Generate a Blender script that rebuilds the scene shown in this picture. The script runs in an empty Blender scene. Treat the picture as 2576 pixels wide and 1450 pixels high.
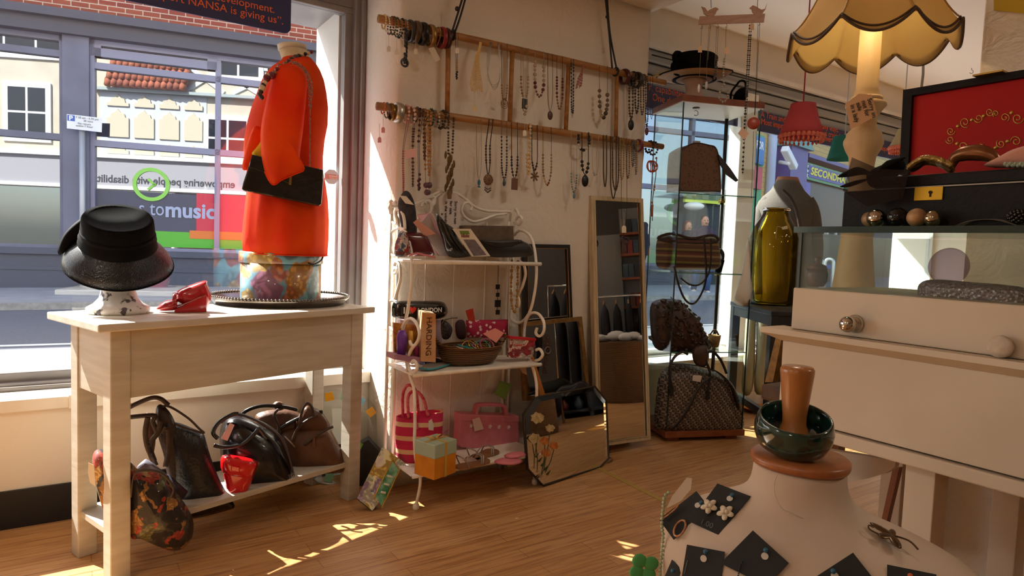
import bpy, math, random
from mathutils import Vector, Matrix
random.seed(7)
PI = math.pi
sc = bpy.context.scene
COL = sc.collection

# ------------------------------------------------------------------ camera
# X runs along the shopfront, Y out to the street, Z up; the eye stands at (0, 0, EYE)
F_PX, PITCH, ROLL, YAW, EYE = 1640.0, 0.062, 0.037, 0.592, 1.05
RIGHT = Vector((math.cos(YAW), -math.sin(YAW), 0))
AHEAD = Vector((math.sin(YAW), math.cos(YAW), 0))
_Rx = Matrix(((1, 0, 0), (0, math.cos(PITCH), -math.sin(PITCH)), (0, math.sin(PITCH), math.cos(PITCH))))
_Rz = Matrix(((math.cos(ROLL), -math.sin(ROLL), 0), (math.sin(ROLL), math.cos(ROLL), 0), (0, 0, 1)))
CAM_R = (_Rz @ _Rx).transposed()
def _w(v):
    return RIGHT * v[0] + AHEAD * v[2] + Vector((0, 0, -v[1]))
_cx, _cy, _cz = (_w(CAM_R @ Vector(a)) for a in ((1, 0, 0), (0, 1, 0), (0, 0, 1)))
cam_data = bpy.data.cameras.new('camera')
cam_data.sensor_width = 36.0
cam_data.lens = F_PX / 2576 * 36.0
cam_data.clip_start = 0.05
cam_data.clip_end = 400
cam = bpy.data.objects.new('camera', cam_data)
COL.objects.link(cam)
m = Matrix.Identity(4)
for i in range(3):
    m[i][0], m[i][1], m[i][2] = _cx[i], -_cy[i], -_cz[i]
m[2][3] = EYE
cam.matrix_world = m
sc.camera = cam

# ------------------------------------------------------------------ light
world = bpy.data.worlds.new('world'); sc.world = world
world.use_nodes = True
wn = world.node_tree
bg = wn.nodes['Background']
sky = wn.nodes.new('ShaderNodeTexSky')
sky.sky_type = 'NISHITA'
sky.sun_disc = False
sky.sun_elevation = math.radians(43)
sky.sun_rotation = math.radians(-30)
sky.air_density = 1.0
sky.dust_density = 2.0
wn.links.new(sky.outputs[0], bg.inputs[0])
bg.inputs[1].default_value = 0.38
SUN_DIR = Vector((0.58, -1.0, -1.08)).normalized()
sun_data = bpy.data.lights.new('sun', 'SUN')
sun_data.energy = 17.0
sun_data.angle = math.radians(0.53)
sun_data.color = (1.0, 0.965, 0.9)
sun = bpy.data.objects.new('sun', sun_data)
COL.objects.link(sun)
sun.rotation_euler = SUN_DIR.to_track_quat('-Z', 'Y').to_euler()
sun.location = (-4, 8, 9)
FILL_LAMPS = [(1.9, 1.3, 2.27), (-1.4, -0.6, 2.27), (-1.5, 1.0, 2.27), (2.3, -0.7, 2.27), (3.6, -0.8, 2.47), (4.6, -1.8, 2.47)]  # lamps out of view, added to brighten the room
FILL_W = 6.5
vs = sc.view_settings
vs.view_transform = 'Standard'
vs.look = 'None'
vs.gamma = 1.0
vs.use_curve_mapping = False
vs.exposure = 0.46
sc.display_settings.display_device = 'sRGB'
cy = sc.cycles
cy.max_bounces = 9
cy.diffuse_bounces = 4
cy.glossy_bounces = 5
cy.transmission_bounces = 8
cy.transparent_max_bounces = 24
cy.caustics_reflective = False
cy.caustics_refractive = False
cy.sample_clamp_indirect = 4.0

# ------------------------------------------------------------------ placing helpers
def ray(px, py):
    return _w(CAM_R @ Vector(((px - 1288) / F_PX, (py - 725) / F_PX, 1.0)))
O = Vector((0, 0, EYE))
def onz(px, py, z=0.0):
    d = ray(px, py); return O + d * ((z - EYE) / d.z)
def ony(px, py, y):
    d = ray(px, py); return O + d * (y / d.y)
def onx(px, py, x):
    d = ray(px, py); return O + d * (x / d.x)
def onp(px, py, p, n):
    d = ray(px, py); p = Vector(p); n = Vector(n)
    return O + d * ((p - O).dot(n) / d.dot(n))
def ond(px, py, dist):
    """the point seen at a pixel, at a horizontal distance from the eye"""
    d = ray(px, py); return O + d * (dist / math.hypot(d.x, d.y))
class Face:
    """an upright plane through p whose normal points back at the eye (turned by yaw, leaned back by lean)"""
    def __init__(s, p, yaw=0.0, lean=0.0):
        s.p = Vector(p)
        h = Vector((s.p.x, s.p.y, 0)).normalized()
        s.back = Matrix.Rotation(yaw, 3, 'Z') @ h
        s.right = Vector((s.back.y, -s.back.x, 0))
        s.up = Vector((0, 0, 1))
        if lean:
            s.up = (s.up * math.cos(lean) + s.back * math.sin(lean)).normalized()
        s.n = s.right.cross(s.up) * -1
        if s.n.dot(s.back) < 0: s.n = -s.n
    def at(s, px, py, off=0.0):
        """off > 0 comes towards the eye"""
        q = onp(px, py, s.p - s.n * off, s.n); return q
    def pts(s, l, off=0.0):
        return [s.at(a, b, off) for a, b in l]

# ------------------------------------------------------------------ materials
def lin(h):
    if not isinstance(h, str): return tuple(h) + (1.0,) if len(h) == 3 else tuple(h)
    h = h.lstrip('#')
    def f(c):
        c /= 255; return c / 12.92 if c <= 0.04045 else ((c + 0.055) / 1.055) ** 2.4
    return tuple(f(int(h[i:i + 2], 16)) for i in (0, 2, 4)) + (1.0,)
class NT:
    def __init__(s, name):
        s.m = bpy.data.materials.new(name); s.m.use_nodes = True
        s.t = s.m.node_tree; s.t.nodes.clear()
        s.out = s.n('OutputMaterial')
    def n(s, kind, **kw):
        x = s.t.nodes.new('ShaderNode' + kind)
        for k, v in kw.items():
            if hasattr(x, k): setattr(x, k, v)
            else: x.inputs[k.replace('_', ' ')].default_value = v
        return x
    def l(s, a, b): s.t.links.new(a, b)
    def coord(s, space='Object', scale=(1, 1, 1), rot=(0, 0, 0)):
        c = s.n('TexCoord'); mp = s.n('Mapping')
        mp.inputs['Scale'].default_value = scale; mp.inputs['Rotation'].default_value = rot
        s.l(c.outputs[space], mp.inputs['Vector']); return mp.outputs[0]
    def ramp(s, fac, stops, interp='LINEAR'):
        r = s.n('ValToRGB'); e = r.color_ramp; e.interpolation = interp
        while len(e.elements) < len(stops): e.elements.new(0.5)
        for x, (p, c) in zip(e.elements, stops): x.position = p; x.color = lin(c)
        s.l(fac, r.inputs[0]); return r.outputs[0]
    def bsdf(s, **kw):
        b = s.n('BsdfPrincipled')
        for k, v in kw.items():
            b.inputs[k].default_value = v
        s.l(b.outputs[0], s.out.inputs[0]); return b
MATS = {}
def mat(name, col, rough=0.5, metal=0.0, col2=None, scale=20.0, detail=3.0, bump=0.0, bscale=None, stretch=(1, 1, 1),
        contrast=(0.35, 0.65), tex='noise', spec=None, coat=0.0, sheen=0.0, trans=0.0, sss=0.0):
    """a principled material, its colour broken by a procedural texture, with optional bump"""
    if name in MATS: return MATS[name]
    t = NT(name)
    b = t.bsdf(Roughness=rough, Metallic=metal)
    b.inputs['Base Color'].default_value = lin(col)
    if spec is not None: b.inputs['Specular IOR Level'].default_value = spec
    if coat: b.inputs['Coat Weight'].default_value = coat; b.inputs['Coat Roughness'].default_value = 0.08
    if sheen: b.inputs['Sheen Weight'].default_value = sheen; b.inputs['Sheen Roughness'].default_value = 0.5
    if sss:
        b.inputs['Subsurface Weight'].default_value = sss; b.inputs['Subsurface Radius'].default_value = (0.02, 0.015, 0.01)
    if trans:
        tl = t.n('BsdfTranslucent'); tl.inputs[0].default_value = lin(col2 or col)
        mx = t.n('MixShader'); mx.inputs[0].default_value = trans
        t.l(b.outputs[0], mx.inputs[1]); t.l(tl.outputs[0], mx.inputs[2]); t.l(mx.outputs[0], t.out.inputs[0])
    if col2 is not None or bump:
        co = t.coord(scale=stretch)
    def texnode(sc_):
        if tex == 'voronoi':
            x = t.n('TexVoronoi'); x.inputs['Scale'].default_value = sc_; t.l(co, x.inputs['Vector']); return x.outputs['Distance']
        if tex == 'wave':
            x = t.n('TexWave'); x.inputs['Scale'].default_value = sc_; x.inputs['Distortion'].default_value = 4; x.inputs['Detail'].default_value = detail
            t.l(co, x.inputs['Vector']); return x.outputs['Fac']
        x = t.n('TexNoise'); x.inputs['Scale'].default_value = sc_; x.inputs['Detail'].default_value = detail
        t.l(co, x.inputs['Vector']); return x.outputs['Fac']
    if col2 is not None:
        t.l(t.ramp(texnode(scale), [(contrast[0], col), (contrast[1], col2)]), b.inputs['Base Color'])
    if bump:
        bp = t.n('Bump'); bp.inputs['Strength'].default_value = bump; bp.inputs['Distance'].default_value = 0.01
        t.l(texnode(bscale or scale), bp.inputs['Height']); t.l(bp.outputs[0], b.inputs['Normal'])
    MATS[name] = t.m
    return t.m
def glass(name, tint=(1, 1, 1), ior=1.45, gain=1.0, rough=0.0):
    """a thin clear sheet: lets light through, mirrors more at grazing angles"""
    if name in MATS: return MATS[name]
    t = NT(name)
    tr = t.n('BsdfTransparent'); tr.inputs[0].default_value = tuple(tint) + (1,)
    gl = t.n('BsdfGlossy'); gl.inputs['Roughness'].default_value = rough
    fr = t.n('Fresnel'); ge = t.n('NewGeometry'); mr = t.n('MapRange')
    mr.inputs[3].default_value = ior; mr.inputs[4].default_value = 1 / ior
    t.l(ge.outputs['Backfacing'], mr.inputs[0]); t.l(mr.outputs[0], fr.inputs[0])
    mm = t.n('Math', operation='MULTIPLY'); mm.inputs[1].default_value = gain
    t.l(fr.outputs[0], mm.inputs[0])
    mx = t.n('MixShader'); t.l(mm.outputs[0], mx.inputs[0]); t.l(tr.outputs[0], mx.inputs[1]); t.l(gl.outputs[0], mx.inputs[2])
    t.l(mx.outputs[0], t.out.inputs[0])
    MATS[name] = t.m
    return t.m

# ------------------------------------------------------------------ mesh building
class MB:
    def __init__(s): s.v = []; s.f = []; s.flat = []
    def add(s, verts, faces, flat=False):
        k = len(s.v); s.v += [Vector(p) for p in verts]
        for f in faces:
            s.f.append(tuple(i + k for i in f)); s.flat.append(flat)
        return s
    def obox(s, c, a, b, h):
        """a box about c with half-vectors a, b, h"""
        c, a, b, h = map(Vector, (c, a, b, h))
        if a.cross(b).dot(h) < 0: a = -a
        P = [c + a * x + b * y + h * z for z in (-1, 1) for y in (-1, 1) for x in (-1, 1)]
        return s.add(P, [(0, 2, 3, 1), (4, 5, 7, 6), (0, 1, 5, 4), (2, 6, 7, 3), (0, 4, 6, 2), (1, 3, 7, 5)], True)
    def box(s, x0, x1, y0, y1, z0, z1):
        return s.obox(((x0 + x1) / 2, (y0 + y1) / 2, (z0 + z1) / 2), ((x1 - x0) / 2, 0, 0), (0, (y1 - y0) / 2, 0), (0, 0, (z1 - z0) / 2))
    def tbox(s, c, a, b, h, ta=0.7, tb=0.7):
        """box whose top is scaled by ta, tb"""
        c, a, b, h = map(Vector, (c, a, b, h))
        P = [c + a * x * (ta if z > 0 else 1) + b * y * (tb if z > 0 else 1) + h * z for z in (-1, 1) for y in (-1, 1) for x in (-1, 1)]
        return s.add(P, [(0, 2, 3, 1), (4, 5, 7, 6), (0, 1, 5, 4), (2, 6, 7, 3), (0, 4, 6, 2), (1, 3, 7, 5)], True)
    def prism(s, poly, vec):
        """the polygon swept by vec"""
        poly = [Vector(p) for p in poly]; vec = Vector(vec); n = len(poly)
        nn = Vector((0, 0, 0))
        for i in range(n): nn += poly[i].cross(poly[(i + 1) % n])
        if nn.dot(vec) > 0: poly = poly[::-1]
        fs = [tuple(range(n)), tuple(range(2 * n - 1, n - 1, -1))]
        fs += [(i, i + n, (i + 1) % n + n, (i + 1) % n) for i in range(n)]
        return s.add(poly + [p + vec for p in poly], fs, True)
    def tube(s, path, r, n=8, closed=False, cap=True):
        path = [Vector(p) for p in path]; N = len(path)
        rr = r if isinstance(r, (list, tuple)) else [r] * N
        T = []
        for i in range(N):
            a = path[(i - 1) % N] if (closed or i > 0) else path[i]
            b = path[(i + 1) % N] if (closed or i < N - 1) else path[i]
            d = b - a
            T.append(d.normalized() if d.length > 1e-9 else Vector((0, 0, 1)))
        up = Vector((0, 0, 1)) if abs(T[0].z) < 0.9 else Vector((1, 0, 0))
        u = T[0].cross(up).normalized(); V = []
        for i in range(N):
            u = (u - T[i] * u.dot(T[i]))
            u = u.normalized() if u.length > 1e-6 else T[i].orthogonal().normalized()
            w = T[i].cross(u)
            V += [path[i] + (u * math.cos(2 * PI * k / n) + w * math.sin(2 * PI * k / n)) * rr[i] for k in range(n)]
        fs = []
        for i in range(N if closed else N - 1):
            j = (i + 1) % N
            fs += [(i * n + k, i * n + (k + 1) % n, j * n + (k + 1) % n, j * n + k) for k in range(n)]
        if cap and not closed:
            fs += [tuple(range(n - 1, -1, -1)), tuple((N - 1) * n + k for k in range(n))]
        return s.add(V, fs)
    def ribbon(s, path, w, t, side):
        """a flat strap of width w along side and thickness t"""
        path = [Vector(p) for p in path]; side = Vector(side).normalized(); N = len(path); V = []
        for i in range(N):
            d = (path[min(i + 1, N - 1)] - path[max(i - 1, 0)]).normalized()
            sd = (side - d * side.dot(d)).normalized(); nn = d.cross(sd)
            V += [path[i] + sd * w / 2 + nn * t / 2, path[i] - sd * w / 2 + nn * t / 2, path[i] - sd * w / 2 - nn * t / 2, path[i] + sd * w / 2 - nn * t / 2]
        fs = [(i * 4 + k, i * 4 + (k + 1) % 4, i * 4 + 4 + (k + 1) % 4, i * 4 + 4 + k) for i in range(N - 1) for k in range(4)]
        fs += [(3, 2, 1, 0), tuple((N - 1) * 4 + k for k in range(4))]
        return s.add(V, fs)
    def rings(s, R, cap0=True, cap1=True, close=False):
        n = len(R[0]); V = [p for r in R for p in r]; fs = []
        m_ = len(R)
        for i in range(m_ if close else m_ - 1):
            j = (i + 1) % m_
            fs += [(i * n + k, i * n + (k + 1) % n, j * n + (k + 1) % n, j * n + k) for k in range(n)]
        if not close:
            if cap0: fs.append(tuple(range(n - 1, -1, -1)))
            if cap1: fs.append(tuple((m_ - 1) * n + k for k in range(n)))
        return s.add(V, fs)
    def lathe(s, prof, o, n=32, up=(0, 0, 1), cap0=True, cap1=True, wob=None):
        o = Vector(o); up = Vector(up).normalized()
        a = up.orthogonal().normalized() if abs(up.z) < 0.999 else Vector((1, 0, 0)); b = up.cross(a)
        R = []
        for i, (r, z) in enumerate(prof):
            R.append([o + up * z + (a * math.cos(2 * PI * k / n) + b * math.sin(2 * PI * k / n)) * (r * (wob(k / n, i) if wob else 1)) for k in range(n)])
        return s.rings(R, cap0, cap1)
    def ball(s, c, r, n=10, m=6, sc=(1, 1, 1), axes=None):
        c = Vector(c)
        ax = axes or (Vector((1, 0, 0)), Vector((0, 1, 0)), Vector((0, 0, 1)))
        V = []; fs = []
        for i in range(1, m):
            th = PI * i / m
            for k in range(n):
                ph = 2 * PI * k / n
                V.append(c + ax[0] * (r * sc[0] * math.sin(th) * math.cos(ph)) + ax[1] * (r * sc[1] * math.sin(th) * math.sin(ph)) - ax[2] * (r * sc[2] * math.cos(th)))
        V += [c - ax[2] * r * sc[2], c + ax[2] * r * sc[2]]
        for i in range(m - 2):
            fs += [(i * n + k, i * n + (k + 1) % n, i * n + n + (k + 1) % n, i * n + n + k) for k in range(n)]
        a = len(V) - 2
        fs += [(a, (k + 1) % n, k) for k in range(n)] + [(a + 1, (m - 2) * n + k, (m - 2) * n + (k + 1) % n) for k in range(n)]
        return s.add(V, fs)
    def torus(s, c, R, r, up=(0, 0, 1), n=24, k=8, sq=1.0):
        up = Vector(up).normalized(); a = up.orthogonal().normalized(); b = up.cross(a); c = Vector(c)
        rg = []
        for i in range(n):
            th = 2 * PI * i / n; e = a * math.cos(th) + b * math.sin(th)
            rg.append([c + e * (R + r * math.cos(2 * PI * j / k)) + up * (r * sq * math.sin(2 * PI * j / k)) for j in range(k)])
        return s.rings(rg, close=True)
    def puff(s, outline, n, thick, rings=6, power=0.5, back=0.6):
        """a filled cushion: the outline swells to thick along n in the middle, and to back*thick behind"""
        n = Vector(n).normalized(); P = [Vector(p) for p in outline]; k = len(P)
        c = sum(P, Vector()) / k
        nn = Vector()
        for i in range(k): nn += (P[i] - c).cross(P[(i + 1) % k] - c)
        if nn.dot(n) < 0: P = P[::-1]
        R = []
        for sgn, mul in ((-1, back), (1, 1)):
            ts = [i / rings for i in range(1, rings + 1)] if sgn < 0 else [i / rings for i in range(rings - 1, 0, -1)]
            for t in ts:
                h = sgn * mul * thick * (1 - t ** 2) ** power if t < 1 else 0
                R.append([c + (p - c) * t + n * h for p in P])
        s.rings(R, False, False)
        base = len(s.v) - len(R) * k
        s.add([c - n * thick * back, c + n * thick], [])
        b0 = len(s.v) - 2
        for i in range(k):
            s.f.append((b0, base + (i + 1) % k, base + i)); s.flat.append(False)
            e = base + (len(R) - 1) * k
            s.f.append((b0 + 1, e + i, e + (i + 1) % k)); s.flat.append(False)
        return s
    def sheet(s, fn, nu, nv, thick=0.0):
        """a surface fn(u, v), both 0..1, given thickness along its normals"""
        P = [[Vector(fn(i / nu, j / nv)) for i in range(nu + 1)] for j in range(nv + 1)]
        V = [p for row in P for p in row]; w = nu + 1
        q = [(j * w + i, j * w + i + 1, (j + 1) * w + i + 1, (j + 1) * w + i) for j in range(nv) for i in range(nu)]
        if not thick: return s.add(V, q)
        N = []
        for j in range(nv + 1):
            for i in range(nu + 1):
                a = P[j][min(i + 1, nu)] - P[j][max(i - 1, 0)]; b = P[min(j + 1, nv)][i] - P[max(j - 1, 0)][i]
                c = a.cross(b); N.append(c.normalized() if c.length > 1e-12 else Vector((0, 0, 1)))
        K = len(V)
        V2 = V + [p - x * thick for p, x in zip(V, N)]
        f2 = q + [tuple(i + K for i in reversed(f)) for f in q]
        edge = [j * 1 for j in range(w)] + [j * w + nu for j in range(1, nv + 1)] + [nv * w + i for i in range(nu - 1, -1, -1)] + [j * w for j in range(nv - 1, 0, -1)]
        f2 += [(edge[i], edge[i - 1], edge[i - 1] + K, edge[i] + K)[::-1] for i in range(len(edge))]
        return s.add(V2, f2)
def smooth_path(pts, sub=6, closed=False):
    """a Catmull-Rom curve through the points"""
    P = [Vector(p) for p in pts]; n = len(P); out = []
    rng = range(n) if closed else range(n - 1)
    for i in rng:
        if closed: a, b, c, d = P[i - 1], P[i], P[(i + 1) % n], P[(i + 2) % n]
        else: a, b, c, d = P[max(i - 1, 0)], P[i], P[i + 1], P[min(i + 2, n - 1)]
        for k in range(sub):
            t = k / sub
            out.append(0.5 * ((2 * b) + (c - a) * t + (2 * a - 5 * b + 4 * c - d) * t * t + (3 * b - a - 3 * c + d) * t ** 3))
    if not closed: out.append(P[-1])
    return out
def ellipse_ring(c, a, b, n=28, p=2.0):
    """superellipse ring about c with half-axis vectors a, b"""
    c, a, b = Vector(c), Vector(a), Vector(b); R = []
    for k in range(n):
        th = 2 * PI * k / n; x, y = math.cos(th), math.sin(th)
        R.append(c + a * (math.copysign(abs(x) ** (2 / p), x)) + b * (math.copysign(abs(y) ** (2 / p), y)))
    return R

# ------------------------------------------------------------------ linking
ROOT = {}
def _link(name, mb, material, base, parent=None, smooth=True, bevel=0.0, solid=0.0, sub=0):
    me = bpy.data.meshes.new(name)
    me.from_pydata([tuple(v - base) for v in mb.v], [], mb.f)
    me.polygons.foreach_set('use_smooth', [smooth and not fl for fl in mb.flat])
    me.materials.append(material)
    me.validate(); me.update()
    o = bpy.data.objects.new(name, me); COL.objects.link(o)
    if solid:
        sm = o.modifiers.new('s', 'SOLIDIFY'); sm.thickness = solid
    if bevel:
        b = o.modifiers.new('b', 'BEVEL'); b.width = bevel; b.segments = 2; b.limit_method = 'ANGLE'; b.angle_limit = math.radians(40)
    if sub:
        x = o.modifiers.new('u', 'SUBSURF'); x.levels = sub; x.render_levels = sub
    if parent is not None: o.parent = parent
    return o
def part(name, mb, material, parent, label=None, kind=None, **kw):
    root = parent
    while root.parent is not None: root = root.parent
    o = _link(name, mb, material, ROOT[root.name], parent, **kw)
    if label: o['label'] = label
    if kind: o['kind'] = kind
    return o
def thing(name, label, cat, loc, group=None):
    o = bpy.data.objects.new(name, None); COL.objects.link(o)
    o.location = loc; o['label'] = label; o['category'] = cat
    o.empty_display_size = 0.05
    if group: o['group'] = group
    ROOT[o.name] = Vector(loc)
    return o
def _base(mb):
    xs = [v.x for v in mb.v]; ys = [v.y for v in mb.v]; zs = [v.z for v in mb.v]
    return Vector(((min(xs) + max(xs)) / 2, (min(ys) + max(ys)) / 2, min(zs)))
def single(name, mb, material, label, cat, group=None, kind=None, **kw):
    b = _base(mb)
    o = _link(name, mb, material, b, None, **kw)
    o.location = b; o['label'] = label; o['category'] = cat
    if group: o['group'] = group
    if kind: o['kind'] = kind
    ROOT[o.name] = b
    return o
def struct(name, mb, material, **kw):
    b = _base(mb)
    o = _link(name, mb, material, b, None, **kw)
    o.location = b; o['kind'] = 'structure'
    ROOT[o.name] = b
    return o
def lettering(name, s, material, parent, origin, xdir, ydir, size, align='LEFT', depth=0.0008, squeeze=1.0, font=None, shear=0.0, bold=0.0):
    """raised letters whose baseline starts at origin and runs along xdir"""
    cu = bpy.data.curves.new(name, 'FONT'); cu.body = s; cu.size = size; cu.align_x = align
    cu.extrude = 0.0; cu.resolution_u = 3; cu.shear = shear; cu.offset = bold
    cu.extrude = depth
    t = bpy.data.objects.new(name, cu); COL.objects.link(t)
    dg = bpy.context.evaluated_depsgraph_get()
    me = bpy.data.meshes.new_from_object(t.evaluated_get(dg))
    bpy.data.objects.remove(t); bpy.data.curves.remove(cu)
    x = Vector(xdir).normalized(); y = Vector(ydir).normalized(); z = x.cross(y)
    mb = MB(); o = Vector(origin)
    mb.add([o + x * (v.co.x * squeeze) + y * v.co.y + z * v.co.z for v in me.vertices], [tuple(p.vertices) for p in me.polygons], True)
    bpy.data.meshes.remove(me)
    return part(name, mb, material, parent)
def copy_tree(o, parent=None):
    c = o.copy(); COL.objects.link(c)
    if parent is not None: c.parent = parent
    for ch in list(o.children): copy_tree(ch, c)
    if o.name in ROOT: ROOT[c.name] = ROOT[o.name].copy()
    return c
# ================================================================== the room
def plaster(name, col, col2, strength=0.5, sc_=14.0):
    t = NT(name); b = t.bsdf(Roughness=0.85)
    b.inputs['Specular IOR Level'].default_value = 0.25
    co = t.coord()
    n1 = t.n('TexNoise', Scale=sc_, Detail=4.0, Distortion=2.2); t.l(co, n1.inputs['Vector'])
    n2 = t.n('TexNoise', Scale=2.2, Detail=2.0); t.l(co, n2.inputs['Vector'])
    t.l(t.ramp(n2.outputs['Fac'], [(0.3, col), (0.7, col2)]), b.inputs['Base Color'])
    bp = t.n('Bump', Strength=strength, Distance=0.007)
    t.l(n1.outputs['Fac'], bp.inputs['Height']); t.l(bp.outputs[0], b.inputs['Normal'])
    return t.m
def planks(name):
    t = NT(name); b = t.bsdf(Roughness=0.38)
    b.inputs['Specular IOR Level'].default_value = 0.35
    co = t.coord()
    br = t.n('TexBrick', Scale=1.0)
    br.offset = 0.37; br.squash = 1.0
    for k, v in (('Color1', '#c4915c'), ('Color2', '#d0a06c'), ('Mortar', '#a87848')): br.inputs[k].default_value = lin(v)
    br.inputs['Mortar Size'].default_value = 0.0016; br.inputs['Brick Width'].default_value = 0.62; br.inputs['Row Height'].default_value = 0.066
    br.inputs['Bias'].default_value = 0.0
    t.l(co, br.inputs['Vector'])
    c2 = t.coord(scale=(3, 46, 1)); g = t.n('TexNoise', Scale=1.6, Detail=5.0, Distortion=0.6); t.l(c2, g.inputs['Vector'])
    gr = t.ramp(g.outputs['Fac'], [(0.32, '#a57a55'), (0.55, '#ffffff'), (0.8, '#ecd6b8')])
    mx = t.n('MixRGB', blend_type='MULTIPLY'); mx.inputs[0].default_value = 0.55
    t.l(br.outputs['Color'], mx.inputs[1]); t.l(gr, mx.inputs[2]); t.l(mx.outputs[0], b.inputs['Base Color'])
    return t.m
M_PLASTER = plaster('pier plaster', '#e6ddd0', '#dfd4c5', 0.85, 13)
M_WALL = plaster('painted wall', '#efe5d8', '#eadfd0', 0.12, 30)
M_CEIL = mat('ceiling paint', '#f0ece6', 0.9)
M_TRIMW = mat('white gloss trim', '#f2ece2', 0.35, col2='#e8dfd2', scale=6)
M_FRAME = mat('grey window frame', '#8f8b8a', 0.45, col2='#7f7b7c', scale=5)
M_GLASS = glass('window glass', (0.97, 0.985, 0.98), 1.5, 1.6)

mb = MB().box(-2.6, 8.1, -4.1, 2.83, -0.12, 0.0); struct('floor', mb, planks('laminate floor'), smooth=False)
# low walls under the windows with their sills
struct('wall_window_left', MB().box(-2.6, 1.12, 2.82, 3.1, 0, 0.44), M_WALL, smooth=False)
struct('trim_1', MB().box(-2.6, 1.118, 2.80, 2.955, 0.415, 0.458), M_TRIMW, bevel=0.003)
struct('trim_2', MB().box(-0.02, 1.119, 2.793, 2.86, 0.413, 0.462), M_TRIMW, bevel=0.002)
struct('baseboard_left', MB().box(-2.6, 1.12, 2.808, 2.82, 0, 0.135), mat('black skirting', '#16171a', 0.5), smooth=False)
struct('wall_window_right', MB().box(2.5, 8.1, 2.82, 3.1, 0, 0.35), M_WALL, smooth=False)
struct('trim_3', MB().box(2.5, 8.1, 2.795, 2.97, 0.33, 0.372), M_TRIMW, bevel=0.003)
struct('baseboard_right', MB().box(2.5, 8.1, 2.81, 2.82, 0, 0.1), M_TRIMW, smooth=False)
# the pier between the two windows
def pier_shape():
    """upright pier with a slightly wandering hand-plastered arris"""
    m_ = MB(); R = []
    rnd = random.Random(3)
    for i in range(41):
        z = 2.34 * i / 40
        j = rnd.uniform(-0.0035, 0.0035); k = rnd.uniform(-0.003, 0.003)
        R.append([(1.12, 3.06, z), (1.12, 2.575 + k, z), (1.128 + j * .5, 2.561 + j, z), (1.145, 2.555, z), (2.52, 2.555, z), (2.541 - k, 2.559, z), (2.546, 2.58 + j, z), (2.546, 3.06, z)])
    return m_.rings([[Vector(p) for p in r] for r in R])
struct('wall_pier', pier_shape(), M_PLASTER)
struct('wall_pier_outside', MB().box(1.03, 2.62, 3.06, 3.4, -0.1, 2.2), mat('outside white masonry', '#e9e6e1', 0.8, bump=0.15, bscale=40), smooth=False)
struct('ceiling', MB().box(-2.6, 2.556, -4.1, 3.06, 2.328, 2.7), M_PLASTER, smooth=False)
struct('ceiling_bay', MB().box(2.556, 8.1, -4.1, 3.06, 2.56, 2.7), M_CEIL, smooth=False)
struct('wall_left', MB().box(-2.7, -2.6, -4.1, 3.4, 0, 2.7), M_WALL, smooth=False)
struct('wall_right', MB().box(8.0, 8.1, -4.1, 3.4, 0, 2.7), M_WALL, smooth=False)
struct('wall_back', MB().box(-2.6, 8.1, -4.1, -4.0, 0, 2.7), M_WALL, smooth=False)
# heads of the windows
struct('wall_head_left', MB().box(-2.6, 1.12, 3.0, 3.4, 2.125, 2.4), M_FRAME, smooth=False)
struct('wall_head_right', MB().box(2.546, 8.1, 2.95, 3.4, 2.31, 2.7), M_WALL, smooth=False)
struct('trim_4', MB().box(2.546, 8.05, 2.925, 2.95, 2.305, 2.335), M_TRIMW, smooth=False)
m_ = MB()
for y0, y1, z0, z1 in ((2.96, 3.12, 2.235, 2.31), (2.985, 3.12, 2.17, 2.235), (3.0, 3.12, 2.10, 2.17)):
    m_.box(2.6, 8.0, y0, y1, z0, z1 - 0.006)
struct('trim_5', m_, mat('grey shutter box', '#9b9a98', 0.4), bevel=0.012)
# the sunlit front outside, above the shop
# window 1: frame, pane
def window(name, x0, x1, z0, z1, y, posts=(), fw=0.05, mat_=None):
    m_ = MB()
    m_.box(x0, x1, y - .03, y + .03, z0, z0 + .045)
    m_.box(x0, x1, y - .03, y + .03, z1 - .03, z1)
    for a, b in ((x0, x0 + fw), (x1 - fw, x1)) + tuple(posts): m_.box(a, b, y - .03, y + .03, z0 + .045, z1 - .03)
    m_.box(x0, x1, y - .06, y - .03, z0 - .035, z0 + .012)
    w = struct(name, m_, mat_ or M_FRAME, bevel=0.003)
    xs = [x0 + fw] + [v for p in posts for v in p] + [x1 - fw]
    for a, b in zip(xs[::2], xs[1::2]):
        part('pane', MB().box(a, b, y - .003, y + .003, z0 + .045, z1 - .03), M_GLASS, w, smooth=False)
    return w
window('window_1', -2.55, 1.085, 0.475, 2.13, 3.03, fw=0.045)
struct('trim_6', MB().box(1.075, 1.12, 2.965, 3.06, 0.45, 2.33).box(1.10, 1.12, 2.94, 2.965, 0.45, 2.33), M_FRAME, bevel=0.004)
struct('trim_7', MB().box(-2.6, 1.1, 2.955, 3.0, 0.44, 0.475), mat('worn grey sill', '#a49c98', 0.6, col2='#75706c', scale=9, stretch=(0.3, 3, 3)), bevel=0.006)
struct('wall_end_right', MB().box(6.95, 8.1, 2.72, 3.4, 0, 2.31), M_WALL, smooth=False)
window('window_2', 2.56, 6.96, 0.37, 2.31, 3.03, posts=((3.885, 4.05),), mat_=mat('pale window frame', '#d9d6d2', 0.4))
struct('trim_8', MB().box(3.88, 4.06, 2.97, 3.07, 0.36, 2.2), M_TRIMW, bevel=0.004)
# square plastered column close by on the right
struct('wall_column', MB().box(2.0, 2.55, 0.20, 0.787, 0, 2.33), M_PLASTER, bevel=0.004)

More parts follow.
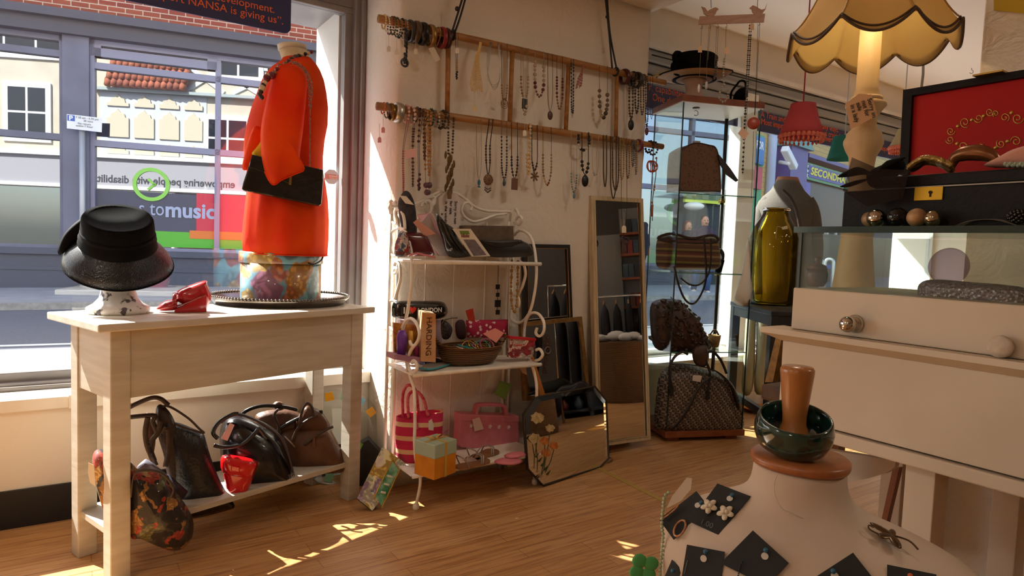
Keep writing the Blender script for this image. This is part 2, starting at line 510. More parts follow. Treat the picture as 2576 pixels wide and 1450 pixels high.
# unseen ceiling lamps, added as fill for the interior
for i, (x, y, z) in enumerate(FILL_LAMPS):
    lo = z + 0.058 if x < 2.556 else z + 0.09
    t = thing('fill_light', 'added round fill light in the back of the shop', 'fill light', (x, y, lo), group='added fill lights')
    part('base_ring', MB().lathe([(0.15, -0.03), (0.16, 0.0)], (x, y, lo), 24), M_TRIMW, t)
    ld = bpy.data.lights.new('lamp_light', 'AREA'); ld.shape = 'DISK'; ld.size = 0.26; ld.energy = FILL_W * (.55 if i == 0 else 1); ld.color = (1.0, 0.9, 0.76)
    lb = bpy.data.objects.new('lamp_light', ld); COL.objects.link(lb); lb.location = (x, y, lo - 0.032)
# ================================================================== the street outside
def ground_z(x): return -0.05 + 0.019 * (x + 1.2)
def street_slab(name, pts, z_off, material, depth=0.3):
    m_ = MB().prism([(x, y, ground_z(x) + z_off) for x, y in pts], (0, 0, -depth))
    return struct(name, m_, material, smooth=False)
FA = -0.236                                   # the terrace opposite is not quite parallel to the shop
FU = Vector((math.cos(FA), math.sin(FA), 0)); FN = Vector((-math.sin(FA), math.cos(FA), 0))
F0 = Vector((-1.17, 15.5, 0))
def fs(s, z, off=0.0):
    """a point on the terrace: s metres along it, height z, off metres in front of it"""
    return F0 + FU * s - FN * off + Vector((0, 0, z))
def fpx(px, py, off=0.0):
    q = onp(px, py, F0 - FN * off, FN); return ((q - F0).dot(FU), q.z)
def fbox(mb, s0, s1, z0, z1, d=0.1, off=0.0):
    c = fs((s0 + s1) / 2, (z0 + z1) / 2, off + d / 2)
    return mb.obox(c, FU * (s1 - s0) / 2, FN * d / 2, (0, 0, (z1 - z0) / 2))
def bricks(name, u, c1, c2, mortar, sc_=1.0):
    t = NT(name); b = t.bsdf(Roughness=0.85)
    g = t.n('NewGeometry'); d = t.n('VectorMath', operation='DOT_PRODUCT'); d.inputs[1].default_value = tuple(u)
    t.l(g.outputs['Position'], d.inputs[0]); sp = t.n('SeparateXYZ'); t.l(g.outputs['Position'], sp.inputs[0])
    cb = t.n('CombineXYZ'); t.l(d.outputs['Value'], cb.inputs[0]); t.l(sp.outputs[2], cb.inputs[1])
    br = t.n('TexBrick', Scale=1.0)
    for k, v in (('Color1', c1), ('Color2', c2), ('Mortar', mortar)): br.inputs[k].default_value = lin(v)
    br.inputs['Mortar Size'].default_value = 0.009; br.inputs['Brick Width'].default_value = 0.3 * sc_; br.inputs['Row Height'].default_value = 0.1 * sc_
    t.l(cb.outputs[0], br.inputs['Vector']); t.l(br.outputs['Color'], b.inputs['Base Color'])
    return t.m
M_ASPH = mat('asphalt', '#5b5d66', 0.85, col2='#6b6d75', scale=60, bump=0.3, bscale=220)
M_PAVE = mat('paving', '#a9a8aa', 0.85, col2='#9a999c', scale=3)
M_KERB = mat('granite kerb', '#8d8b8b', 0.8, col2='#a5a3a2', scale=14)
street_slab('road', [(-30, 4.6), (45, 4.6), (45, 4.0), (45, 40), (-30, 40)], -0.10, M_ASPH)
street_slab('pavement_near', [(-30, 3.1), (45, 3.1), (45, 4.6), (-30, 4.6)], 0.0, M_PAVE, 0.4)
def fq(s, off): q = fs(s, 0, off); return (q.x, q.y)
street_slab('pavement_far', [fq(-30, 3.1), fq(17.5, 3.1), fq(17.5, -3), fq(-30, -3)], 0.0, M_PAVE, 0.12)
street_slab('trim_kerb', [fq(-30, 3.3), fq(17.5, 3.3), fq(17.5, 3.1), fq(-30, 3.1)], 0.004, M_KERB, 0.14)
m_ = MB()
for i in range(40):
    s0 = -26 + i * 1.1
    m_.prism([Vector((*fq(s0, 6.9), ground_z(fq(s0, 6.9)[0]) - 0.1)), Vector((*fq(s0 + 1.1, 6.9), ground_z(fq(s0 + 1.1, 6.9)[0]) - 0.1)),
              Vector((*fq(s0 + 1.1, 6.8), ground_z(fq(s0 + 1.1, 6.8)[0]) - 0.1)), Vector((*fq(s0, 6.8), ground_z(fq(s0, 6.8)[0]) - 0.1))], (0, 0, 0.003))
struct('trim_road_line', m_, mat('road paint', '#e2e2de', 0.7), smooth=False)

M_SLATE = mat('slate grey cladding', '#6d7088', 0.45, col2='#61647a', scale=2)
M_SLATED = mat('dark slate fascia', '#474a5a', 0.5)
M_SLATEL = mat('pale grey window frame', '#8688a4', 0.4)
def shopglass(name, refl):
    t = NT(name)
    d = t.n('BsdfDiffuse'); d.inputs[0].default_value = (0.035, 0.04, 0.05, 1)
    g = t.n('BsdfGlossy'); g.inputs['Roughness'].default_value = 0.0; g.inputs[0].default_value = (0.93, 0.96, 1, 1)
    mx = t.n('MixShader'); mx.inputs[0].default_value = refl
    t.l(d.outputs[0], mx.inputs[1]); t.l(g.outputs[0], mx.inputs[2]); t.l(mx.outputs[0], t.out.inputs[0]); return t.m
M_REFL = shopglass('mirroring shop glass', 0.30)
bld = thing('shop_building', 'long red brick building opposite with grey framed glass shopfront', 'building', F0)
S_END = 16.9
part('brick_wall', fbox(MB(), -14, S_END, 5.0, 9.0, 0.3, -0.3), bricks('red brick', FU, '#a2503c', '#8d4334', '#c9b5a2'), bld, smooth=False)
part('fascia_beam', fbox(fbox(MB(), -14, S_END, 4.70, 5.04, 0.35, 0.0), -14, S_END, 4.95, 5.1, 0.5, 0.0), M_SLATED, bld, smooth=False)
part('plinth', fbox(fbox(fbox(MB(), -14, S_END, -0.2, 0.62, 0.12), -14, S_END, 0.60, 0.72, 0.2), -14, S_END, 0.30, 0.36, 0.14), mat('blue grey plinth', '#4c5163', 0.5), bld, smooth=False)
# columns and glazing: s ranges of the bays
z_sill, z_head = 0.72, 4.70
cols = [(-3.2, -2.8), (1.07, 1.50), (5.85, 6.15), (9.6, 10.0), (12.3, 12.6)]
for a, b in cols:
    part('column', fbox(MB(), a, b, 0.6, 4.75, 0.22), M_SLATE, bld, smooth=False)
def zrow(px, py): return fpx(px, py)[1]
bays = [(-2.8, 1.07), (1.50, 5.85), (6.15, 9.6), (10.0, 12.3), (12.6, S_END)]
rows = [zrow(80, 130), zrow(80, 341)]
for bi, (a, b) in enumerate(bays):
    part('pane', fbox(MB(), a, b, z_sill, z_head, 0.02, 0.02), M_REFL, bld, smooth=False)
    f = MB()
    fbox(f, a, b, z_sill, z_sill + 0.06, 0.1, 0.03); fbox(f, a, b, z_head - 0.1, z_head, 0.1, 0.03)
    fbox(f, a, a + 0.07, z_sill, z_head, 0.1, 0.03); fbox(f, b - 0.07, b, z_sill, z_head, 0.1, 0.03)
    for r in ([zrow(80, 130), zrow(80, 341)] if bi == 0 else [zrow(300, 168) - .05, zrow(300, 366)]):
        fbox(f, a, b, r - 0.06, r + 0.06, 0.09, 0.03)
    if bi:
        xm = fpx(549, 300)[0] if bi == 1 else (a + b) / 2 + 0.4
        fbox(f, xm - 0.05, xm + 0.05, z_sill, z_head, 0.09, 0.03)
    part('window_frame', f, M_SLATEL if bi == 1 else M_SLATE, bld, smooth=False)
# the top hung light of the second bay stands proud
(a, z1), (b, z0) = fpx(232, 62), fpx(546, 190)
f = MB(); zt, zb = zrow(300, 77), zrow(300, 152)
for q in ((a, b, zt - .16, zt), (a, b, zb, zb + .16), (a, a + .17, zb, zt), (b - .17, b, zb, zt)): fbox(f, *q, 0.08, 0.05)
part('window_frame', f, M_SLATEL, bld, smooth=False)
# graphics behind the glass of the music shop
def fgraphic(name, s0, s1, z0, z1, col, label, cat, off=0.05):
    return single(name, fbox(MB(), s0, s1, z0, z1, 0.008, off), mat('vinyl ' + col, col, 0.5), label, cat, smooth=False)
s_g0, s_g1 = fpx(232, 560)[0], 5.80
dark = thing('shop_graphic', 'dark slate window panel opposite reading to music', 'window graphic', fs((s_g0 + s_g1) / 2, 0.8, 0.05))
part('panel', fbox(MB(), s_g0, s_g1, zrow(300, 578), zrow(300, 480), 0.006, 0.041), mat('slate vinyl', '#454b62', 0.45), dark, smooth=False)
q = fpx(372, 540)
lettering('lettering', 's to', mat('pale vinyl', '#a7b3d4', 0.5), dark, fs(fpx(350, 540)[0], fpx(350, 540)[1], 0.066), FU, (0, 0, 1), 0.40, depth=0.002, squeeze=.74)
lettering('lettering', 'music', mat('pale vinyl', '#a7b3d4', 0.5), dark, fs(fpx(416, 545)[0], fpx(416, 545)[1], 0.066), FU, (0, 0, 1), 0.42, depth=0.002, bold=0.012, squeeze=.95)
fgraphic('shop_graphic', s_g0, s_g1, zrow(300, 618), zrow(300, 578), '#58b53a', 'bright green strip low in the shop window opposite', 'window graphic', 0.041)
s_r = fpx(478, 560)[0]
fgraphic('shop_graphic', s_r, s_g1, zrow(550, 603), zrow(550, 583), '#e07a35', 'orange strip low in the shop window opposite', 'window graphic', 0.05)
fgraphic('shop_graphic', s_r + .12, s_g1, zrow(550, 583), zrow(550, 490), '#d2354f', 'red panel in the shop window opposite', 'window graphic', 0.05)
# green ring emblem
sc0, zc0 = fpx(382, 465); rad = (fpx(430, 467)[0] - fpx(336, 460)[0]) / 2
ring = thing('ring_emblem', 'green ring emblem with a chevron on the shop window opposite', 'emblem', fs(sc0, zc0, 0.06))
m_ = MB(); R = []
for i in range(48):
    th = 2 * PI * i / 48; e = FU * math.cos(th) + Vector((0, 0, math.sin(th)))
    R.append([fs(sc0, zc0, o_) + e * r_ for r_, o_ in ((rad, .055), (rad, .075), (rad * .78, .075), (rad * .78, .055))])
part('ring', m_.rings(R, close=True), mat('lime vinyl', '#8ed45c', 0.4), ring, smooth=False)
m_ = MB()
for sg in (1, -1):
    m_.obox(fs(sc0 + rad * .02, zc0 + sg * rad * .13, .065), (FU + Vector((0, 0, -sg))) * rad * .2, (FU + Vector((0, 0, sg))) * rad * .05, FN * .008)
part('chevron', m_, mat('lime vinyl', '#8ed45c', 0.4), ring, smooth=False)

# ---- our own sunlit front, seen mirrored in the glass opposite
FY = 3.4
def refl(px, py):
    d = ray(px, py); q = onp(px, py, F0, FN); d = d - FN * (2 * d.dot(FN))
    return q + d * ((FY - q.y) / d.y)
own = thing('terraced_building', 'cream and timber front of this shop, mirrored in the windows opposite', 'building', (0, FY, 2.2))
part('wall', MB().box(-16, 10, 3.1, FY - .02, 2.6, 9.5), mat('cream render', '#d3cab8', 0.9, col2='#c9bfab', scale=1.5), own, smooth=False)
part('fascia_board', MB().box(-16, 10, 3.1, FY + .10, 2.72, 3.72), mat('grey fascia paint', '#a5a3aa', 0.6), own, smooth=False)
part('sun_blocker', MB().prism([(5.2, FY, 2.75), (5.2, 4.35, 2.42), (5.2, 4.35, 2.36), (5.2, FY, 2.6)], (3.6, 0, 0)), mat('awning canvas', '#6a6f74', .8), own, smooth=False)  # unseen slab added to keep the sun off the far end wall
part('cornice', MB().box(-16, 10, 3.1, FY + .22, 3.72, 3.86).box(-16, 10, 3.1, FY + .16, 2.62, 2.74), mat('white stucco', '#e9e8e6', 0.7), own, smooth=False)
tx0 = refl(578, 475); tx1 = refl(258, 455)
lettering('lettering', 'empowering people with disabilities', mat('dark letters', '#33343c', 0.6), own, (-0.45, FY + .102, 2.86), (-1, 0, 0), (0, 0, 1), 0.38, depth=0.004, squeeze=0.93, bold=.008)
M_STUC = mat('white stucco', '#e9e8e6', 0.7)
def arch_panel(x0, x1, z0, z1):
    """a cream panel with a stepped tudor arch for a head, standing proud of its pale frame"""
    w = x1 - x0; c = (x0 + x1) / 2; h = w * 0.42
    return MB().prism([(x, FY + .05, z) for x, z in ((x0, z0), (x0, z1 - h), (x0 + w * .15, z1 - h), (x0 + w * .2, z1 - h * .55), (x0 + w * .35, z1 - h * .45), (c, z1), (x1 - w * .35, z1 - h * .45), (x1 - w * .2, z1 - h * .55), (x1 - w * .15, z1 - h), (x1, z1 - h), (x1, z0))], (0, -.05, 0))
xs = [-5.0, -4.08, -3.22, -2.36, -1.55]
part('panel_field', MB().box(-5.15, -1.5, FY - .03, FY + .0, 3.86, 6.1), mat('pale blue moulding', '#c9ced6', 0.6), own, smooth=False)
for i in range(4):
    x0, x1 = xs[i] + .1, xs[i + 1] - .08
    for z0, z1 in ((3.9, 4.34), (4.5, 5.5), (5.6, 6.03)):
        part('arched_panel', arch_panel(x0, x1, z0, z1), mat('cream panel', '#d2c8b0', 0.9), own, smooth=False)
for x0, x1, z0, z1, nx, nz in ((-8.2, -6.9, 4.3, 6.1, 2, 2), (-1.45, -0.05, 3.95, 5.35, 2, 2), (-9.3, -6.2, 7.2, 8.9, 3, 1), (-1.15, 0.35, 6.9, 7.9, 2, 2), (0.9, 2.6, 4.2, 6.0, 2, 2), (4.2, 5.8, 4.2, 6.0, 2, 2)):
    f = MB().box(x0 - .14, x1 + .14, FY - .05, FY + .05, z0 - .14, z1 + .14)
    wf = part('window_frame', f, M_STUC, own, smooth=False)
    g = MB()
    for i in range(nx):
        for j in range(nz):
            a = x0 + (x1 - x0) * i / nx + .04; b = x0 + (x1 - x0) * (i + 1) / nx - .04
            c = z0 + (z1 - z0) * j / nz + .04; d = z0 + (z1 - z0) * (j + 1) / nz - .04
            g.box(a, b, FY + .05, FY + .056, c, d)
    part('panes', g, mat('dark sash glass', '#1c222b', 0.08), wf, smooth=False)
m_ = MB()
for i in range(14):                       # a patch of pantiled roof
    for j in range(9):
        x = -4.75 + i * 0.21 + (0.05 * j); z = 6.25 + j * 0.23
        if x > -2.1: continue
        m_.tube([(x, FY + .30 - j * .03, z), (x, FY + .22 - j * .03, z + .26)], 0.12, 6)
part('pantiles', m_, mat('terracotta tile', '#b4674a', 0.8, col2='#8e4f3a', scale=4), own)
part('gutter', MB().box(-5.3, 2.0, FY, FY + .2, 6.12, 6.22), mat('lead gutter', '#a8b4b4', 0.5), own, smooth=False)
m_ = MB()
for a, b in (((-2.2, 6.3), (-0.9, 7.2)), ((-0.9, 6.3), (-2.2, 7.2)), ((-0.6, 6.3), (0.4, 6.85)), ((0.4, 6.3), (-0.6, 6.85)), ((-2.3, 6.3), (-2.3, 8.6)), ((-1.3, 7.1), (-1.3, 8.6)), ((0.7, 6.3), (0.7, 8.6)), ((-2.4, 7.25), (0.8, 7.25)), ((-2.0, 7.3), (-1.4, 8.5)), ((1.0, 6.3), (2.2, 8.2)), ((2.2, 6.3), (1.0, 8.2))):
    A = Vector((a[0], FY, a[1])); B = Vector((b[0], FY, b[1])); d = B - A
    m_.obox((A + B) / 2, d / 2, (0, .03, 0), d.cross(Vector((0, 1, 0))).normalized() * .07)
part('timber_frame', m_, mat('pale timber', '#d4d8dc', 0.7), own, smooth=False)

# ---- parking plate on its pole at the far kerb
pp = onp(207, 450, F0 - FN * 0.34, FN)
gz = ground_z(pp.x)
t = thing('parking_sign', 'small white parking plate on a grey pole across the road', 'street sign', (pp.x, pp.y, gz))
part('pole', MB().tube([(pp.x, pp.y, gz), (pp.x, pp.y, 3.05)], 0.05, 12).ball((pp.x, pp.y, 3.05), .05), mat('galvanised pole', '#b4b6bd', 0.4, 0.3), t)
fc = Face((pp.x, pp.y, 1.7))
A, B, C_, D = (fc.at(*q, .1) for q in ((168, 287), (257, 297), (256, 333), (168, 323)))
pl = part('plate', MB().prism([A, B, C_, D], fc.back * .02), mat('white enamel', '#e9edf4', 0.4), t, smooth=False)
ux = (B - A).normalized(); uy = (A - D).normalized(); k = (B - A).length / 89
E = fc.at(170, 290, .1)
part('blue_square', MB().prism([A + ux * k * a - uy * k * b - fc.back * .004 for a, b in ((1.5, 2), (20, 2), (20, 19), (1.5, 19))], fc.back * .003), mat('sign blue', '#3f63b8', 0.5), pl, smooth=False)
lettering('lettering', 'P', mat('white enamel', '#e9edf4', 0.4), pl, A + ux * k * 5 - uy * k * 17 - fc.back * .0055, ux, uy, 19 * k, bold=0.004)
mtx = mat('sign black', '#3c4250', 0.6)
for s_, x_, y_, z_ in (('7.30 am - 6.30 pm', 22, 9, 8.6), ('30 mins', 41, 17.5, 8.6), ('No return', 27, 26.5, 8.6), ('within 1 hour', 22, 33.5, 8.6)):
    lettering('lettering', s_, mtx, pl, A + ux * k * x_ - uy * k * y_ - fc.back * .004, ux, uy, z_ * k, squeeze=.92)

# ---- further along on the right: yellow brick shop with its signs
g0 = Vector((15.2, 11.6, 0)); GA = 0.19
GU = Vector((math.cos(GA), math.sin(GA), 0)); GN = Vector((-math.sin(GA), math.cos(GA), 0))
def gpx(px, py, off=0.0):
    q = onp(px, py, g0 - GN * off, GN); return ((q - g0).dot(GU), q.z)
def gp(s, z, off=0.0): return g0 + GU * s - GN * off + Vector((0, 0, z))
def gbox(mb, s0, s1, z0, z1, d=0.1, off=0.0):
    return mb.obox(gp((s0 + s1) / 2, (z0 + z1) / 2, off + d / 2), GU * (s1 - s0) / 2, GN * d / 2, (0, 0, (z1 - z0) / 2))
gb = thing('shop_building', 'yellow brick shop further along the street with bright signs', 'building', gp(6, 0))
part('brick_wall', gbox(MB(), -.4, 26, 0, 9, 0.3, -0.3), bricks('yellow brick', GU, '#d8b673', '#cfa862', '#a88c5c', 1.4), gb, smooth=False)
a0 = gpx(1935, 400)[0]; a1 = gpx(1990, 400)[0]
part('shopfront', gbox(MB(), a1, 24, 0.1, gpx(1998, 446)[1], 0.25), mat('dark shop glass', '#191c22', 0.35, spec=0.2), gb, smooth=False)
part('pilaster', gbox(MB(), gpx(1942, 500)[0], gpx(1985, 500)[0], 0.1, gpx(1960, 372)[1], 0.5), mat('purple paint', '#4a4187', 0.5), gb, smooth=False)
c0, c1 = gpx(1936, 500)[0], gpx(1992, 500)[0]; zc_ = gpx(1960, 372)[1]
part('pilaster_cap', MB().prism([gp(c0, zc_, .6), gp(c1, zc_, .6), gp((c0 + c1) / 2 + .15, zc_ + .5, .6), gp((c0 + c1) / 2 - .2, zc_ + .5, .6)], GN * .6), mat('teal paint', '#4f8a80', 0.5), gb, smooth=False)
part('cornice', gbox(MB(), c1, 24, gpx(2000, 398)[1], gpx(2000, 388)[1], 0.45), mat('purple paint', '#4a4187', 0.5), gb, smooth=False)
part('drainpipe', MB().tube([gp(gpx(1926, 500)[0], .1, .1), gp(gpx(1926, 500)[0], 9, .1)], .14, 8), mat('pale blue paint', '#b9c6e0', 0.5), gb)
def gsign(label, quad, col, off=.3, name='shop_sign'):
    (s0, zt), (_, zb), (s1, _) = (gpx(*q_, off) for q_ in quad)
    t = thing(name, label, 'shop sign', gp((s0 + s1) / 2, zb, off))
    part('board', gbox(MB(), s0, s1, zb, zt, .06, off - .06), mat('sign ' + col, col, 0.5), t, smooth=False)
    return t, s0, s1, zb, zt
t, s0, s1, zb, zt = gsign('green fascia sign of the yellow brick shop reading always buying', ((2000, 399), (1998, 443), (2152, 470)), '#2f8a4e', .36)
hh = zt - zb
m_w = mat('white letters', '#f0f0ee', 0.6); m_y = mat('yellow letters', '#f1e14a', 0.6)
bs = gpx(2034, 430, .37)[0]
part('blue_panel', gbox(MB(), bs, s1 + 1.5, zb + hh * .16, zt - hh * .12, .02, .36), mat('royal blue', '#2b3793', 0.5), t, smooth=False)
lettering('lettering', 'SECONDHAND', m_y, t, gp(bs + .12, zb + hh * .34, .39), GU, (0, 0, 1), hh * .62, bold=.012, shear=.12, squeeze=1.75)
for i, s_ in enumerate(('Always Buying', 'and Selling', 'Quality Goods')):
    lettering('lettering', s_, m_w, t, gp(s0 + .35, zt - hh * (.30 + .27 * i), .37), GU, (0, 0, 1), hh * .3, squeeze=1.7, shear=.2, bold=.006)
part('mobile_phone', gbox(MB(), s0 - .1, s0 + .3, zb - .1, zt + .3, .03, .36), mat('silver graphic', '#c9c3da', 0.5, col2='#6a5f9a', scale=9), t, smooth=False)
t, s0, s1, zb, zt = gsign('tall green and blue sign board on the yellow brick corner', ((1889, 336), (1889, 408), (1921, 420)), '#2f7bb8', .25)
part('border', gbox(MB(), s0 - .1, s1 + .1, zb - 6, zt + .08, .03, .15), mat('sign green', '#3a9a5f', 0.5), t, smooth=False)
lettering('lettering', 'D FOR', m_w, t, gp(s0 + .1, zt - .34, .26), GU, (0, 0, 1), .3, bold=.01, squeeze=.8)
t, s0, s1, zb, zt = gsign('red board listing games and phones on the yellow brick corner', ((1886, 414), (1886, 472), (1916, 470)), '#c03a48', .26)
hh = zt - zb
for i, (s_, k) in enumerate((('CDs', .3), ('& Games', .17), ('consoles', .17), ('phones', .17), ('for Cash', .17))):
    lettering('lettering', s_, m_w, t, gp(s0 + .05, zt - hh * (.22 + .18 * i), .27), GU, (0, 0, 1), hh * k * .8, squeeze=.7, bold=.006)
t, s0, s1, zb, zt = gsign('blue strip sign low across the shop window reading we sell', ((1985, 664), (1985, 676), (2125, 690)), '#2c4aa0', .3)
lettering('lettering', 'WE SELL', m_y, t, gp(gpx(2032, 678, .31)[0], zb + .05, .31), GU, (0, 0, 1), (zt - zb) * .8, squeeze=1.4, bold=.01)
t, s0, s1, zb, zt = gsign('purple notice in the shop window beside the tweed jacket', ((2024, 457), (2024, 500), (2037, 500)), '#5b51a8', .3)
# music shop on this side of it: lime fascia, recess lamp
(s0, zt), (s1, zb) = fpx(1722, 492, .3), fpx(1832, 516, .3)
zt, zb = fpx(1775, 492, .3)[1], fpx(1775, 512, .3)[1]
single('shop_sign', fbox(MB(), s0, s1, zb, zt, .1, .25), mat('lime fascia', '#d5e04a', 0.5), 'lime green sign band over the recessed doorway across the street', 'shop sign', smooth=False)
single('recess_lamp', MB().ball(fs(*fpx(1746, 519, .5), .5), .26, 14, 8, (1, 1, .42)), mat('opal lamp', '#f2f0ea', 0.4), 'white oval lamp under the lime green sign band', 'lamp')
(sa, _), (sb, _) = fpx(1700, 600, .1), fpx(1840, 600, .1)
part('doorway', fbox(MB(), sa, sb, .2, zb, .02, .14), mat('dark doorway', '#23262c', 0.5), bld, smooth=False)
# cctv camera on the purple pilaster
cc = gp(*gpx(1986, 398, .9), .9); ca = gp(*gpx(1962, 408, .5), .5)
t = thing('security_camera', 'white security camera on the purple pilaster across the street', 'security camera', ca)
part('arm', MB().tube([ca, cc + Vector((0, 0, -.15))], .05, 8), m_w, t)
part('housing', MB().obox(cc, GU * .36 + Vector((0, 0, -.22)), GN * .1, GU * .05 + Vector((0, 0, .08))), m_w, t, bevel=.03)
# bicycle hoops
for i, (xa, xb) in enumerate(((2047, 2066), (2073, 2094))):
    base = ond((xa + xb) / 2, 690, 12.5); fcx = Face(base)
    A = fcx.at(xa, 700); B = fcx.at(xb, 700); tp = fcx.at(xa, 652).z
    r_ = (B - A).length / 2; A.z = B.z = ground_z(base.x); mid = (A + B) / 2
    arc = [mid + (A - mid) * math.cos(PI * k / 10) + Vector((0, 0, tp - r_ - mid.z + r_ * math.sin(PI * k / 10))) for k in range(11)]
    single('bike_hoop', MB().tube([A] + arc + [B], .03, 10), mat('steel hoop', '#cfd2d6', 0.3, 0.8), ('left' if i == 0 else 'right') + ' steel bicycle hoop on the pavement outside', 'bike rack', group='bicycle hoops')
# ================================================================== window sign and the console table with its wares
M_NAVY = mat('navy board', '#262c5a', 0.5)
M_ORG = mat('orange letters', '#e0673a', 0.5)
def rounded(x0, x1, z0, z1, r, n=5):
    P = []
    for cx, cz, a0 in ((x1 - r, z1 - r, 0), (x0 + r, z1 - r, 90), (x0 + r, z0 + r, 180), (x1 - r, z0 + r, 270)):
        P += [(cx + r * math.cos(math.radians(a0 + 90 * i / n)), cz + r * math.sin(math.radians(a0 + 90 * i / n))) for i in range(n + 1)]
    return P
t = thing('window_sign', 'navy sign board with orange quotation across the top of the left window', 'sign', (-.2, 2.985, 1.944))
part('board', MB().prism([(x, 2.978, z) for x, z in rounded(-1.4, .788, 1.944, 2.30, .028)], (0, .008, 0)), M_NAVY, t, smooth=False)
for s_, px, py in (('development.', 692, 33), ('support NANSA is giving us”.', 714, 62)):
    q = ony(px, py, 2.976)
    lettering('lettering', s_, M_ORG, t, (q.x, 2.9775, q.z), (1, 0, 0), (0, 0, 1), 0.044, align='RIGHT')
# security sticker on the glass
q = ony(835, 445, 3.02); t = thing('security_sticker', 'octagonal security sticker on the left window glass beside the orange tunic', 'sticker', (q.x, 3.02, q.z))
oc = lambda r, y: [(q.x + r * math.cos(PI / 8 + i * PI / 4), y, q.z + r * math.sin(PI / 8 + i * PI / 4)) for i in range(8)]
part('sheet', MB().prism(oc(.036, 3.0245), (0, .002, 0)), mat('sticker pale blue', '#b9cbd6', 0.5), t, smooth=False)
part('band', MB().box(q.x - .033, q.x + .033, 3.0225, 3.0240, q.z - .011, q.z + .011), mat('sticker red', '#b98a80', 0.5), t, smooth=False)
lettering('lettering', 'Swann', mat('sticker white', '#f4f4f2', 0.5), t, (q.x + .028, 3.0222, q.z - .001), (-1, 0, 0), (0, 0, 1), .016)
lettering('lettering', 'SECURITY', mat('sticker white', '#f4f4f2', 0.5), t, (q.x + .028, 3.0222, q.z - .010), (-1, 0, 0), (0, 0, 1), .009)

TA = math.radians(18.6); TU = Vector((math.cos(TA), math.sin(TA), 0)); TV = Vector((-math.sin(TA), math.cos(TA), 0))
T0 = Vector((.103, 2.245, 0))
def T(a, b, z): return T0 + TU * a + TV * b + Vector((0, 0, z))
def tboxm(mb, a0, a1, b0, b1, z0, z1):
    return mb.obox(T((a0 + a1) / 2, (b0 + b1) / 2, (z0 + z1) / 2), TU * (a1 - a0) / 2, TV * (b1 - b0) / 2, (0, 0, (z1 - z0) / 2))
M_TABLE = mat('cream painted wood', '#c6beae', 0.55, col2='#b8ae9c', scale=5, stretch=(1, 1, 9), bump=.05, bscale=30)
M_TTOP = mat('cream painted top', '#d6cebf', 0.35, col2='#c6bcac', scale=4, stretch=(1, 6, 6))
tab = thing('console_table', 'cream painted console table with deep apron and low shelf by the left window', 'table', T(.44, .12, 0))
part('tabletop', tboxm(MB(), -.072, .935, -.062, .345, .766, .790), M_TTOP, tab, bevel=.004)
part('apron', tboxm(tboxm(tboxm(tboxm(MB(), .028, .848, -.024, -.006, .557, .766), .028, .848, .256, .274, .557, .766), -.024, -.006, .028, .222, .557, .766), .882, .9, .028, .222, .557, .766), M_TABLE, tab, bevel=.002)
for a in (0, .876):
    for b in (0, .25):
        part('leg', tboxm(MB(), a - .028, a + .028, b - .028, b + .028, 0, .766), M_TABLE, tab, bevel=.003)
part('shelf', tboxm(MB(), -.02, .896, -.006, .262, .135, .155), M_TABLE, tab, bevel=.002)

# ---- hat and its stand
HC = Vector((.118, 2.47, .79))
t = thing('hat_stand', 'marbled white hat stand under the black hat on the console table', 'hat stand', HC)
part('stand', MB().lathe([(.088, 0), (.092, .008), (.09, .02), (.07, .032), (.055, .05), (.047, .08), (.045, .12), (.05, .16), (.066, .19), (.06, .21), (.03, .225)], HC, 20),
     mat('marbled card', '#e8e3de', 0.5, col2='#5a5258', scale=42, detail=6, contrast=(.56, .62), bump=.1), t)
tilt = Matrix.Rotation(math.radians(15), 3, AHEAD) @ Matrix.Rotation(math.radians(24), 3, RIGHT)
hx, hy, hz = tilt @ RIGHT, tilt @ AHEAD, tilt @ Vector((0, 0, 1))
hc = ond(298, 610, HC.xy.length)
def hat_ring(r, z, n=48, wob=0.0, lift=0.0, ph=0.0, el=1.0):
    R = []
    for k in range(n):
        th = 2 * PI * k / n
        R.append(hc + hx * (.82 * r * math.cos(th) * (1 + wob * math.sin(3 * th + ph))) + hy * (.82 * r * el * math.sin(th)) + hz * (z + lift * math.cos(th - 2.6)))
    return R
def sinamay():
    t = NT('black sinamay'); b = t.bsdf(Roughness=.45); b.inputs['Base Color'].default_value = (.012, .012, .014, 1)
    tr = t.n('BsdfTransparent'); mx = t.n('MixShader')
    facs = []
    for rot in (.35, 1.95):
        w = t.n('TexWave', Scale=95.0, Distortion=5.0, Detail=2.0); w.inputs['Detail Scale'].default_value = 1.2
        t.l(t.coord(rot=(.5, .3, rot)), w.inputs['Vector']); facs.append(w.outputs['Fac'])
    mm = t.n('Math', operation='MULTIPLY'); t.l(facs[0], mm.inputs[0]); t.l(facs[1], mm.inputs[1])
    t.l(t.ramp(mm.outputs[0], [(.1, (0, 0, 0)), (.6, (.62, .62, .62))]), mx.inputs[0])
    t.l(b.outputs[0], mx.inputs[1]); t.l(tr.outputs[0], mx.inputs[2]); t.l(mx.outputs[0], t.out.inputs[0]); return t.m
M_BLKFELT = mat('black straw', '#060607', 0.9, col2='#101011', scale=150, bump=.06, bscale=300, spec=.12)
hat = thing('hat', 'black straw hat with turned-down brim and ruched band on the marbled stand', 'hat', hc)
part('crown', MB().rings([hat_ring(.10, -.005), hat_ring(.126, .02), hat_ring(.126, .055), hat_ring(.122, .082), hat_ring(.116, .09), hat_ring(.105, .086), hat_ring(.06, .077), hat_ring(.01, .075)]), M_BLKFELT, hat)
part('hat_band', MB().rings([hat_ring(.128 + .006 * (i % 2) + .004 * math.sin(i), -.012 + .009 * i, wob=.012, lift=.006 * (1 if i < 3 else 0), ph=i * 1.3) for i in range(7)], True, True), mat('black ruched silk', '#060607', 0.75, spec=.12), hat)
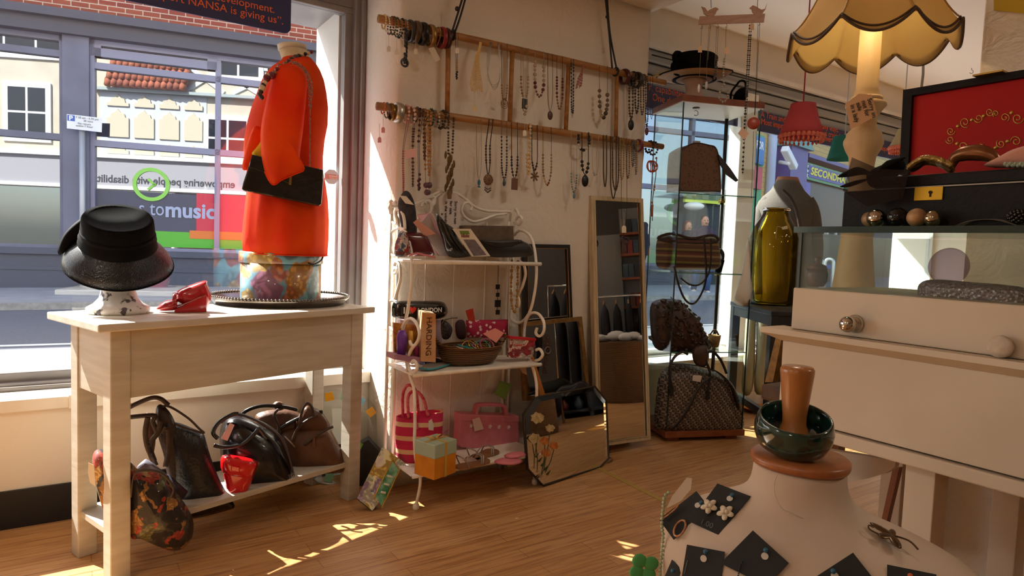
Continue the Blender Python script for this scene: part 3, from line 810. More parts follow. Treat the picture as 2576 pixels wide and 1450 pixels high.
br = [hat_ring(.116, 0.0), hat_ring(.136, -.014), hat_ring(.16, -.032, wob=.012, lift=.003), hat_ring(.18, -.054, wob=.02, lift=.008), hat_ring(.191, -.076, wob=.026, lift=.012)]
part('brim', MB().rings(br, False, False), sinamay(), hat, solid=.0015)
part('brim_edge', MB().tube(br[-1], .0035, 6, closed=True), M_BLKFELT, hat)
bow = Face(hc - AHEAD * .01 - RIGHT * .11)
part('cockade', MB().puff(smooth_path(bow.pts([(228, 540), (200, 552), (163, 586), (145, 626), (152, 642), (180, 622), (216, 604), (236, 575)]), 4, True), -bow.back, .018), mat('black ruched silk', '#08080a', 0.6), hat)

# ---- red wedge shoe, toe to the left
sh = Face(T(.33, .08, .79)); sz = .7905
t = thing('shoe', 'red leather wedge shoe between hat stand and tray', 'shoe', sh.p)
M_RED = mat('red patent leather', '#b81d22', 0.22, col2='#a3161c', scale=12, coat=.5)
toe = sh.at(393, 762); toe.z = sz; heel = sh.at(520, 778); heel.z = sz
L = (heel - toe).length; e1 = (heel - toe) / L; e2 = sh.back
SP = toe + e2 * .015
def shoe_pt(x, y, z): return SP + e1 * (x * L) + e2 * y + Vector((0, 0, z))
def shoe_ring(x, w, z0, z1, n=16):
    return [shoe_pt(x, w * math.cos(2 * PI * k / n), (z0 + z1) / 2 + (z1 - z0) / 2 * math.sin(2 * PI * k / n)) for k in range(n)]
part('vamp', MB().rings([shoe_ring(.0, .004, .008, .014), shoe_ring(.06, .018, .004, .026), shoe_ring(.18, .033, .003, .038), shoe_ring(.32, .038, .004, .043), shoe_ring(.40, .038, .006, .043)]), M_RED, t)
part('insole', MB().rings([shoe_ring(x, w, z, z + .004) for x, w, z in ((.3, .034, .014), (.5, .031, .022), (.7, .028, .036), (.85, .027, .048), (.98, .02, .054))]), mat('pink insole', '#c98a86', 0.6), t)
W = MB()
wr = []
for x, w, z1 in ((.36, .036, .012), (.5, .033, .02), (.65, .03, .033), (.8, .029, .046), (.92, .026, .054), (1.0, .02, .056)):
    wr.append([shoe_pt(x, s_ * w, z) for s_, z in ((-1, .0), (1, .0), (1, z1), (-1, z1))])
part('wedge_sole', W.rings(wr), M_RED, t, bevel=.003)
part('heel_counter', MB().puff(smooth_path(Face(sh.p + sh.back * .03).pts([(445, 733), (483, 716), (517, 706), (522, 716), (532, 745), (524, 768), (511, 784), (496, 775), (462, 766), (440, 757)]), 3, True), -sh.back, .03, 5, .5, .9), M_RED, t)
part('strap', MB().ribbon([shoe_pt(.36, .038 * math.cos(a), .03 + .034 * math.sin(a)) for a in [PI * i / 10 for i in range(11)]], .012, .003, e1), M_RED, t)

# ---- tray
TC = Vector((.70, 2.73, .7905))
t = thing('tray', 'large round silver tray with gadrooned rim under the floral hat box', 'tray', TC)
M_SILV = mat('tarnished silver plate', '#8d857c', 0.22, 1.0, col2='#6d645c', scale=14)
part('dish', MB().lathe([(.001, .004), (.22, .004), (.245, .010), (.262, .026), (.270, .030), (.272, .026), (.262, .016), (.25, .0), (.001, .0)], TC, 72), M_SILV, t)
m_ = MB()
for i in range(120):
    th = 2 * PI * i / 120; m_.ball(TC + Vector((math.cos(th) * .267, math.sin(th) * .267, .031)), .0062, 6, 4)
part('rim', m_, M_SILV, t)
# ---- hat box
def floral(name, base, cols, scale=9.0, seed=0.0, rough=.35):
    t = NT(name); b = t.bsdf(Roughness=rough); b.inputs['Coat Weight'].default_value = .35
    co = t.coord(); nz = t.n('TexNoise', Scale=scale * .8, Detail=3.0); t.l(co, nz.inputs['Vector'])
    mxv = t.n('MixRGB', blend_type='ADD'); mxv.inputs[0].default_value = .12; t.l(co, mxv.inputs[1]); t.l(nz.outputs['Color'], mxv.inputs[2])
    v = t.n('TexVoronoi', Scale=scale); t.l(mxv.outputs[0], v.inputs['Vector'])
    v2 = t.n('TexVoronoi', Scale=scale * 3.1); t.l(mxv.outputs[0], v2.inputs['Vector'])
    sp = t.n('SeparateColor'); t.l(v.outputs['Color'], sp.inputs[0])
    n_ = len(cols)
    fl = t.ramp(sp.outputs[0], [(i / n_, c) for i, c in enumerate(cols)], 'CONSTANT')
    petal = t.ramp(v2.outputs['Distance'], [(.0, '#ffffff'), (.32, '#e2d2c8'), (.5, '#8a6a60')])
    mu = t.n('MixRGB', blend_type='MULTIPLY'); mu.inputs[0].default_value = .7; t.l(fl, mu.inputs[1]); t.l(petal, mu.inputs[2])
    mask = t.ramp(v.outputs['Distance'], [(.64, '#ffffff'), (.74, '#000000')])
    leaf = t.ramp(nz.outputs['Fac'], [(.4, base), (.6, cols[-1])])
    mx = t.n('MixRGB'); t.l(mask, mx.inputs[0]); t.l(leaf, mx.inputs[1]); t.l(mu.outputs[0], mx.inputs[2]); t.l(mx.outputs[0], b.inputs['Base Color'])
    return t.m
M_BOXF = floral('floral paper', '#5f93a8', ['#d9a24e', '#cf7d6d', '#e3c46a', '#b57fa4', '#d98a4e', '#7fb3bd'], 12)
BC = TC + Vector((0, 0, .0045))
t = thing('hat_box', 'round floral hat box with black cord handle on the silver tray', 'box', BC)
part('body', MB().lathe([(.154, 0), (.156, .004), (.156, .175)], BC, 64), M_BOXF, t)
part('lid', MB().lathe([(.160, .158), (.162, .160), (.162, .198), (.158, .202), (.0, .202)], BC, 64, cap0=False), M_BOXF, t)
hf = Face(BC - Vector((.09, .13, -.15)).xyz + Vector((.0, .0, .0)))
fcb = Face(BC + (Vector((0, 0, 0)) - BC).normalized() * .0)
ang = math.atan2(-BC.y, -BC.x)
def boxsurf(px, py, r=.166):
    """point of the drum wall (or just off it) seen at a pixel"""
    d = ray(px, py); a = d.x ** 2 + d.y ** 2; b = -2 * (d.x * BC.x + d.y * BC.y); c = BC.x ** 2 + BC.y ** 2 - r * r
    disc = max(b * b - 4 * a * c, 0); return O + d * ((-b - math.sqrt(disc)) / (2 * a))
part('cord_handle', MB().tube(smooth_path([boxsurf(776, 662), boxsurf(790, 665, .168), boxsurf(808, 655, .172), boxsurf(813, 640, .172), boxsurf(805, 632, .168)], 6), .0032, 8), mat('black cord', '#0d0d0f', 0.6), t)

# ---- dress form with the orange tunic
DC = TC + Vector((0, 0, .207)); DD = Vector((DC.x, DC.y, 0)).length
df = Face((DC.x, DC.y, 1.4))
def drow(y, xl, xr, lat, n=40, p=2.1, fold=0.0, ph=0.0):
    yy = lambda x: y + .037 * (x - 716)
    A = df.at(xl, yy(xl)); B = df.at(xr, yy(xr)); c = (A + B) / 2
    R = ellipse_ring(c, (B - A) / 2, df.back * lat, n, p)
    if fold:
        for k in range(n):
            d = R[k] - c; R[k] = c + d * (1 + fold * math.sin(7 * 2 * PI * k / n + ph) * .5 + fold * .5 * math.sin(11 * 2 * PI * k / n))
    return R
M_FORM = mat('calico', '#d8c6a6', 0.9, col2='#cdb994', scale=60)
form = thing('dress_form', 'calico dress form torso standing on the floral hat box', 'dress form', DC)
part('torso', MB().rings([drow(634, 640, 800, .14), drow(560, 630, 806, .15), drow(430, 650, 785, .115), drow(320, 655, 800, .125), drow(230, 672, 800, .165), drow(185, 695, 790, .15), drow(165, 712, 784, .075), drow(140, 706, 776, .055), drow(125, 701, 772, .052)]), M_FORM, form)
part('neck_cap', MB().rings([drow(126, 699, 773, .053), drow(114, 697, 771, .053), drow(112, 702, 766, .048)]), mat('pale neck cap', '#d9cdb4', 0.7), form)
M_TUNIC = mat('orange crepe', '#ee360a', 0.7, col2='#ff5a10', scale=5, trans=.34, spec=.2)
tun = thing('tunic', 'bright orange loose tunic with wide sleeves on the dress form', 'garment', DC + Vector((0, 0, .01)))
rowsT = [(640, 613, 821, .168, .05), (600, 611, 823, .178, .055), (550, 614, 824, .178, .05), (500, 619, 822, .168, .045), (460, 622, 817, .155, .04), (425, 618, 812, .150, .015), (390, 612, 812, .152, .012), (350, 614, 816, .155, .012), (310, 622, 824, .165, .008), (270, 634, 825, .172, .006), (235, 648, 821, .182, 0), (205, 660, 815, .186, 0), (183, 676, 806, .175, 0), (168, 694, 798, .135, 0), (156, 706, 790, .085, 0), (149, 709, 785, .066, 0)]
part('bodice', MB().rings([drow(y, a, b, l, 60, 2.2, f, i * .25) for i, (y, a, b, l, f) in enumerate(rowsT)], False, False), M_TUNIC, tun, solid=.002)
part('hem', MB().tube(drow(640, 612, 822, .169, 60, 2.2, .05, 0), .0022, 6, closed=True), M_TUNIC, tun)
near = Face(df.p - df.back * .165); slp = Face(df.p - df.back * .222)
sl = smooth_path(slp.pts([(706, 163), (684, 195), (668, 260), (656, 325), (657, 385), (666, 432), (678, 458), (690, 465), (706, 455), (722, 446), (745, 436), (764, 428), (766, 420), (754, 404), (762, 330), (770, 250), (772, 195), (752, 164)]), 4, True)
part('sleeve', MB().puff(sl, -near.back, .05, 8, .55, .9), M_TUNIC, tun)
slf = slp
part('sleeve_cuff', MB().tube(smooth_path(slf.pts([(666, 432), (678, 456), (690, 465), (706, 455), (722, 447), (745, 437), (764, 428), (758, 412)]), 6), .003, 6), M_TUNIC, tun)
far = Face(df.p + df.back * .15)
part('sleeve', MB().puff(smooth_path(far.pts([(690, 185), (650, 300), (618, 400), (626, 425), (660, 430), (740, 420), (770, 300), (770, 190)]), 4, True), far.back, .05, 6, .55, .6), M_TUNIC, tun)
fl = Face(near.p + near.back * .012)
part('front_flap', MB().puff(smooth_path(fl.pts([(640, 318), (622, 360), (610, 412), (612, 428), (630, 424), (648, 402), (664, 372), (664, 330)]), 4, True), -fl.back, .022, 5), M_TUNIC, tun)
part('lining', MB().puff(smooth_path(fl.pts([(660, 352), (644, 372), (633, 386), (642, 394), (660, 404), (672, 398), (672, 360)], .022), 4, True), -fl.back, .012, 4), mat('yellow lining', '#f0c113', 0.6), tun)
# bead necklace round the neck
bn = Face(df.p - df.back * .07)
pth = [(784, 131, 5), (776, 134, 5), (768, 136, 5), (760, 138, 5.5), (752, 141, 6), (744, 145, 8), (734, 150, 7), (726, 155, 6), (718, 161, 6), (711, 167, 6), (704, 168, 7), (697, 175, 6), (690, 183, 6), (684, 190, 9), (677, 191, 7), (671, 197, 9), (667, 208, 6), (663, 214, 6), (660, 221, 8), (656, 231, 6), (653, 238, 6), (658, 245, 6)]
t = thing('bead_necklace', 'chunky maroon and wooden bead necklace round the neck of the orange tunic', 'necklace', bn.at(720, 160))
BEADC = [('#6d1a2b', .3), ('#4a2c26', .4), ('#cbb894', .5), ('#8a6b4a', .5), ('#2e1c1a', .35)]
def bno(b):
    K_ = [(0, 0), (138, 0), (146, .035), (154, .09), (166, .135), (180, .17), (200, .185), (300, .185)]
    for (a, u), (c, v) in zip(K_[:-1], K_[1:]):
        if b <= c: return u + (v - u) * (b - a) / (c - a)
part('cord', MB().tube([bn.at(a, b, bno(b)) for a, b, _ in pth], .0012, 5), mat('black cord', '#0d0d0f', 0.6), t)
k_ = bn.at(720, 160).dot(AHEAD) / F_PX
for i, (a, b, r) in enumerate(pth):
    c, rg = BEADC[(i * 7 + i // 3) % 5]
    part('bead', MB().ball(bn.at(a, b, bno(b)), r * k_ * .95, 12, 8), mat('bead ' + c, c, rg), t)
# black evening bag on a chain
hbf = Face(near.p - near.back * .045)
t = thing('handbag', 'flat black patent evening bag hanging on a chain over the orange tunic', 'handbag', hbf.at(710, 470))
M_BLKP = mat('black crocodile patent', '#0c0c0d', 0.16, col2='#1b1a19', scale=22, tex='voronoi', bump=.25, bscale=30, coat=.6)
part('body', MB().prism(hbf.pts([(634, 390), (812, 428), (815, 440), (809, 514), (803, 519), (612, 480), (607, 474)]), hbf.back * .05), M_BLKP, t, bevel=.008)
part('flap', MB().prism(hbf.pts([(634, 389), (813, 427), (812, 452), (768, 452), (726, 462), (680, 440), (626, 420)], .004), hbf.back * .004), M_BLKP, t, bevel=.002)
part('clasp', MB().prism(hbf.pts([(729, 436), (735, 437), (733, 466), (727, 465)], .009), hbf.back * .005), mat('brass', '#b08d4a', 0.3, 1.0), t, bevel=.001)
M_CHAIN = mat('dull steel chain', '#8f8880', 0.35, 1.0)
def chain(path, r, pitch, wire):
    m_ = MB(); P = smooth_path(path, 8); acc = 0; last = P[0]; alt = 0
    for a, b in zip(P[:-1], P[1:]):
        acc += (b - a).length
        if acc >= pitch:
            acc = 0; d = (b - a).normalized(); s_ = d.orthogonal().normalized()
            s_ = s_ if alt else d.cross(s_)
            alt = 1 - alt
            m_.tube([b + d * (pitch * .62 * math.cos(2 * PI * k / 8)) + s_ * (r * math.sin(2 * PI * k / 8)) for k in range(8)], wire, 4, closed=True)
    return m_
part('chain', chain([near.at(*q, .08) for q in ((727, 156), (748, 162), (766, 178), (776, 205), (779, 235), (780, 268))], .006, .007, .0016), M_CHAIN, t)
part('chain', chain([near.at(*q, .09) for q in ((735, 156), (752, 160), (772, 180), (783, 205), (785, 235), (781, 268), (780, 300), (780, 350), (780, 400), (780, 419))], .0035, .007, .0012), M_CHAIN, t)
# ================================================================== bags on the low shelf of the console table
def bagface(a, b, z=.3): return Face(T(a, b, z))
def outline(face, pts, sub=4, off=0.0): return smooth_path(face.pts(pts, off), sub, True)
M_BLKL = mat('black leather', '#191515', 0.36, col2='#231d1c', scale=40, bump=.22, bscale=110)
M_BRNL = mat('brown leather', '#6a4630', 0.42, col2='#563624', scale=12, bump=.2, bscale=70)
M_DKBR = mat('dark brown leather', '#3a2a22', 0.42, col2='#463327', scale=18, bump=.2, bscale=90)
# floral tapestry bag at the front
M_TAP = floral('tapestry', '#3a352b', ['#241a15', '#b5452e', '#241a15', '#bd8f4a', '#6f7148', '#241a15', '#241a15'], 24, rough=.8)
ff = bagface(.20, -.045, .25)
t = thing('handbag', 'dark floral tapestry bag slumped over the front edge of the low shelf', 'handbag', ff.at(400, 1300))
part('body', MB().puff(outline(ff, [(322, 1165), (345, 1180), (400, 1186), (440, 1235), (470, 1275), (486, 1310), (484, 1350), (465, 1378), (436, 1386), (395, 1372), (350, 1352), (322, 1346), (318, 1260)]), -ff.back, .075, 8, .5, .7), M_TAP, t)
part('side', MB().puff(outline(ff, [(238, 1136), (262, 1132), (300, 1150), (330, 1190), (322, 1300), (300, 1330), (272, 1318), (246, 1240), (232, 1170)]), -ff.back, .045, 6, .5, .9), M_TAP, t)
part('handle', MB().ribbon(smooth_path(ff.pts([(330, 1250), (338, 1195), (370, 1184), (410, 1194), (436, 1230), (424, 1260)], .075), 8), .016, .004, ff.n), mat('dark braid', '#4a3a2a', .8), t)
tg = Face(ff.p + TU * -.11)
part('price_tag', MB().prism(tg.pts([(222, 1165), (236, 1170), (240, 1225), (226, 1215), (221, 1190)]), tg.back * .001), mat('tag paper', '#e6dccb', .8), t, smooth=False)
# rolled silver clutch
sf = bagface(.28, -.005, .3)
A = sf.at(356, 1166); B = sf.at(436, 1236)
t = thing('clutch_bag', 'rolled silvery leather clutch leaning behind the tapestry bag', 'clutch bag', (A + B) / 2)
part('body', MB().tube([A + (B - A) * k / 5 for k in range(6)], [.018, .022, .023, .024, .026, .024], 14), mat('silver leather', '#8e8894', 0.4, .35, col2='#6f6a78', scale=12), t)
part('cuff', MB().tube([A + (B - A) * .62, B + (B - A) * .25], .0275, 14), mat('violet black leather', '#2a2430', .45), t)
# black tote
bf = bagface(.33, .085, .35)
t = thing('handbag', 'tall black leather tote with brown edge standing on the low shelf', 'handbag', T(.33, .085, .157))
part('body', MB().puff(outline(bf, [(412, 1075), (440, 1062), (500, 1084), (512, 1090), (530, 1150), (556, 1215), (585, 1262), (590, 1276), (575, 1284), (490, 1305), (450, 1300), (432, 1240), (425, 1150)]), -bf.back, .055, 8, .45, .8), M_BLKL, t)
part('side_panel', MB().puff(outline(bf, [(392, 1030), (410, 1020), (440, 1062), (452, 1150), (446, 1240), (430, 1240), (412, 1150), (396, 1090)], off=.02), -bf.back, .022, 5), M_DKBR, t)
part('rim', MB().tube(smooth_path(bf.pts([(396, 1040), (430, 1062), (470, 1078), (512, 1090), (500, 1078), (470, 1050), (420, 1022)], .02), 6, True), .004, 6, closed=True), M_DKBR, t)
for o_, pl in ((.05, [(398, 1092), (385, 1062), (388, 1046), (330, 1050), (316, 1053)]), (.03, [(424, 1020), (404, 1004), (380, 1002), (340, 1018), (318, 1030)])):
    part('handle', MB().tube(smooth_path(bf.pts(pl, o_), 8), .0075, 8), M_DKBR, t)
for pl in ([(372, 1050), (366, 1085), (370, 1120), (382, 1150), (392, 1172)], [(404, 1060), (396, 1090), (382, 1110), (378, 1130), (388, 1160)], [(410, 1092), (422, 1075), (424, 1130), (416, 1175)]):
    part('strap', MB().ribbon(smooth_path(bf.pts(pl, .055), 8), .016, .004, bf.right), M_DKBR, t)
part('side_strap', MB().puff(outline(bf, [(366, 1048), (376, 1046), (392, 1100), (380, 1160), (366, 1120)], off=.0), -bf.back, .014, 4), M_BRNL, t)
# black barrel handbag
kf = bagface(.565, .07, .3)
t = thing('handbag', 'shiny black handbag with curved zip and white stitching beside the red purse', 'handbag', T(.57, .08, .157))
M_BLKS = mat('glossy black leather', '#141214', 0.24, col2='#1e1b1c', scale=20, bump=.15, bscale=40, coat=.3)
part('body', MB().puff(outline(kf, [(552, 1110), (560, 1064), (590, 1046), (640, 1062), (690, 1092), (716, 1130), (738, 1190), (745, 1215), (728, 1222), (660, 1232), (600, 1236), (566, 1205)]), -kf.back, .085, 8, .5, .75), M_BLKS, t)
part('zip_band', MB().ribbon(smooth_path([kf.at(558, 1062, .02), kf.at(590, 1042, .035), kf.at(640, 1056, .05), kf.at(690, 1084, .055), kf.at(718, 1122, .05), kf.at(738, 1190, .03)], 8), .022, .006, kf.n), mat('pewter leather', '#4a4448', 0.3, .2), t)
for pl in ([(548, 1104), (536, 1088), (552, 1062), (584, 1044), (600, 1042)], [(538, 1121), (565, 1126), (610, 1118), (640, 1092), (652, 1080), (664, 1094), (672, 1104)]):
    part('handle', MB().tube(smooth_path(kf.pts(pl, .088), 8), .0075, 8), M_BLKS, t)
part('zip_pull', MB().tube(kf.pts([(716, 1098), (735, 1118), (742, 1126)], .06), .0028, 6), M_CHAIN, t)
for px_, py_ in ((737, 1196), (729, 1214)):
    part('buckle', MB().torus(kf.at(px_, py_, .045), .006, .0016, kf.n, 14, 6), M_CHAIN, t)
part('price_tag', MB().prism(kf.pts([(556, 1104), (578, 1064), (590, 1070), (572, 1110)], .1), kf.back * .001), mat('pink tag paper', '#f0c6cd', .8), t, smooth=False)
# red purse
rf = bagface(.47, -.01, .25)
t = thing('purse', 'small glossy red purse with flap standing before the black handbags', 'purse', rf.at(600, 1240))
M_REDP = mat('glossy red leather', '#d4141a', 0.18, col2='#c00f16', scale=14, coat=.7)
part('body', MB().puff(outline(rf, [(557, 1150), (600, 1152), (646, 1164), (640, 1195), (622, 1240), (610, 1250), (580, 1250), (566, 1215)], 3), -rf.back, .03, 6, .4, .8), M_REDP, t)
part('flap', MB().puff(outline(rf, [(558, 1147), (600, 1148), (647, 1161), (642, 1188), (632, 1206), (600, 1200), (560, 1190)], 3, .012), -rf.back, .028, 5, .4, .3), M_REDP, t)
part('tab', MB().prism(rf.pts([(582, 1172), (604, 1176), (602, 1190), (580, 1186)], .046), rf.back * .008), M_REDP, t, bevel=.003)
# brown leather bag at the right end
wf = bagface(.765, .09, .3)
t = thing('handbag', 'brown leather bag with tied handles at the right end of the low shelf', 'handbag', T(.77, .09, .157))
part('body', MB().puff(outline(wf, [(700, 1085), (745, 1072), (790, 1070), (825, 1076), (845, 1105), (866, 1150), (872, 1180), (858, 1190), (800, 1192), (740, 1184), (712, 1150)]), -wf.back, .06, 8, .45, .9), M_BRNL, t)
part('gathered_top', MB().puff(outline(wf, [(742, 1080), (755, 1040), (768, 1022), (800, 1030), (820, 1050), (830, 1078), (790, 1092)], off=.01), -wf.back, .03, 6), M_BRNL, t)
for pl in ([(700, 1030), (690, 1045), (700, 1070), (702, 1090)], [(752, 1075), (760, 1035), (772, 1016), (784, 1024), (790, 1050)], [(735, 1110), (748, 1080), (770, 1060), (800, 1045)], [(766, 1120), (790, 1100), (820, 1082), (838, 1074)]):
    part('handle', MB().tube(smooth_path(wf.pts(pl, .06), 8), .0055, 8), M_DKBR, t)
part('tassel', MB().tbox(wf.at(790, 1110, .062), wf.right * .006, wf.back * .003, Vector((0, 0, .025)), .5, 1), M_BRNL, t)
# tan bag behind
gf = bagface(.64, .20, .34)
t = thing('handbag', 'tan and black bag with long looped handles behind the shiny black handbag', 'handbag', T(.66, .2, .157))
part('body', MB().puff(outline(gf, [(640, 1062), (650, 1040), (700, 1030), (745, 1036), (770, 1060), (775, 1130), (760, 1180), (660, 1180), (640, 1120)]), -gf.back, .035, 6, .45, .8), M_BRNL, t)
for pl in ([(590, 1062), (620, 1034), (660, 1022), (710, 1024), (748, 1032)], [(690, 1090), (725, 1066), (770, 1046), (812, 1036)]):
    part('handle', MB().tube(smooth_path(gf.pts(pl, .04), 8), .0075, 8), M_BLKS, t)
part('knot', MB().puff(outline(gf, [(684, 1022), (696, 1010), (712, 1014), (716, 1028), (700, 1034)], off=.03), -gf.back, .014, 4), M_BRNL, t)

# ---- glass plate with coloured squares leaning in the corner, and what stands by it
PC = Vector((1.06, 2.735, .23)); pn = Vector((-.25, -.94, .22)).normalized()
pa = Vector((pn.y, -pn.x, 0)).normalized() * -1; pb = pn.cross(pa)
if pb.z < 0: pb = -pb
pcx = onp(848, 1098, PC, pn); PR = .205
pcx.x = min(pcx.x, 1.10 - 0.0)
t = thing('glass_plate', 'clear round glass plate edged with coloured squares leaning against the low wall', 'plate', (pcx.x, pcx.y, .02))
R_ = []
part('disc', MB().lathe([(.001, 0), (PR * .62, 0), (PR, .012), (PR, .016), (PR * .62, .004), (.001, .004)], pcx, 48, up=pn), glass('plate glass', (.95, .97, .96), 1.4, 1.0), t)
pal = ['#7fc4a2', '#e6a21f', '#7fb5d4', '#7fc4a2', '#e6a21f', '#7fb5d4', '#6fae3f', '#e6a21f']
for i in range(16):
    th = 2 * PI * i / 16 + .2; e = pa * math.cos(th) + pb * math.sin(th); f_ = pb * math.cos(th) - pa * math.sin(th)
    q = pcx + e * PR * .86 + pn * .014
    if q.x > 1.112: continue
    part('coloured_square', MB().obox(q, e * .018, f_ * .018, pn * .001), mat('enamel ' + pal[i % 8], pal[i % 8], .3), t, smooth=False)
cf = Face((1.03, 2.62, .1))
t = thing('storage_box', 'dark box with a green label behind the leaning picture box', 'box', (1.03, 2.66, 0))
q0 = [cf.at(898, 1170), cf.at(951, 1166)]
for q in q0: q.z = 0.0
part('body', MB().prism([q0[0], q0[1], cf.at(957, 1138), cf.at(928, 1106), cf.at(900, 1120)], cf.back * .05), mat('charcoal card', '#2b2e2d', .6), t, bevel=.003)
part('label', MB().prism(cf.pts([(900, 1112), (914, 1118), (906, 1134), (899, 1130)], .002), cf.back * .0015), mat('leaf green', '#6fa83a', .6), t, smooth=False)
# picture box leaning on the table leg, tilted in the sun
nb = Vector((-.35, -1.0, .55)).normalized(); P0 = Vector((1.0, 2.40, .12))
quad = [onp(*q, P0, nb) for q in ((962, 1124), (1020, 1166), (937, 1286), (898, 1254))]
lo = min(v.z for v in quad); sh_ = Vector((0, 0, .004 - lo)); 
bx = thing('picture_box', 'green and yellow childrens picture box set leaning between table leg and rack', 'box', (quad[2] + sh_))
A, B, C_, D = [q for q in quad]
lift = Vector((0, 0, 0.0))
if lo < .002: lift = Vector((0, 0, .003 - lo))
A, B, C_, D = [q + lift for q in (A, B, C_, D)]
ex = (B - A); ey = (D - A)
part('cover', MB().prism([A, B, C_, D], -nb * .004), floral('cover art', '#e9e2b4', ['#dfe6d4', '#e6cf6a', '#6f9ac0', '#cfe0c8', '#b7a9cf'], 18), bx, smooth=False)
part('box_side', MB().prism([q - nb * .004 for q in (A + (B - A) * .02, B, C_, D + (C_ - D) * .02)], -nb * .032), mat('green card', '#2f5a2c', .6, col2='#3f6e38', scale=30), bx, smooth=False)
def bp(u, v, o_=.0015): return A + ex * u + ey * v + nb * o_
part('window', MB().prism([bp(u, v, .002) for u, v in ((.55, .12), (.88, .18), (.88, .86), (.55, .80))], -nb * .002), mat('green inset', '#2f7a55', .12, col2='#9fd0b0', scale=22), bx, smooth=False)
for i in range(3):
    part('figure', MB().tube([bp(.60 + .02 * i, .38 + .15 * i, .006), bp(.82, .34 + .15 * i, .006)], .005, 8), mat('pale figure', '#cfd8c4', .5), bx)
part('border', MB().tube([bp(u, v, .002) for u, v in ((.52, .09), (.91, .15), (.91, .89), (.52, .83))], .0022, 6, closed=True), mat('gold border', '#d9a92f', .4), bx)
# ================================================================== white scrolled rack against the pier
M_IRON = mat('white painted iron', '#f2ece2', 0.45, col2='#e8dfd2', scale=30, bump=.06, bscale=90)
RX0, RX1, RY0, RY1 = 1.09, 1.70, 2.27, 2.525
rack = thing('scroll_rack', 'white wrought iron three shelf rack with scrolled ends against the rough pier', 'shelf rack', (1.395, 2.4, 0))
def side_pts(l, X, yoff=0.0):
    out = []
    for a, b in l:
        q = onx(a, b, X); q.y = min(max(q.y, 2.04), 2.53); out.append(q)
    return out
LS = [
 [(982, 513), (996, 509), (984, 524), (981, 541), (987, 557), (996, 565), (1001, 557), (997, 544), (996, 532), (1003, 526), (1012, 535), (1017, 553), (1019, 578)],
 [(1002, 616), (1004, 630), (999, 641), (990, 645), (981, 632), (979, 609), (985, 586), (999, 575), (1015, 578), (1026, 596), (1031, 618), (1035, 640), (1036, 700), (1031, 745), (1024, 790), (1017, 815), (1006, 829), (994, 833), (981, 822), (975, 800), (975, 775), (981, 759), (992, 756), (1000, 765), (1002, 775), (997, 784), (991, 780)],
 [(993, 677), (991, 686), (997, 687), (999, 678), (992, 671), (996, 659), (1003, 663), (1007, 679), (1007, 702), (1003, 720), (996, 745), (992, 756)],
 [(1031, 858), (1034, 867), (1042, 870), (1051, 858), (1055, 838), (1048, 815), (1035, 802), (1022, 808), (1014, 826), (1012, 852), (1017, 879), (1022, 906), (1026, 935)],
 [(1042, 870), (1032, 885), (1026, 905), (1030, 930), (1040, 938), (1049, 928), (1047, 914), (1040, 908), (1036, 914)],
]
for l in LS:
    part('scroll', MB().tube(smooth_path(side_pts(l, RX0), 5), .0066, 8), M_IRON, rack)
fp = side_pts([(1022, 906), (1028, 945), (1036, 985), (1035, 1064), (1031, 1114), (1032, 1163), (1040, 1213)], RX0)
fp = [Vector((RX0 + .03 * i / 6, q.y, q.z)) for i, q in enumerate(fp)] + [Vector((1.12, 2.29, .012))]
part('leg', MB().tube(smooth_path(fp, 6), .0065, 8).lathe([(.012, 0), (.014, .006), (.012, .02), (.007, .024)], (1.12, 2.29, 0), 14), M_IRON, rack)
RS = [
 [(1284, 532), (1297, 526), (1304, 540), (1298, 556), (1306, 566), (1313, 552), (1307, 543)],
 [(1291, 593), (1299, 586), (1309, 580), (1326, 587), (1338, 603), (1345, 630), (1349, 666), (1349, 700), (1345, 736), (1335, 779), (1320, 804), (1302, 813), (1284, 800), (1275, 777), (1277, 756), (1288, 743), (1300, 745), (1306, 757), (1304, 772), (1298, 768)],
 [(1301, 683), (1296, 677), (1297, 664), (1308, 659), (1318, 668), (1322, 690), (1317, 712), (1313, 724), (1302, 745)],
 [(1351, 826), (1348, 838), (1355, 846), (1364, 842), (1369, 828), (1367, 808), (1354, 790), (1338, 788), (1326, 800), (1320, 822), (1318, 849)],
 [(1349, 881), (1358, 879), (1365, 892), (1358, 904), (1347, 908)],
 [(1322, 870), (1333, 905), (1347, 950), (1350, 1000), (1344, 1080), (1340, 1150)],
]
for l in RS:
    part('scroll', MB().tube(smooth_path(side_pts(l, RX1), 5), .0066, 8), M_IRON, rack)
part('leg', MB().tube([(RX1 - .01, 2.30, .16), (RX1, 2.29, .012)], .0065, 8).lathe([(.012, 0), (.014, .006), (.012, .02), (.007, .024)], (RX1, 2.29, 0), 14), M_IRON, rack)
for x in (RX0 - .005, RX0 + .03, RX1 - .03, RX1):
    part('post', MB().tube([(x, RY1 + .005, 0), (x, RY1 + .005, 1.17)], .007, 8), M_IRON, rack)
part('finial', MB().lathe([(.007, 0), (.008, .01), (.013, .022), (.008, .036), (.006, .042), (.009, .05), (.004, .058)], (RX0 - .005, RY1 + .005, 1.17), 14), M_IRON, rack)
m_ = MB()
for x in (1.25, 1.39, 1.55): m_.tube([(x, RY1 + .004, .15), (x, RY1 + .004, 1.16)], .0032, 6)
part('back_wires', m_, M_IRON, rack)
for z, y0 in ((.985, 2.30), (.545, 2.27), (.150, 2.25)):
    s_ = MB().box(RX0 - .005, RX1 + .0, y0 + .012, RY1, z - .006, z + .002)
    s_.tube([(RX0 - .005, y0 + .008, z - .003), (RX1, y0 + .008, z - .003)], .0085, 8)
    part('shelf', s_, M_IRON, rack)
YP = 2.512
yy = lambda l, y=YP: [ony(a, b, y) for a, b in l]
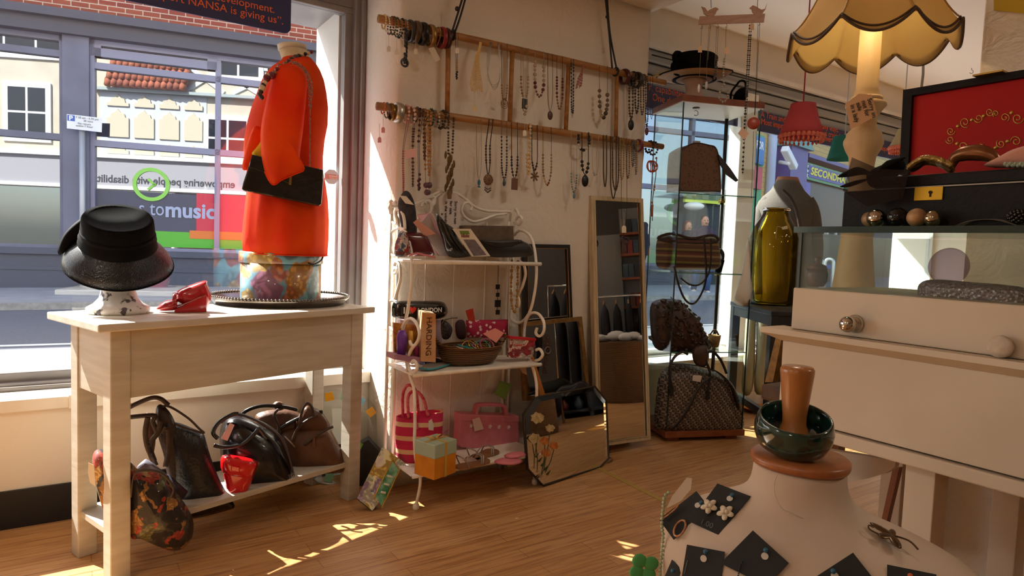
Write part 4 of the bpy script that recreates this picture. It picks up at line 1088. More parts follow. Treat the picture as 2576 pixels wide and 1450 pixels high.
for l in ([(984, 520), (1046, 512), (1069, 501), (1092, 489), (1112, 482), (1130, 483), (1152, 489), (1173, 503), (1195, 521), (1220, 530), (1245, 532), (1284, 533)],
          [(1184, 530), (1187, 520), (1178, 510), (1166, 514), (1161, 530), (1171, 548), (1191, 558), (1216, 553), (1245, 542), (1275, 538)],
          [(1072, 512), (1066, 505), (1072, 498), (1092, 496), (1094, 510), (1087, 516), (1093, 500), (1104, 490), (1112, 486)],
          [(1062, 520), (1066, 508), (1080, 506), (1086, 522), (1076, 545), (1050, 556), (1030, 548)]):
    part('crest', MB().tube(smooth_path(yy(l), 6), .0066, 8), M_IRON, rack)

def yface(y):
    f = Face((0, y, 1)); return f
def ypuff(l, y, thick, rings=6, power=.5, back=.6, sub=4):
    return MB().puff(smooth_path([ony(a, b, y) for a, b in l], sub, True), (0, -1, 0), thick, rings, power, back)
def yslab(l, y, thick):
    """a board whose face is seen at these pixels on the plane y, thickness going back"""
    return MB().prism([ony(a, b, y) for a, b in l], (0, thick, 0))
def paper(c): return mat('paper ' + c, c, .8)
X_ = Vector((1, 0, 0)); Z_ = Vector((0, 0, 1)); F_ = Vector((0, -1, 0))
# ---- top shelf
q = ony(1020, 640, 2.40)
t = thing('boot', 'dark suede boot standing heel up at the left end of the top rack shelf', 'shoe', q)
M_SUEDE = mat('dark suede', '#2a2629', .85, col2='#3a3438', scale=60, bump=.2, bscale=200)
part('shaft', ypuff([(1002, 506), (1012, 486), (1022, 480), (1034, 490), (1042, 520), (1046, 560), (1046, 600), (1040, 640), (1018, 640), (1012, 580), (1004, 530)], 2.44, .04, back=.8), M_SUEDE, t)
part('price_tag', yslab([(1005, 492), (1022, 494), (1042, 516), (1020, 512)], 2.393, .001), paper('#e9dfcc'), t, smooth=False)
t = single('pouch', ypuff([(993, 622), (1000, 596), (1010, 580), (1022, 590), (1030, 620), (1030, 644), (996, 645)], 2.34, .03), floral('blue floral cloth', '#c9c6c0', ['#5878a8', '#b5474e', '#7f96b8', '#e0ddd6', '#8a4f5a'], 38, rough=.8), 'blue and red floral cloth pouch at the left end of the top rack shelf', 'pouch')
single('purse', ypuff([(1012, 588), (1040, 585), (1070, 590), (1086, 618), (1092, 643), (1060, 644), (1028, 643), (1018, 616)], 2.37, .025, 5, .4), mat('maroon patent', '#5c1420', .25, coat=.5), 'maroon patent purse between the floral pouch and the leaflets', 'purse')
for i, (l, y, c, nm, lab) in enumerate((
    ([(1040, 560), (1050, 552), (1096, 588), (1068, 595)], 2.36, '#d99a86', 'price_card', 'peach price card sticking out beside the magazines on the top rack shelf'),
    ([(1052, 572), (1078, 538), (1128, 644), (1108, 645), (1090, 620)], 2.40, '#b9a6a0', 'leaflet', 'greyish leaflet leaning left of the pink magazines'),
    ([(1075, 540), (1082, 537), (1140, 640), (1128, 645)], 2.42, '#d9a5a8', 'magazine', 'pink edged magazine leaning on the top rack shelf'),
    ([(1083, 537), (1090, 538), (1150, 642), (1141, 645)], 2.42, '#c9bcb4', 'magazine', 'pale magazine leaning right of the pink edged one'))):
    single(nm, yslab(l, y, .10 if i > 1 else .002), paper(c), lab, 'magazine' if i > 1 else 'card', smooth=False)
t = thing('clutch_bag', 'black patent pleated clutch bag leaning on the magazines of the top rack shelf', 'clutch bag', ony(1140, 645, 2.38))
part('body', ypuff([(1097, 537), (1106, 545), (1118, 560), (1140, 574), (1150, 600), (1176, 640), (1180, 646), (1130, 646), (1112, 600), (1100, 565)], 2.38, .026, 6, .45), M_BLKP, t)
m_ = MB()
for a, b in (((1104, 560), (1150, 640)), ((1112, 556), (1162, 642)), ((1124, 565), (1172, 644))): m_.tube(smooth_path([ony(*a, 2.358), ony((a[0] + b[0]) / 2 - 3, (a[1] + b[1]) / 2 + 3, 2.350), ony(*b, 2.358)], 6), .003, 6)
part('pleats', m_, M_BLKP, t)
part('clasp', MB().ball(ony(1135, 628, 2.348), .008, 10, 8), M_CHAIN, t)
t = thing('shopping_card', 'white hanging card with a green patch in front of the brown envelope bag', 'card', ony(1210, 646, 2.35))
part('card', yslab([(1138, 576), (1184, 576), (1234, 645), (1187, 646)], 2.352, .002), paper('#e3d4bf'), t, smooth=False)
part('green_patch', yslab([(1156, 581), (1179, 581), (1182, 590), (1159, 590)], 2.351, .0008), mat('olive green print', '#6f8a35', .6), t, smooth=False)
part('picture', yslab([(1166, 603), (1194, 603), (1224, 642), (1192, 644)], 2.351, .0008), mat('grey violet print', '#85777a', .5, col2='#655a60', scale=60), t, smooth=False)
lettering('lettering', 'slide', mat('dark red print', '#8a3a3a', .6), t, ony(1160, 597, 2.3505), X_, Z_, .022)
t = thing('clutch_bag', 'flat brown envelope clutch standing behind the black satin clutch', 'clutch bag', ony(1220, 640, 2.47))
part('body', yslab([(1160, 568), (1292, 570), (1294, 645), (1175, 645)], 2.465, .02), mat('brown faux leather', '#6d5a48', .6, col2='#5e4d3d', scale=50), t, bevel=.003)
part('flap', yslab([(1160, 567), (1292, 569), (1292, 574), (1264, 603), (1200, 604), (1170, 580)], 2.463, .003), mat('brown faux leather', '#6d5a48', .6), t, smooth=False)
t = thing('clutch_bag', 'black glittery satin clutch at the right end of the top rack shelf', 'clutch bag', ony(1270, 646, 2.38))
M_SATIN = mat('black glitter satin', '#141212', .32, col2='#2b2826', scale=400, bump=.2, bscale=500)
part('body', ypuff([(1206, 612), (1240, 606), (1300, 604), (1330, 614), (1341, 632), (1335, 644), (1290, 648), (1228, 646), (1212, 632)], 2.39, .04, 6, .5), M_SATIN, t)
part('flap', ypuff([(1209, 604), (1250, 603), (1312, 604), (1300, 618), (1274, 624), (1240, 622), (1216, 612)], 2.362, .018, 5, .4), M_SATIN, t)
single('hair_tie', MB().tube(smooth_path([ony(*q, 2.30) for q in ((1030, 642), (1052, 638), (1070, 642), (1090, 646), (1095, 650))], 6), .004, 6), mat('pink ribbon', '#d77f8d', .6), 'pink ribbon tie lying on the front edge of the top rack shelf', 'ribbon')
# big paper tag clipped at the crest
t = thing('paper_tag', 'large white paper tag with handwriting clipped to the crest of the rack', 'tag', ony(1130, 570, 2.49))
part('tag', yslab([(1104, 498), (1118, 484), (1148, 486), (1158, 500), (1158, 576), (1108, 576)], 2.492, .001), paper('#dcd0c8'), t, smooth=False)
hw = mat('pen ink', '#23222a', .7)
for s_, px in (('Sorry im not', 1144), ('for sale', 1132), ('in the window', 1120)):
    lettering('lettering', s_, hw, t, ony(px, 506, 2.4905), (0, 0, -1), (1, 0, 0), .019)
lettering('lettering', 'x', hw, t, ony(1110, 536, 2.4905), (0, 0, -1), (1, 0, 0), .018)
single('clothes_peg', MB().obox(ony(1131, 490, 2.47), (.004, 0, 0), (0, .012, 0), (0, 0, .018)), mat('peg wood', '#7a5f40', .7), 'wooden peg clipping the paper tag to the rack crest', 'peg', bevel=.002)

# ---- middle shelf
t = thing('pencil_case', 'shiny black tin with I heart London lettering at the back of the middle rack shelf', 'tin', ony(1060, 900, 2.46))
M_TIN = mat('black lacquer', '#0c0b0c', .18, coat=.6)
stand_z = .549
part('body', ypuff([(994, 800), (986, 786), (988, 766), (1000, 758), (1060, 757), (1110, 759), (1124, 772), (1125, 790), (1110, 802), (1060, 806)], 2.455, .03, 6, .28), M_TIN, t)
part('base', yslab([(1006, 806), (1112, 806), (1112, 900), (1006, 900)], 2.47, .02), mat('lilac card', '#c7b3c4', .7), t, smooth=False)
wl = mat('white print', '#ece9e4', .5); yl = 2.4235
lettering('lettering', 'I', wl, t, ony(1014, 789, yl), X_, Z_, .036, bold=.0006)
lettering('lettering', 'LONDON', wl, t, ony(1051, 787, yl), X_, Z_, .027, bold=.0006, squeeze=.93)
part('heart', MB().prism([ony(1038 + 9 * 16 * math.sin(a) ** 3 / 16, 780 - 9.5 * (13 * math.cos(a) - 5 * math.cos(2 * a) - 2 * math.cos(3 * a) - math.cos(4 * a)) / 15, yl) for a in [2 * PI * k / 24 for k in range(24)]], (0, .001, 0)), mat('red print', '#d93022', .5), t, smooth=False)
t = thing('gift_set', 'clear boxed gift set of purple and gold toiletries at the left of the middle shelf', 'gift set', ony(1030, 912, 2.36))
part('backing', yslab([(990, 812), (1060, 820), (1060, 905), (992, 900)], 2.40, .01), mat('gold print', '#c88b3a', .5, col2='#a45a2a', scale=50), t, smooth=False)
part('carton', MB().prism([ony(a, b, 2.325) for a, b in ((992, 892), (1058, 900), (1058, 914), (992, 905))], (0, .08, 0)), mat('rose card', '#b98aa0', .6), t, smooth=False)
for c, l in (('#6a2fa0', [(999, 832), (1024, 832), (1020, 894), (999, 894)]), ('#d2a23a', [(1026, 832), (1040, 834), (1036, 894), (1024, 894)]), ('#a02468', [(1042, 870), (1058, 872), (1056, 906), (1040, 904)])):
    P = [ony(a, b, 2.36) for a, b in l]; bt = (P[2] + P[3]) / 2; tp = (P[0] + P[1]) / 2; r0 = (P[2] - P[3]).length / 2; r1 = (P[1] - P[0]).length / 2
    part('tube', MB().tube([bt, bt.lerp(tp, .7), tp], [r0 * .95, r1, r1 * .7], 12), mat('toiletry ' + c, c, .35), t)
part('clear_cover', MB().box(P[0].x - .09, P[1].x + .0, 2.322, 2.324, .55, .69), glass('clear plastic', (.97, .96, .98), 1.35, .8), t, smooth=False)
t = thing('book', 'thick book standing on end with HARDING down its spine on the middle shelf', 'book', ony(1083, 914, 2.315))
A, B, C_, D = (ony(*q, 2.315) for q in ((1062, 786), (1096, 790), (1096, 912), (1059, 910)))
part('spine', MB().prism([A, B, C_, D], (0, .005, 0)), mat('tan spine', '#c98a4e', .5, col2='#e0c2a2', scale=4, stretch=(.5, .5, 2)), t, smooth=False)
sd = Vector((.03, .10, 0))
part('pages', MB().prism([v + Vector((0, .006, 0)) for v in (A, B, C_, D)], sd), mat('yellowed pages', '#cdb592', .8, col2='#a98e68', scale=300, stretch=(1, 1, .1)), t, smooth=False)
lettering('lettering', 'HARDING', mat('spine letters', '#5a3424', .6), t, ony(1074, 798, 2.314), (0, 0, -1), (1, 0, 0), .034, squeeze=1.02)
single('flip_flop', MB().puff(smooth_path([onz(a, b, .552) for a, b in ((1054, 922), (1080, 914), (1120, 910), (1150, 906), (1154, 912), (1120, 922), (1090, 930), (1056, 932))], 4, True), (0, 0, 1), .006, 4, .3), mat('zebra print', '#e6ddd2', .6, col2='#1d1b1c', scale=55, tex='wave', contrast=(.45, .5)), 'zebra striped flip flop with turquoise edge lying at the front of the middle shelf', 'shoe')
single('shoe_sole', MB().tube(smooth_path([onz(a, b, .556) for a, b in ((1052, 926), (1080, 930), (1110, 924), (1150, 910))], 5), .004, 8), mat('turquoise', '#3b9aa6', .5), 'turquoise strap lying along the zebra flip flop', 'strap')
# wicker basket of bangles
bc = onz(1218, 905, .549); bc = Vector((1.40, 2.39, .549)); 
t = thing('wicker_basket', 'oval brown wicker basket of bangles on the middle rack shelf', 'basket', bc)
def wicker(name, a, b):
    t_ = NT(name); bs = t_.bsdf(Roughness=.6)
    co = t_.coord(); w = t_.n('TexWave', bands_direction='Z', Scale=38.0, Distortion=1.5, Detail=1.0); t_.l(co, w.inputs['Vector'])
    n2 = t_.n('TexNoise', Scale=60.0); t_.l(co, n2.inputs['Vector'])
    t_.l(t_.ramp(w.outputs['Fac'], [(.1, b), (.7, a)]), bs.inputs['Base Color'])
    ad = t_.n('Math', operation='ADD'); t_.l(w.outputs['Fac'], ad.inputs[0]); t_.l(n2.outputs['Fac'], ad.inputs[1])
    bp_ = t_.n('Bump', Strength=.9, Distance=.01); t_.l(ad.outputs[0], bp_.inputs['Height']); t_.l(bp_.outputs[0], bs.inputs['Normal']); return t_.m
M_WICK = wicker('wicker', '#9c6a34', '#3d2612')
def oval(a, b, z, n=40, lift=0.0): return [bc + Vector((a * math.cos(2 * PI * k / n), b * math.sin(2 * PI * k / n), z + lift * abs(math.cos(2 * PI * k / n)) ** 6)) for k in range(n)]
part('bowl', MB().rings([oval(.10, .055, .001), oval(.125, .075, .015), oval(.142, .088, .045), oval(.152, .096, .072, lift=.018), oval(.148, .092, .072, lift=.018), oval(.136, .082, .045), oval(.118, .07, .014)], True, True), M_WICK, t)
part('rim', MB().tube(oval(.151, .095, .074, lift=.02), .0055, 8, closed=True), M_WICK, t)
for sg in (-1, 1):
    part('handle', MB().tube(smooth_path([bc + Vector((sg * .148, -.03, .085)), bc + Vector((sg * .172, -.018, .112)), bc + Vector((sg * .172, .018, .112)), bc + Vector((sg * .148, .03, .085))], 6), .0055, 8), M_WICK, t)
rnd = random.Random(5)
BCOL = ['#c9a24a', '#d8d6d2', '#3c9a9a', '#b8456a', '#5c7a3a', '#8c8a86', '#c9a24a', '#d08a4a']
b0 = None
for i in range(14):
    cx_ = bc + Vector((-.075 + .018 * (i % 7) if i < 7 else -.02 + .022 * (i - 7), -.01 + .02 * ((i * 3) % 3 - 1), .068 + .005 * (i % 3)))
    tn = Vector((rnd.uniform(-.5, .5), rnd.uniform(-.6, 0), 1)).normalized()
    if i >= 7: tn = Vector((rnd.uniform(-.3, .6), -.9, .7)).normalized()
    single('bangle', MB().torus(cx_, .031, .0016 + .0008 * (i % 3), tn, 28, 6), mat('bangle ' + BCOL[i % 8], BCOL[i % 8], .25, .8 if i % 8 in (0, 1, 5, 6) else .1), 'thin shiny bangle lying in the wicker basket on the rack', 'bangle', group='bangles in the wicker basket')
single('price_note', MB().prism([ony(a, b, 2.30) for a, b in ((1215, 840), (1246, 826), (1268, 838), (1248, 863))], (0, .001, 0)), paper('#e59a94'), 'pink paper note lying on the bangles in the wicker basket', 'note', smooth=False)
single('purse', ypuff([(1172, 806), (1278, 804), (1278, 850), (1174, 850)], 2.495, .012, 4, .25, sub=1), mat('retro circles cloth', '#ecd0cc', .7, col2='#b51f4a', scale=42, tex='voronoi', contrast=(.26, .3)), 'pink and white circle patterned pouch behind the wicker basket', 'pouch')
single('price_tag', yslab([(1171, 782), (1190, 776), (1195, 804), (1190, 808), (1178, 806)], 2.488, .001), paper('#d0402c'), 'red paper tag standing above the circle patterned pouch', 'tag', smooth=False)
single('pouch', ypuff([(1146, 812), (1168, 808), (1172, 850), (1150, 850)], 2.47, .015, 4, .4), mat('dark plum cloth', '#3a2028', .7), 'dark plum pouch left of the circle patterned pouch', 'pouch')
single('pouch', ypuff([(1110, 806), (1128, 812), (1138, 828), (1130, 852), (1112, 850)], 2.42, .02, 4, .4), mat('black sequins', '#1a181b', .35, col2='#454048', scale=120, tex='voronoi'), 'black sequinned pouch between the book and the basket', 'pouch')
single('bangle', MB().tube(smooth_path([ony(*q, 2.40) for q in ((1110, 818), (1118, 806), (1132, 801), (1150, 800))], 6), .003, 6), M_SILV, 'thin silver hoop rising behind the book on the middle shelf', 'bangle')
t = thing('purse', 'white and red floral purse lettered Espana at the right of the basket', 'purse', ony(1320, 904, 2.33))
part('body', yslab([(1284, 850), (1348, 853), (1340, 905), (1280, 900)], 2.335, .02), floral('red rose cloth', '#e6dccf', ['#e6dccf', '#c93a4a', '#e9ded2', '#e6dccf', '#b33042'], 26, rough=.8), t, bevel=.004)
part('zip', yslab([(1282, 846), (1349, 852), (1348, 858), (1284, 853)], 2.331, .022), mat('red zip', '#c52232', .5), t, smooth=False)
lettering('lettering', 'Country of', mat('red print', '#d93022', .5), t, ony(1292, 872, 2.3345), X_, Z_, .013, shear=.3)
lettering('lettering', 'ESPAÑA', mat('dark red print', '#8a3a3a', .6), t, ony(1287, 891, 2.3345), X_, Z_, .022, bold=.0008)
single('wallet', MB().box(1.20, 1.30, 2.42, 2.50, .549, .562), mat('navy cloth', '#2b3a6a', .7), 'flat navy wallet under the bags behind the wicker basket', 'wallet', bevel=.003)

# ---- bottom shelf
fz = .154
t = thing('handbag', 'woven pink and white striped straw bag at the left of the bottom rack shelf', 'handbag', ony(1050, 1150, 2.40))
def stripes(name, cols, sc_):
    t_ = NT(name); bs = t_.bsdf(Roughness=.8); co = t_.coord()
    sp = t_.n('SeparateXYZ'); t_.l(co, sp.inputs[0]); mm = t_.n('Math', operation='MULTIPLY'); mm.inputs[1].default_value = sc_; t_.l(sp.outputs[2], mm.inputs[0])
    fr = t_.n('Math', operation='FRACT'); t_.l(mm.outputs[0], fr.inputs[0])
    n_ = len(cols); t_.l(t_.ramp(fr.outputs[0], [(i / n_, c) for i, c in enumerate(cols)], 'CONSTANT'), bs.inputs['Base Color'])
    ck = t_.n('TexChecker', Scale=260.0); t_.l(co, ck.inputs['Vector']); bp_ = t_.n('Bump', Strength=.4, Distance=.004); t_.l(ck.outputs['Fac'], bp_.inputs['Height']); t_.l(bp_.outputs[0], bs.inputs['Normal'])
    return t_.m
M_STRAW = stripes('striped straw', ['#c21a4a', '#e0b48a', '#c8204f', '#c21a4a', '#dba27a', '#c21a4a'], 9.0)
sf_ = Face((1.175, 2.42, .25))
def srow(y, xl, xr, lat, n=28): 
    A = sf_.at(xl, y + 8); B = sf_.at(xr, y - 8); return ellipse_ring((A + B) / 2, (B - A) / 2, sf_.back * lat, n, 2.6)
part('body', MB().rings([srow(1162, 1004, 1098, .045), srow(1130, 996, 1110, .05), srow(1080, 994, 1114, .045), srow(1040, 997, 1115, .035), srow(1042, 1001, 1110, .03), srow(1080, 1000, 1108, .035)], True, True), M_STRAW, t)
M_PINKC = mat('pink cord', '#c41d48', .6, col2='#d9707a', scale=60)
for l, o_ in (([(1014, 1052), (1013, 1000), (1020, 975), (1032, 970), (1046, 985), (1052, 1030), (1054, 1042)], -.02), ([(1028, 1052), (1026, 1004), (1036, 986), (1052, 988), (1066, 1006), (1074, 1036), (1078, 1046)], .036)):
    part('handle', MB().tube(smooth_path(sf_.pts(l, o_), 7), .0065, 8), M_PINKC, t)
part('tassel', MB().tube(smooth_path(sf_.pts([(1044, 1050), (1046, 1064), (1050, 1080)], .05), 4), [.003, .004, .004, .005, .006, .006, .006, .006, .006][:9], 6), M_PINKC, t)
part('price_tag', MB().prism(sf_.pts([(1078, 1060), (1086, 1054), (1092, 1072), (1090, 1084), (1078, 1082)], .055), sf_.back * .001), paper('#d9cfc8'), t, smooth=False)
# gift box
gt = .154
gx = onz(1090, 1208, gt)
A = onz(1036, 1194, gt); B = onz(1092, 1210, gt); 
C_ = onz(1147, 1190, gt)
ga = Vector((1.165, 2.33, gt))
e_r = (C_ - B); e_r.z = 0; e_l = (A - B); e_l.z = 0
wd = .5 * (e_r.length + e_l.length); e_r = e_r.normalized(); e_l = Vector((-e_r.y, e_r.x, 0))
side_ = (C_ - B).length; side_l = side_ * .92
t = thing('gift_box', 'orange gift box with pale green lid and ribbon on the bottom rack shelf', 'gift box', B + e_r * side_ / 2 + e_l * side_l / 2)
cen = B + e_r * side_ / 2 + e_l * side_l / 2
h1 = onp(1092, 1157, B, -AHEAD).z - gt; h2 = onp(1092, 1122, B, -AHEAD).z - gt
part('base', MB().obox(cen + Z_ * h1 / 2, e_r * side_ * .49, e_l * side_l * .49, Z_ * h1 / 2), mat('orange paper', '#d98a1c', .5, col2='#c97a14', scale=18), t, bevel=.002)
part('lid', MB().obox(cen + Z_ * (h1 + h2) / 2, e_r * side_ * .5, e_l * side_l * .5, Z_ * (h2 - h1) / 2), mat('pale green paper', '#a7b9a4', .5), t, bevel=.002)
M_RIB = mat('gold ribbon', '#c9a34a', .3)
rb = MB(); w2 = .006
rb.obox(cen + Z_ * (h2 + .0006), e_r * side_ * .502, e_l * w2, Z_ * .0006).obox(cen + Z_ * (h2 + .0008), e_r * w2, e_l * side_l * .502, Z_ * .0006)
rb.obox(cen - e_l * (side_l * .5 + .0006) + Z_ * h2 / 2, e_r * w2, e_l * .0006, Z_ * h2 / 2)
part('ribbon', rb, M_RIB, t, smooth=False)
bw = MB()
for sg in (-1, 1):
    bw.ribbon(smooth_path([cen + Z_ * (h2 + .003), cen + Z_ * (h2 + .016) + e_r * sg * .018, cen + Z_ * (h2 + .012) + e_r * sg * .036, cen + Z_ * (h2 + .004) + e_r * sg * .02, cen + Z_ * (h2 + .003)], 5), .010, .0008, e_l)
part('bow', bw, M_RIB, t)
part('pink_ribbon', MB().ribbon(smooth_path([cen + Z_ * (h2 + .004), cen + Z_ * (h2 + .012) + e_r * .03, cen + Z_ * (h2 + .026) + e_r * .07], 5), .006, .0008, e_l), mat('magenta ribbon', '#b02a72', .4), t)
# pink handbag
t = thing('handbag', 'stiff pink handbag with moulded handle and flower studs on the bottom rack shelf', 'handbag', ony(1233, 1140, 2.46))
M_PINKL = mat('pink faux leather', '#d97f8a', .5, col2='#cf7480', scale=30, bump=.05, bscale=120)
part('body', MB().prism([ony(a, b, 2.44) for a, b in ((1160, 1046), (1304, 1050), (1310, 1132), (1300, 1136), (1162, 1128), (1154, 1120))], (0, .06, 0)), M_PINKL, t, bevel=.008)
part('top_band', MB().prism([ony(a, b, 2.437) for a, b in ((1159, 1043), (1306, 1048), (1306, 1064), (1158, 1060))], (0, .066, 0)), M_PINKL, t, bevel=.004)
part('handle', MB().ribbon(smooth_path([ony(*q, 2.46) for q in ((1195, 1048), (1196, 1028), (1204, 1019), (1240, 1018), (1264, 1021), (1270, 1032), (1271, 1052))], 5), .03, .014, (0, 1, 0)), M_PINKL, t, bevel=.003)
for px, py in ((1186, 1072), (1233, 1074), (1256, 1075), (1280, 1076)):
    fs_ = MB(); c = ony(px, py, 2.4385)
    for k in range(5): fs_.ball(c + X_ * .006 * math.cos(k * 1.257) + Z_ * .006 * math.sin(k * 1.257), .0042, 7, 5, (1, .5, 1))
    part('flower_stud', fs_.ball(c, .0035, 7, 5), mat('pearl stud', '#e6c9c6', .3), t)
part('price_tag', yslab([(1188, 1056), (1206, 1050), (1217, 1080), (1194, 1086)], 2.43, .001), paper('#dcb9ac'), t, smooth=False)
# sandals, card, pink bags
m_sand = mat('silver strap', '#a99c94', .35, .5); m_sole = mat('tan sole', '#8f6440', .6)
def sandal(label, px, py, yawd, ln=.2):
    c = onz(px, py, fz); a = Matrix.Rotation(math.radians(yawd), 3, 'Z') @ X_; b = Vector((-a.y, a.x, 0))
    s_ = thing('sandal', label, 'shoe', c)
    pr = [(-.5, .0), (-.46, .025), (-.3, .03), (-.05, .024), (.2, .034), (.4, .034), (.5, .0), (.4, -.03), (.2, -.034), (-.05, -.026), (-.3, -.03), (-.46, -.025)]
    part('sole', MB().prism(smooth_path([c + a * u * ln + b * v + Z_ * .008 for u, v in pr], 3, True), (0, 0, -.008)), m_sole, s_, smooth=False)
    part('strap', MB().ribbon(smooth_path([c + a * .15 * ln * 1 + b * .034 + Z_ * .006, c + a * .2 * ln + b * .02 + Z_ * .035, c + a * .22 * ln - b * .02 + Z_ * .035, c + a * .15 * ln - b * .034 + Z_ * .006], 5), .008, .002, a), m_sand, s_)
    part('strap', MB().ribbon(smooth_path([c - a * .1 * ln + b * .026 + Z_ * .006, c + a * .05 * ln + b * .01 + Z_ * .04, c + a * .15 * ln - b * .02 + Z_ * .035, c + a * .1 * ln - b * .032 + Z_ * .006], 5), .006, .002, a), m_sand, s_)
    part('heel_strap', MB().tube(smooth_path([c - a * .28 * ln + b * .03 + Z_ * .006, c - a * .42 * ln + b * .025 + Z_ * .045, c - a * .5 * ln + Z_ * .055, c - a * .42 * ln - b * .025 + Z_ * .045, c - a * .28 * ln - b * .03 + Z_ * .006], 5), .0028, 6), m_sand, s_)
sandal('silver strapped sandal with tan sole nearest the front of the bottom shelf', 1190, 1170, 12, .17)
sandal('silver strapped sandal behind the front one before the pink handbag', 1215, 1148, 20, .19)
single('card', MB().prism([ony(a, b, 2.27) for a, b in ((1168, 1160), (1180, 1146), (1204, 1160), (1190, 1177))], (0, .001, 0)), paper('#d9c0b8'), 'small white folded card standing on the front sandal', 'card', smooth=False)
for i, (l, lab) in enumerate((([(1246, 1158), (1290, 1152), (1316, 1160), (1296, 1170), (1252, 1168)], 'pink felt pouch with a flower lying at the right front of the bottom shelf'), ([(1268, 1146), (1312, 1138), (1322, 1148), (1284, 1154)], 'second pink felt pouch folded behind the flower one'))):
    single('felt_pouch', MB().puff(smooth_path([onz(a, b, fz + .004 + .012 * i) for a, b in l], 3, True), (0, 0, 1), .010, 4, .3, .3), M_PINKL, lab, 'pouch')
single('green_card', yslab([(1258, 958), (1288, 968), (1270, 1006), (1244, 992)], 2.50, .001), paper('#7f9a45'), 'green card hanging on the right back posts of the rack', 'card', smooth=False)
t = thing('price_tag', 'brown paper tag hanging under the right end of the middle shelf', 'tag', ony(1316, 920, 2.33))
part('tag', yslab([(1304, 920), (1322, 918), (1326, 944), (1314, 938)], 2.34, .001), paper('#b99a7c'), t, smooth=False)
part('string', MB().tube([ony(1322, 918, 2.338), ony(1326, 908, 2.335)], .0012, 5), mat('red string', '#9a3a40', .7), t)

# ================================================================== mirrors against the pier
def mirror_mat():
    t_ = NT('mirror glass'); b = t_.bsdf(Roughness=.015, Metallic=1.0); b.inputs['Base Color'].default_value = (.82, .84, .82, 1); return t_.m
M_MIR = mirror_mat()
def framed(name, label, quad, fw, ft, fmat, mmat=M_MIR, extra=None):
    """a framed mirror: quad = outer corners (top left, top right, bottom right, bottom left) of its front"""
    A, B, C_, D = quad; base = (C_ + D) / 2
    t_ = thing(name, label, 'mirror', base)
    ux = (B - A).normalized(); uz = (A - D).normalized(); n_ = ux.cross(uz).normalized()
    if n_.dot(O - base) < 0: n_ = -n_
    A2, B2, C2, D2 = A + ux * fw - uz * fw, B - ux * fw - uz * fw, C_ - ux * fw + uz * fw, D + ux * fw + uz * fw
    f = MB()
    for p_, q_, r_, s_ in ((A, B, B2, A2), (B, C_, C2, B2), (C_, D, D2, C2), (D, A, A2, D2)): f.prism([p_, q_, r_, s_], -n_ * ft)
    part('frame', f, fmat, t_, smooth=False)
    part('glass', MB().prism([p_ - n_ * .006 for p_ in (A2, B2, C2, D2)], -n_ * .004), mmat, t_, smooth=False)
    return t_, ux, uz, n_, (A2, B2, C2, D2)
def lean_quad(px_quad, foot, lean, yaw=0.0):
    """corners seen at these pixels on a plane through foot, leaning back by lean, turned by yaw"""
    n_ = Matrix.Rotation(yaw, 3, 'Z') @ Vector((0, -math.cos(lean), math.sin(lean)))
    return [onp(*q, Vector(foot), n_) for q in px_quad]
M_WOODF = mat('limed oak frame', '#cdb896', .6, col2='#b8a27e', scale=10, stretch=(8, 8, 1))
t, ux, uz, n_, qd = framed('mirror', 'tall narrow mirror in a pale wooden frame leaning at the right end of the pier', lean_quad([(1487, 492), (1618, 500), (1637, 1106), (1503, 1126)], (2.5, 2.44, 0), .075), .022, .028, M_WOODF)
f2 = MB().tube([q + n_ * .002 for q in (qd[0], qd[1], qd[2], qd[3])], .004, 6, closed=True)
part('inner_bead', f2, mat('pale gilt', '#c8b48c', .4), t)
M_EBON = mat('ebonised frame', '#191412', .4)
t, ux, uz, n_, qd = framed('mirror', 'mirror in a black frame with gilt inner edge behind the rack', lean_quad([(1318, 614), (1434, 616), (1442, 830), (1320, 830)], (1.95, 2.50, .4), .05), .020, .022, M_EBON)
part('inner_bead', MB().tube([q + n_ * .002 for q in qd], .003, 6, closed=True), mat('dull gilt', '#8a5f34', .4, .4), t)
m_ = MB().tube([qd[3] + uz * -.40, qd[3]], .012, 6).tube([qd[2] + uz * -.40, qd[2]], .012, 6)
t, ux, uz, n_, qd = framed('mirror', 'gilt wood framed mirror leaning between the rack and the tall mirror', lean_quad([(1310, 812), (1464, 797), (1484, 985), (1480, 1150), (1330, 1165)][:3] + [(1320, 1010)], (1.9, 2.42, .2), .09), .020, .022, mat('dark gilt frame', '#6f4f28', .4, .3, col2='#8f6a38', scale=30))
# belt hung over it
bl = lean_quad([(1372, 840), (1380, 838), (1388, 855), (1384, 890), (1376, 940), (1366, 940), (1372, 890), (1366, 856)], (1.9, 2.39, .2), .09)
t = thing('belt', 'studded brown leather belt hanging over the gilt framed mirror', 'belt', bl[5])
part('strap', MB().prism(bl, (0, .006, 0)), M_DKBR, t, bevel=.002)
part('buckle', MB().torus(lean_quad([(1378, 882)], (1.9, 2.38, .2), .09)[0], .016, .0028, (0, -1, .1), 18, 6), M_CHAIN, t)
for k in range(6):
    part('stud', MB().ball(lean_quad([(1378 - k * .8, 850 + k * 16)], (1.9, 2.386, .2), .09)[0], .003, 7, 5), M_CHAIN, t)
# orange wood backed mirror edge
single('picture', MB().prism(lean_quad([(1336, 900), (1342, 898), (1372, 995), (1360, 1000)], (1.85, 2.36, .2), .08), (0, .02, 0)), mat('honey pine', '#b8722e', .45), 'honey coloured wooden frame edge leaning behind the octagonal mirror', 'picture frame', smooth=False)
single('handbag', ypuff([(1366, 1008), (1392, 990), (1412, 972), (1440, 966), (1462, 958), (1484, 972), (1500, 1020), (1440, 1040), (1380, 1050)], 2.37, .012, 6, 1.2), M_BLKL, 'black shiny bag slumped behind the octagonal mirror', 'handbag')
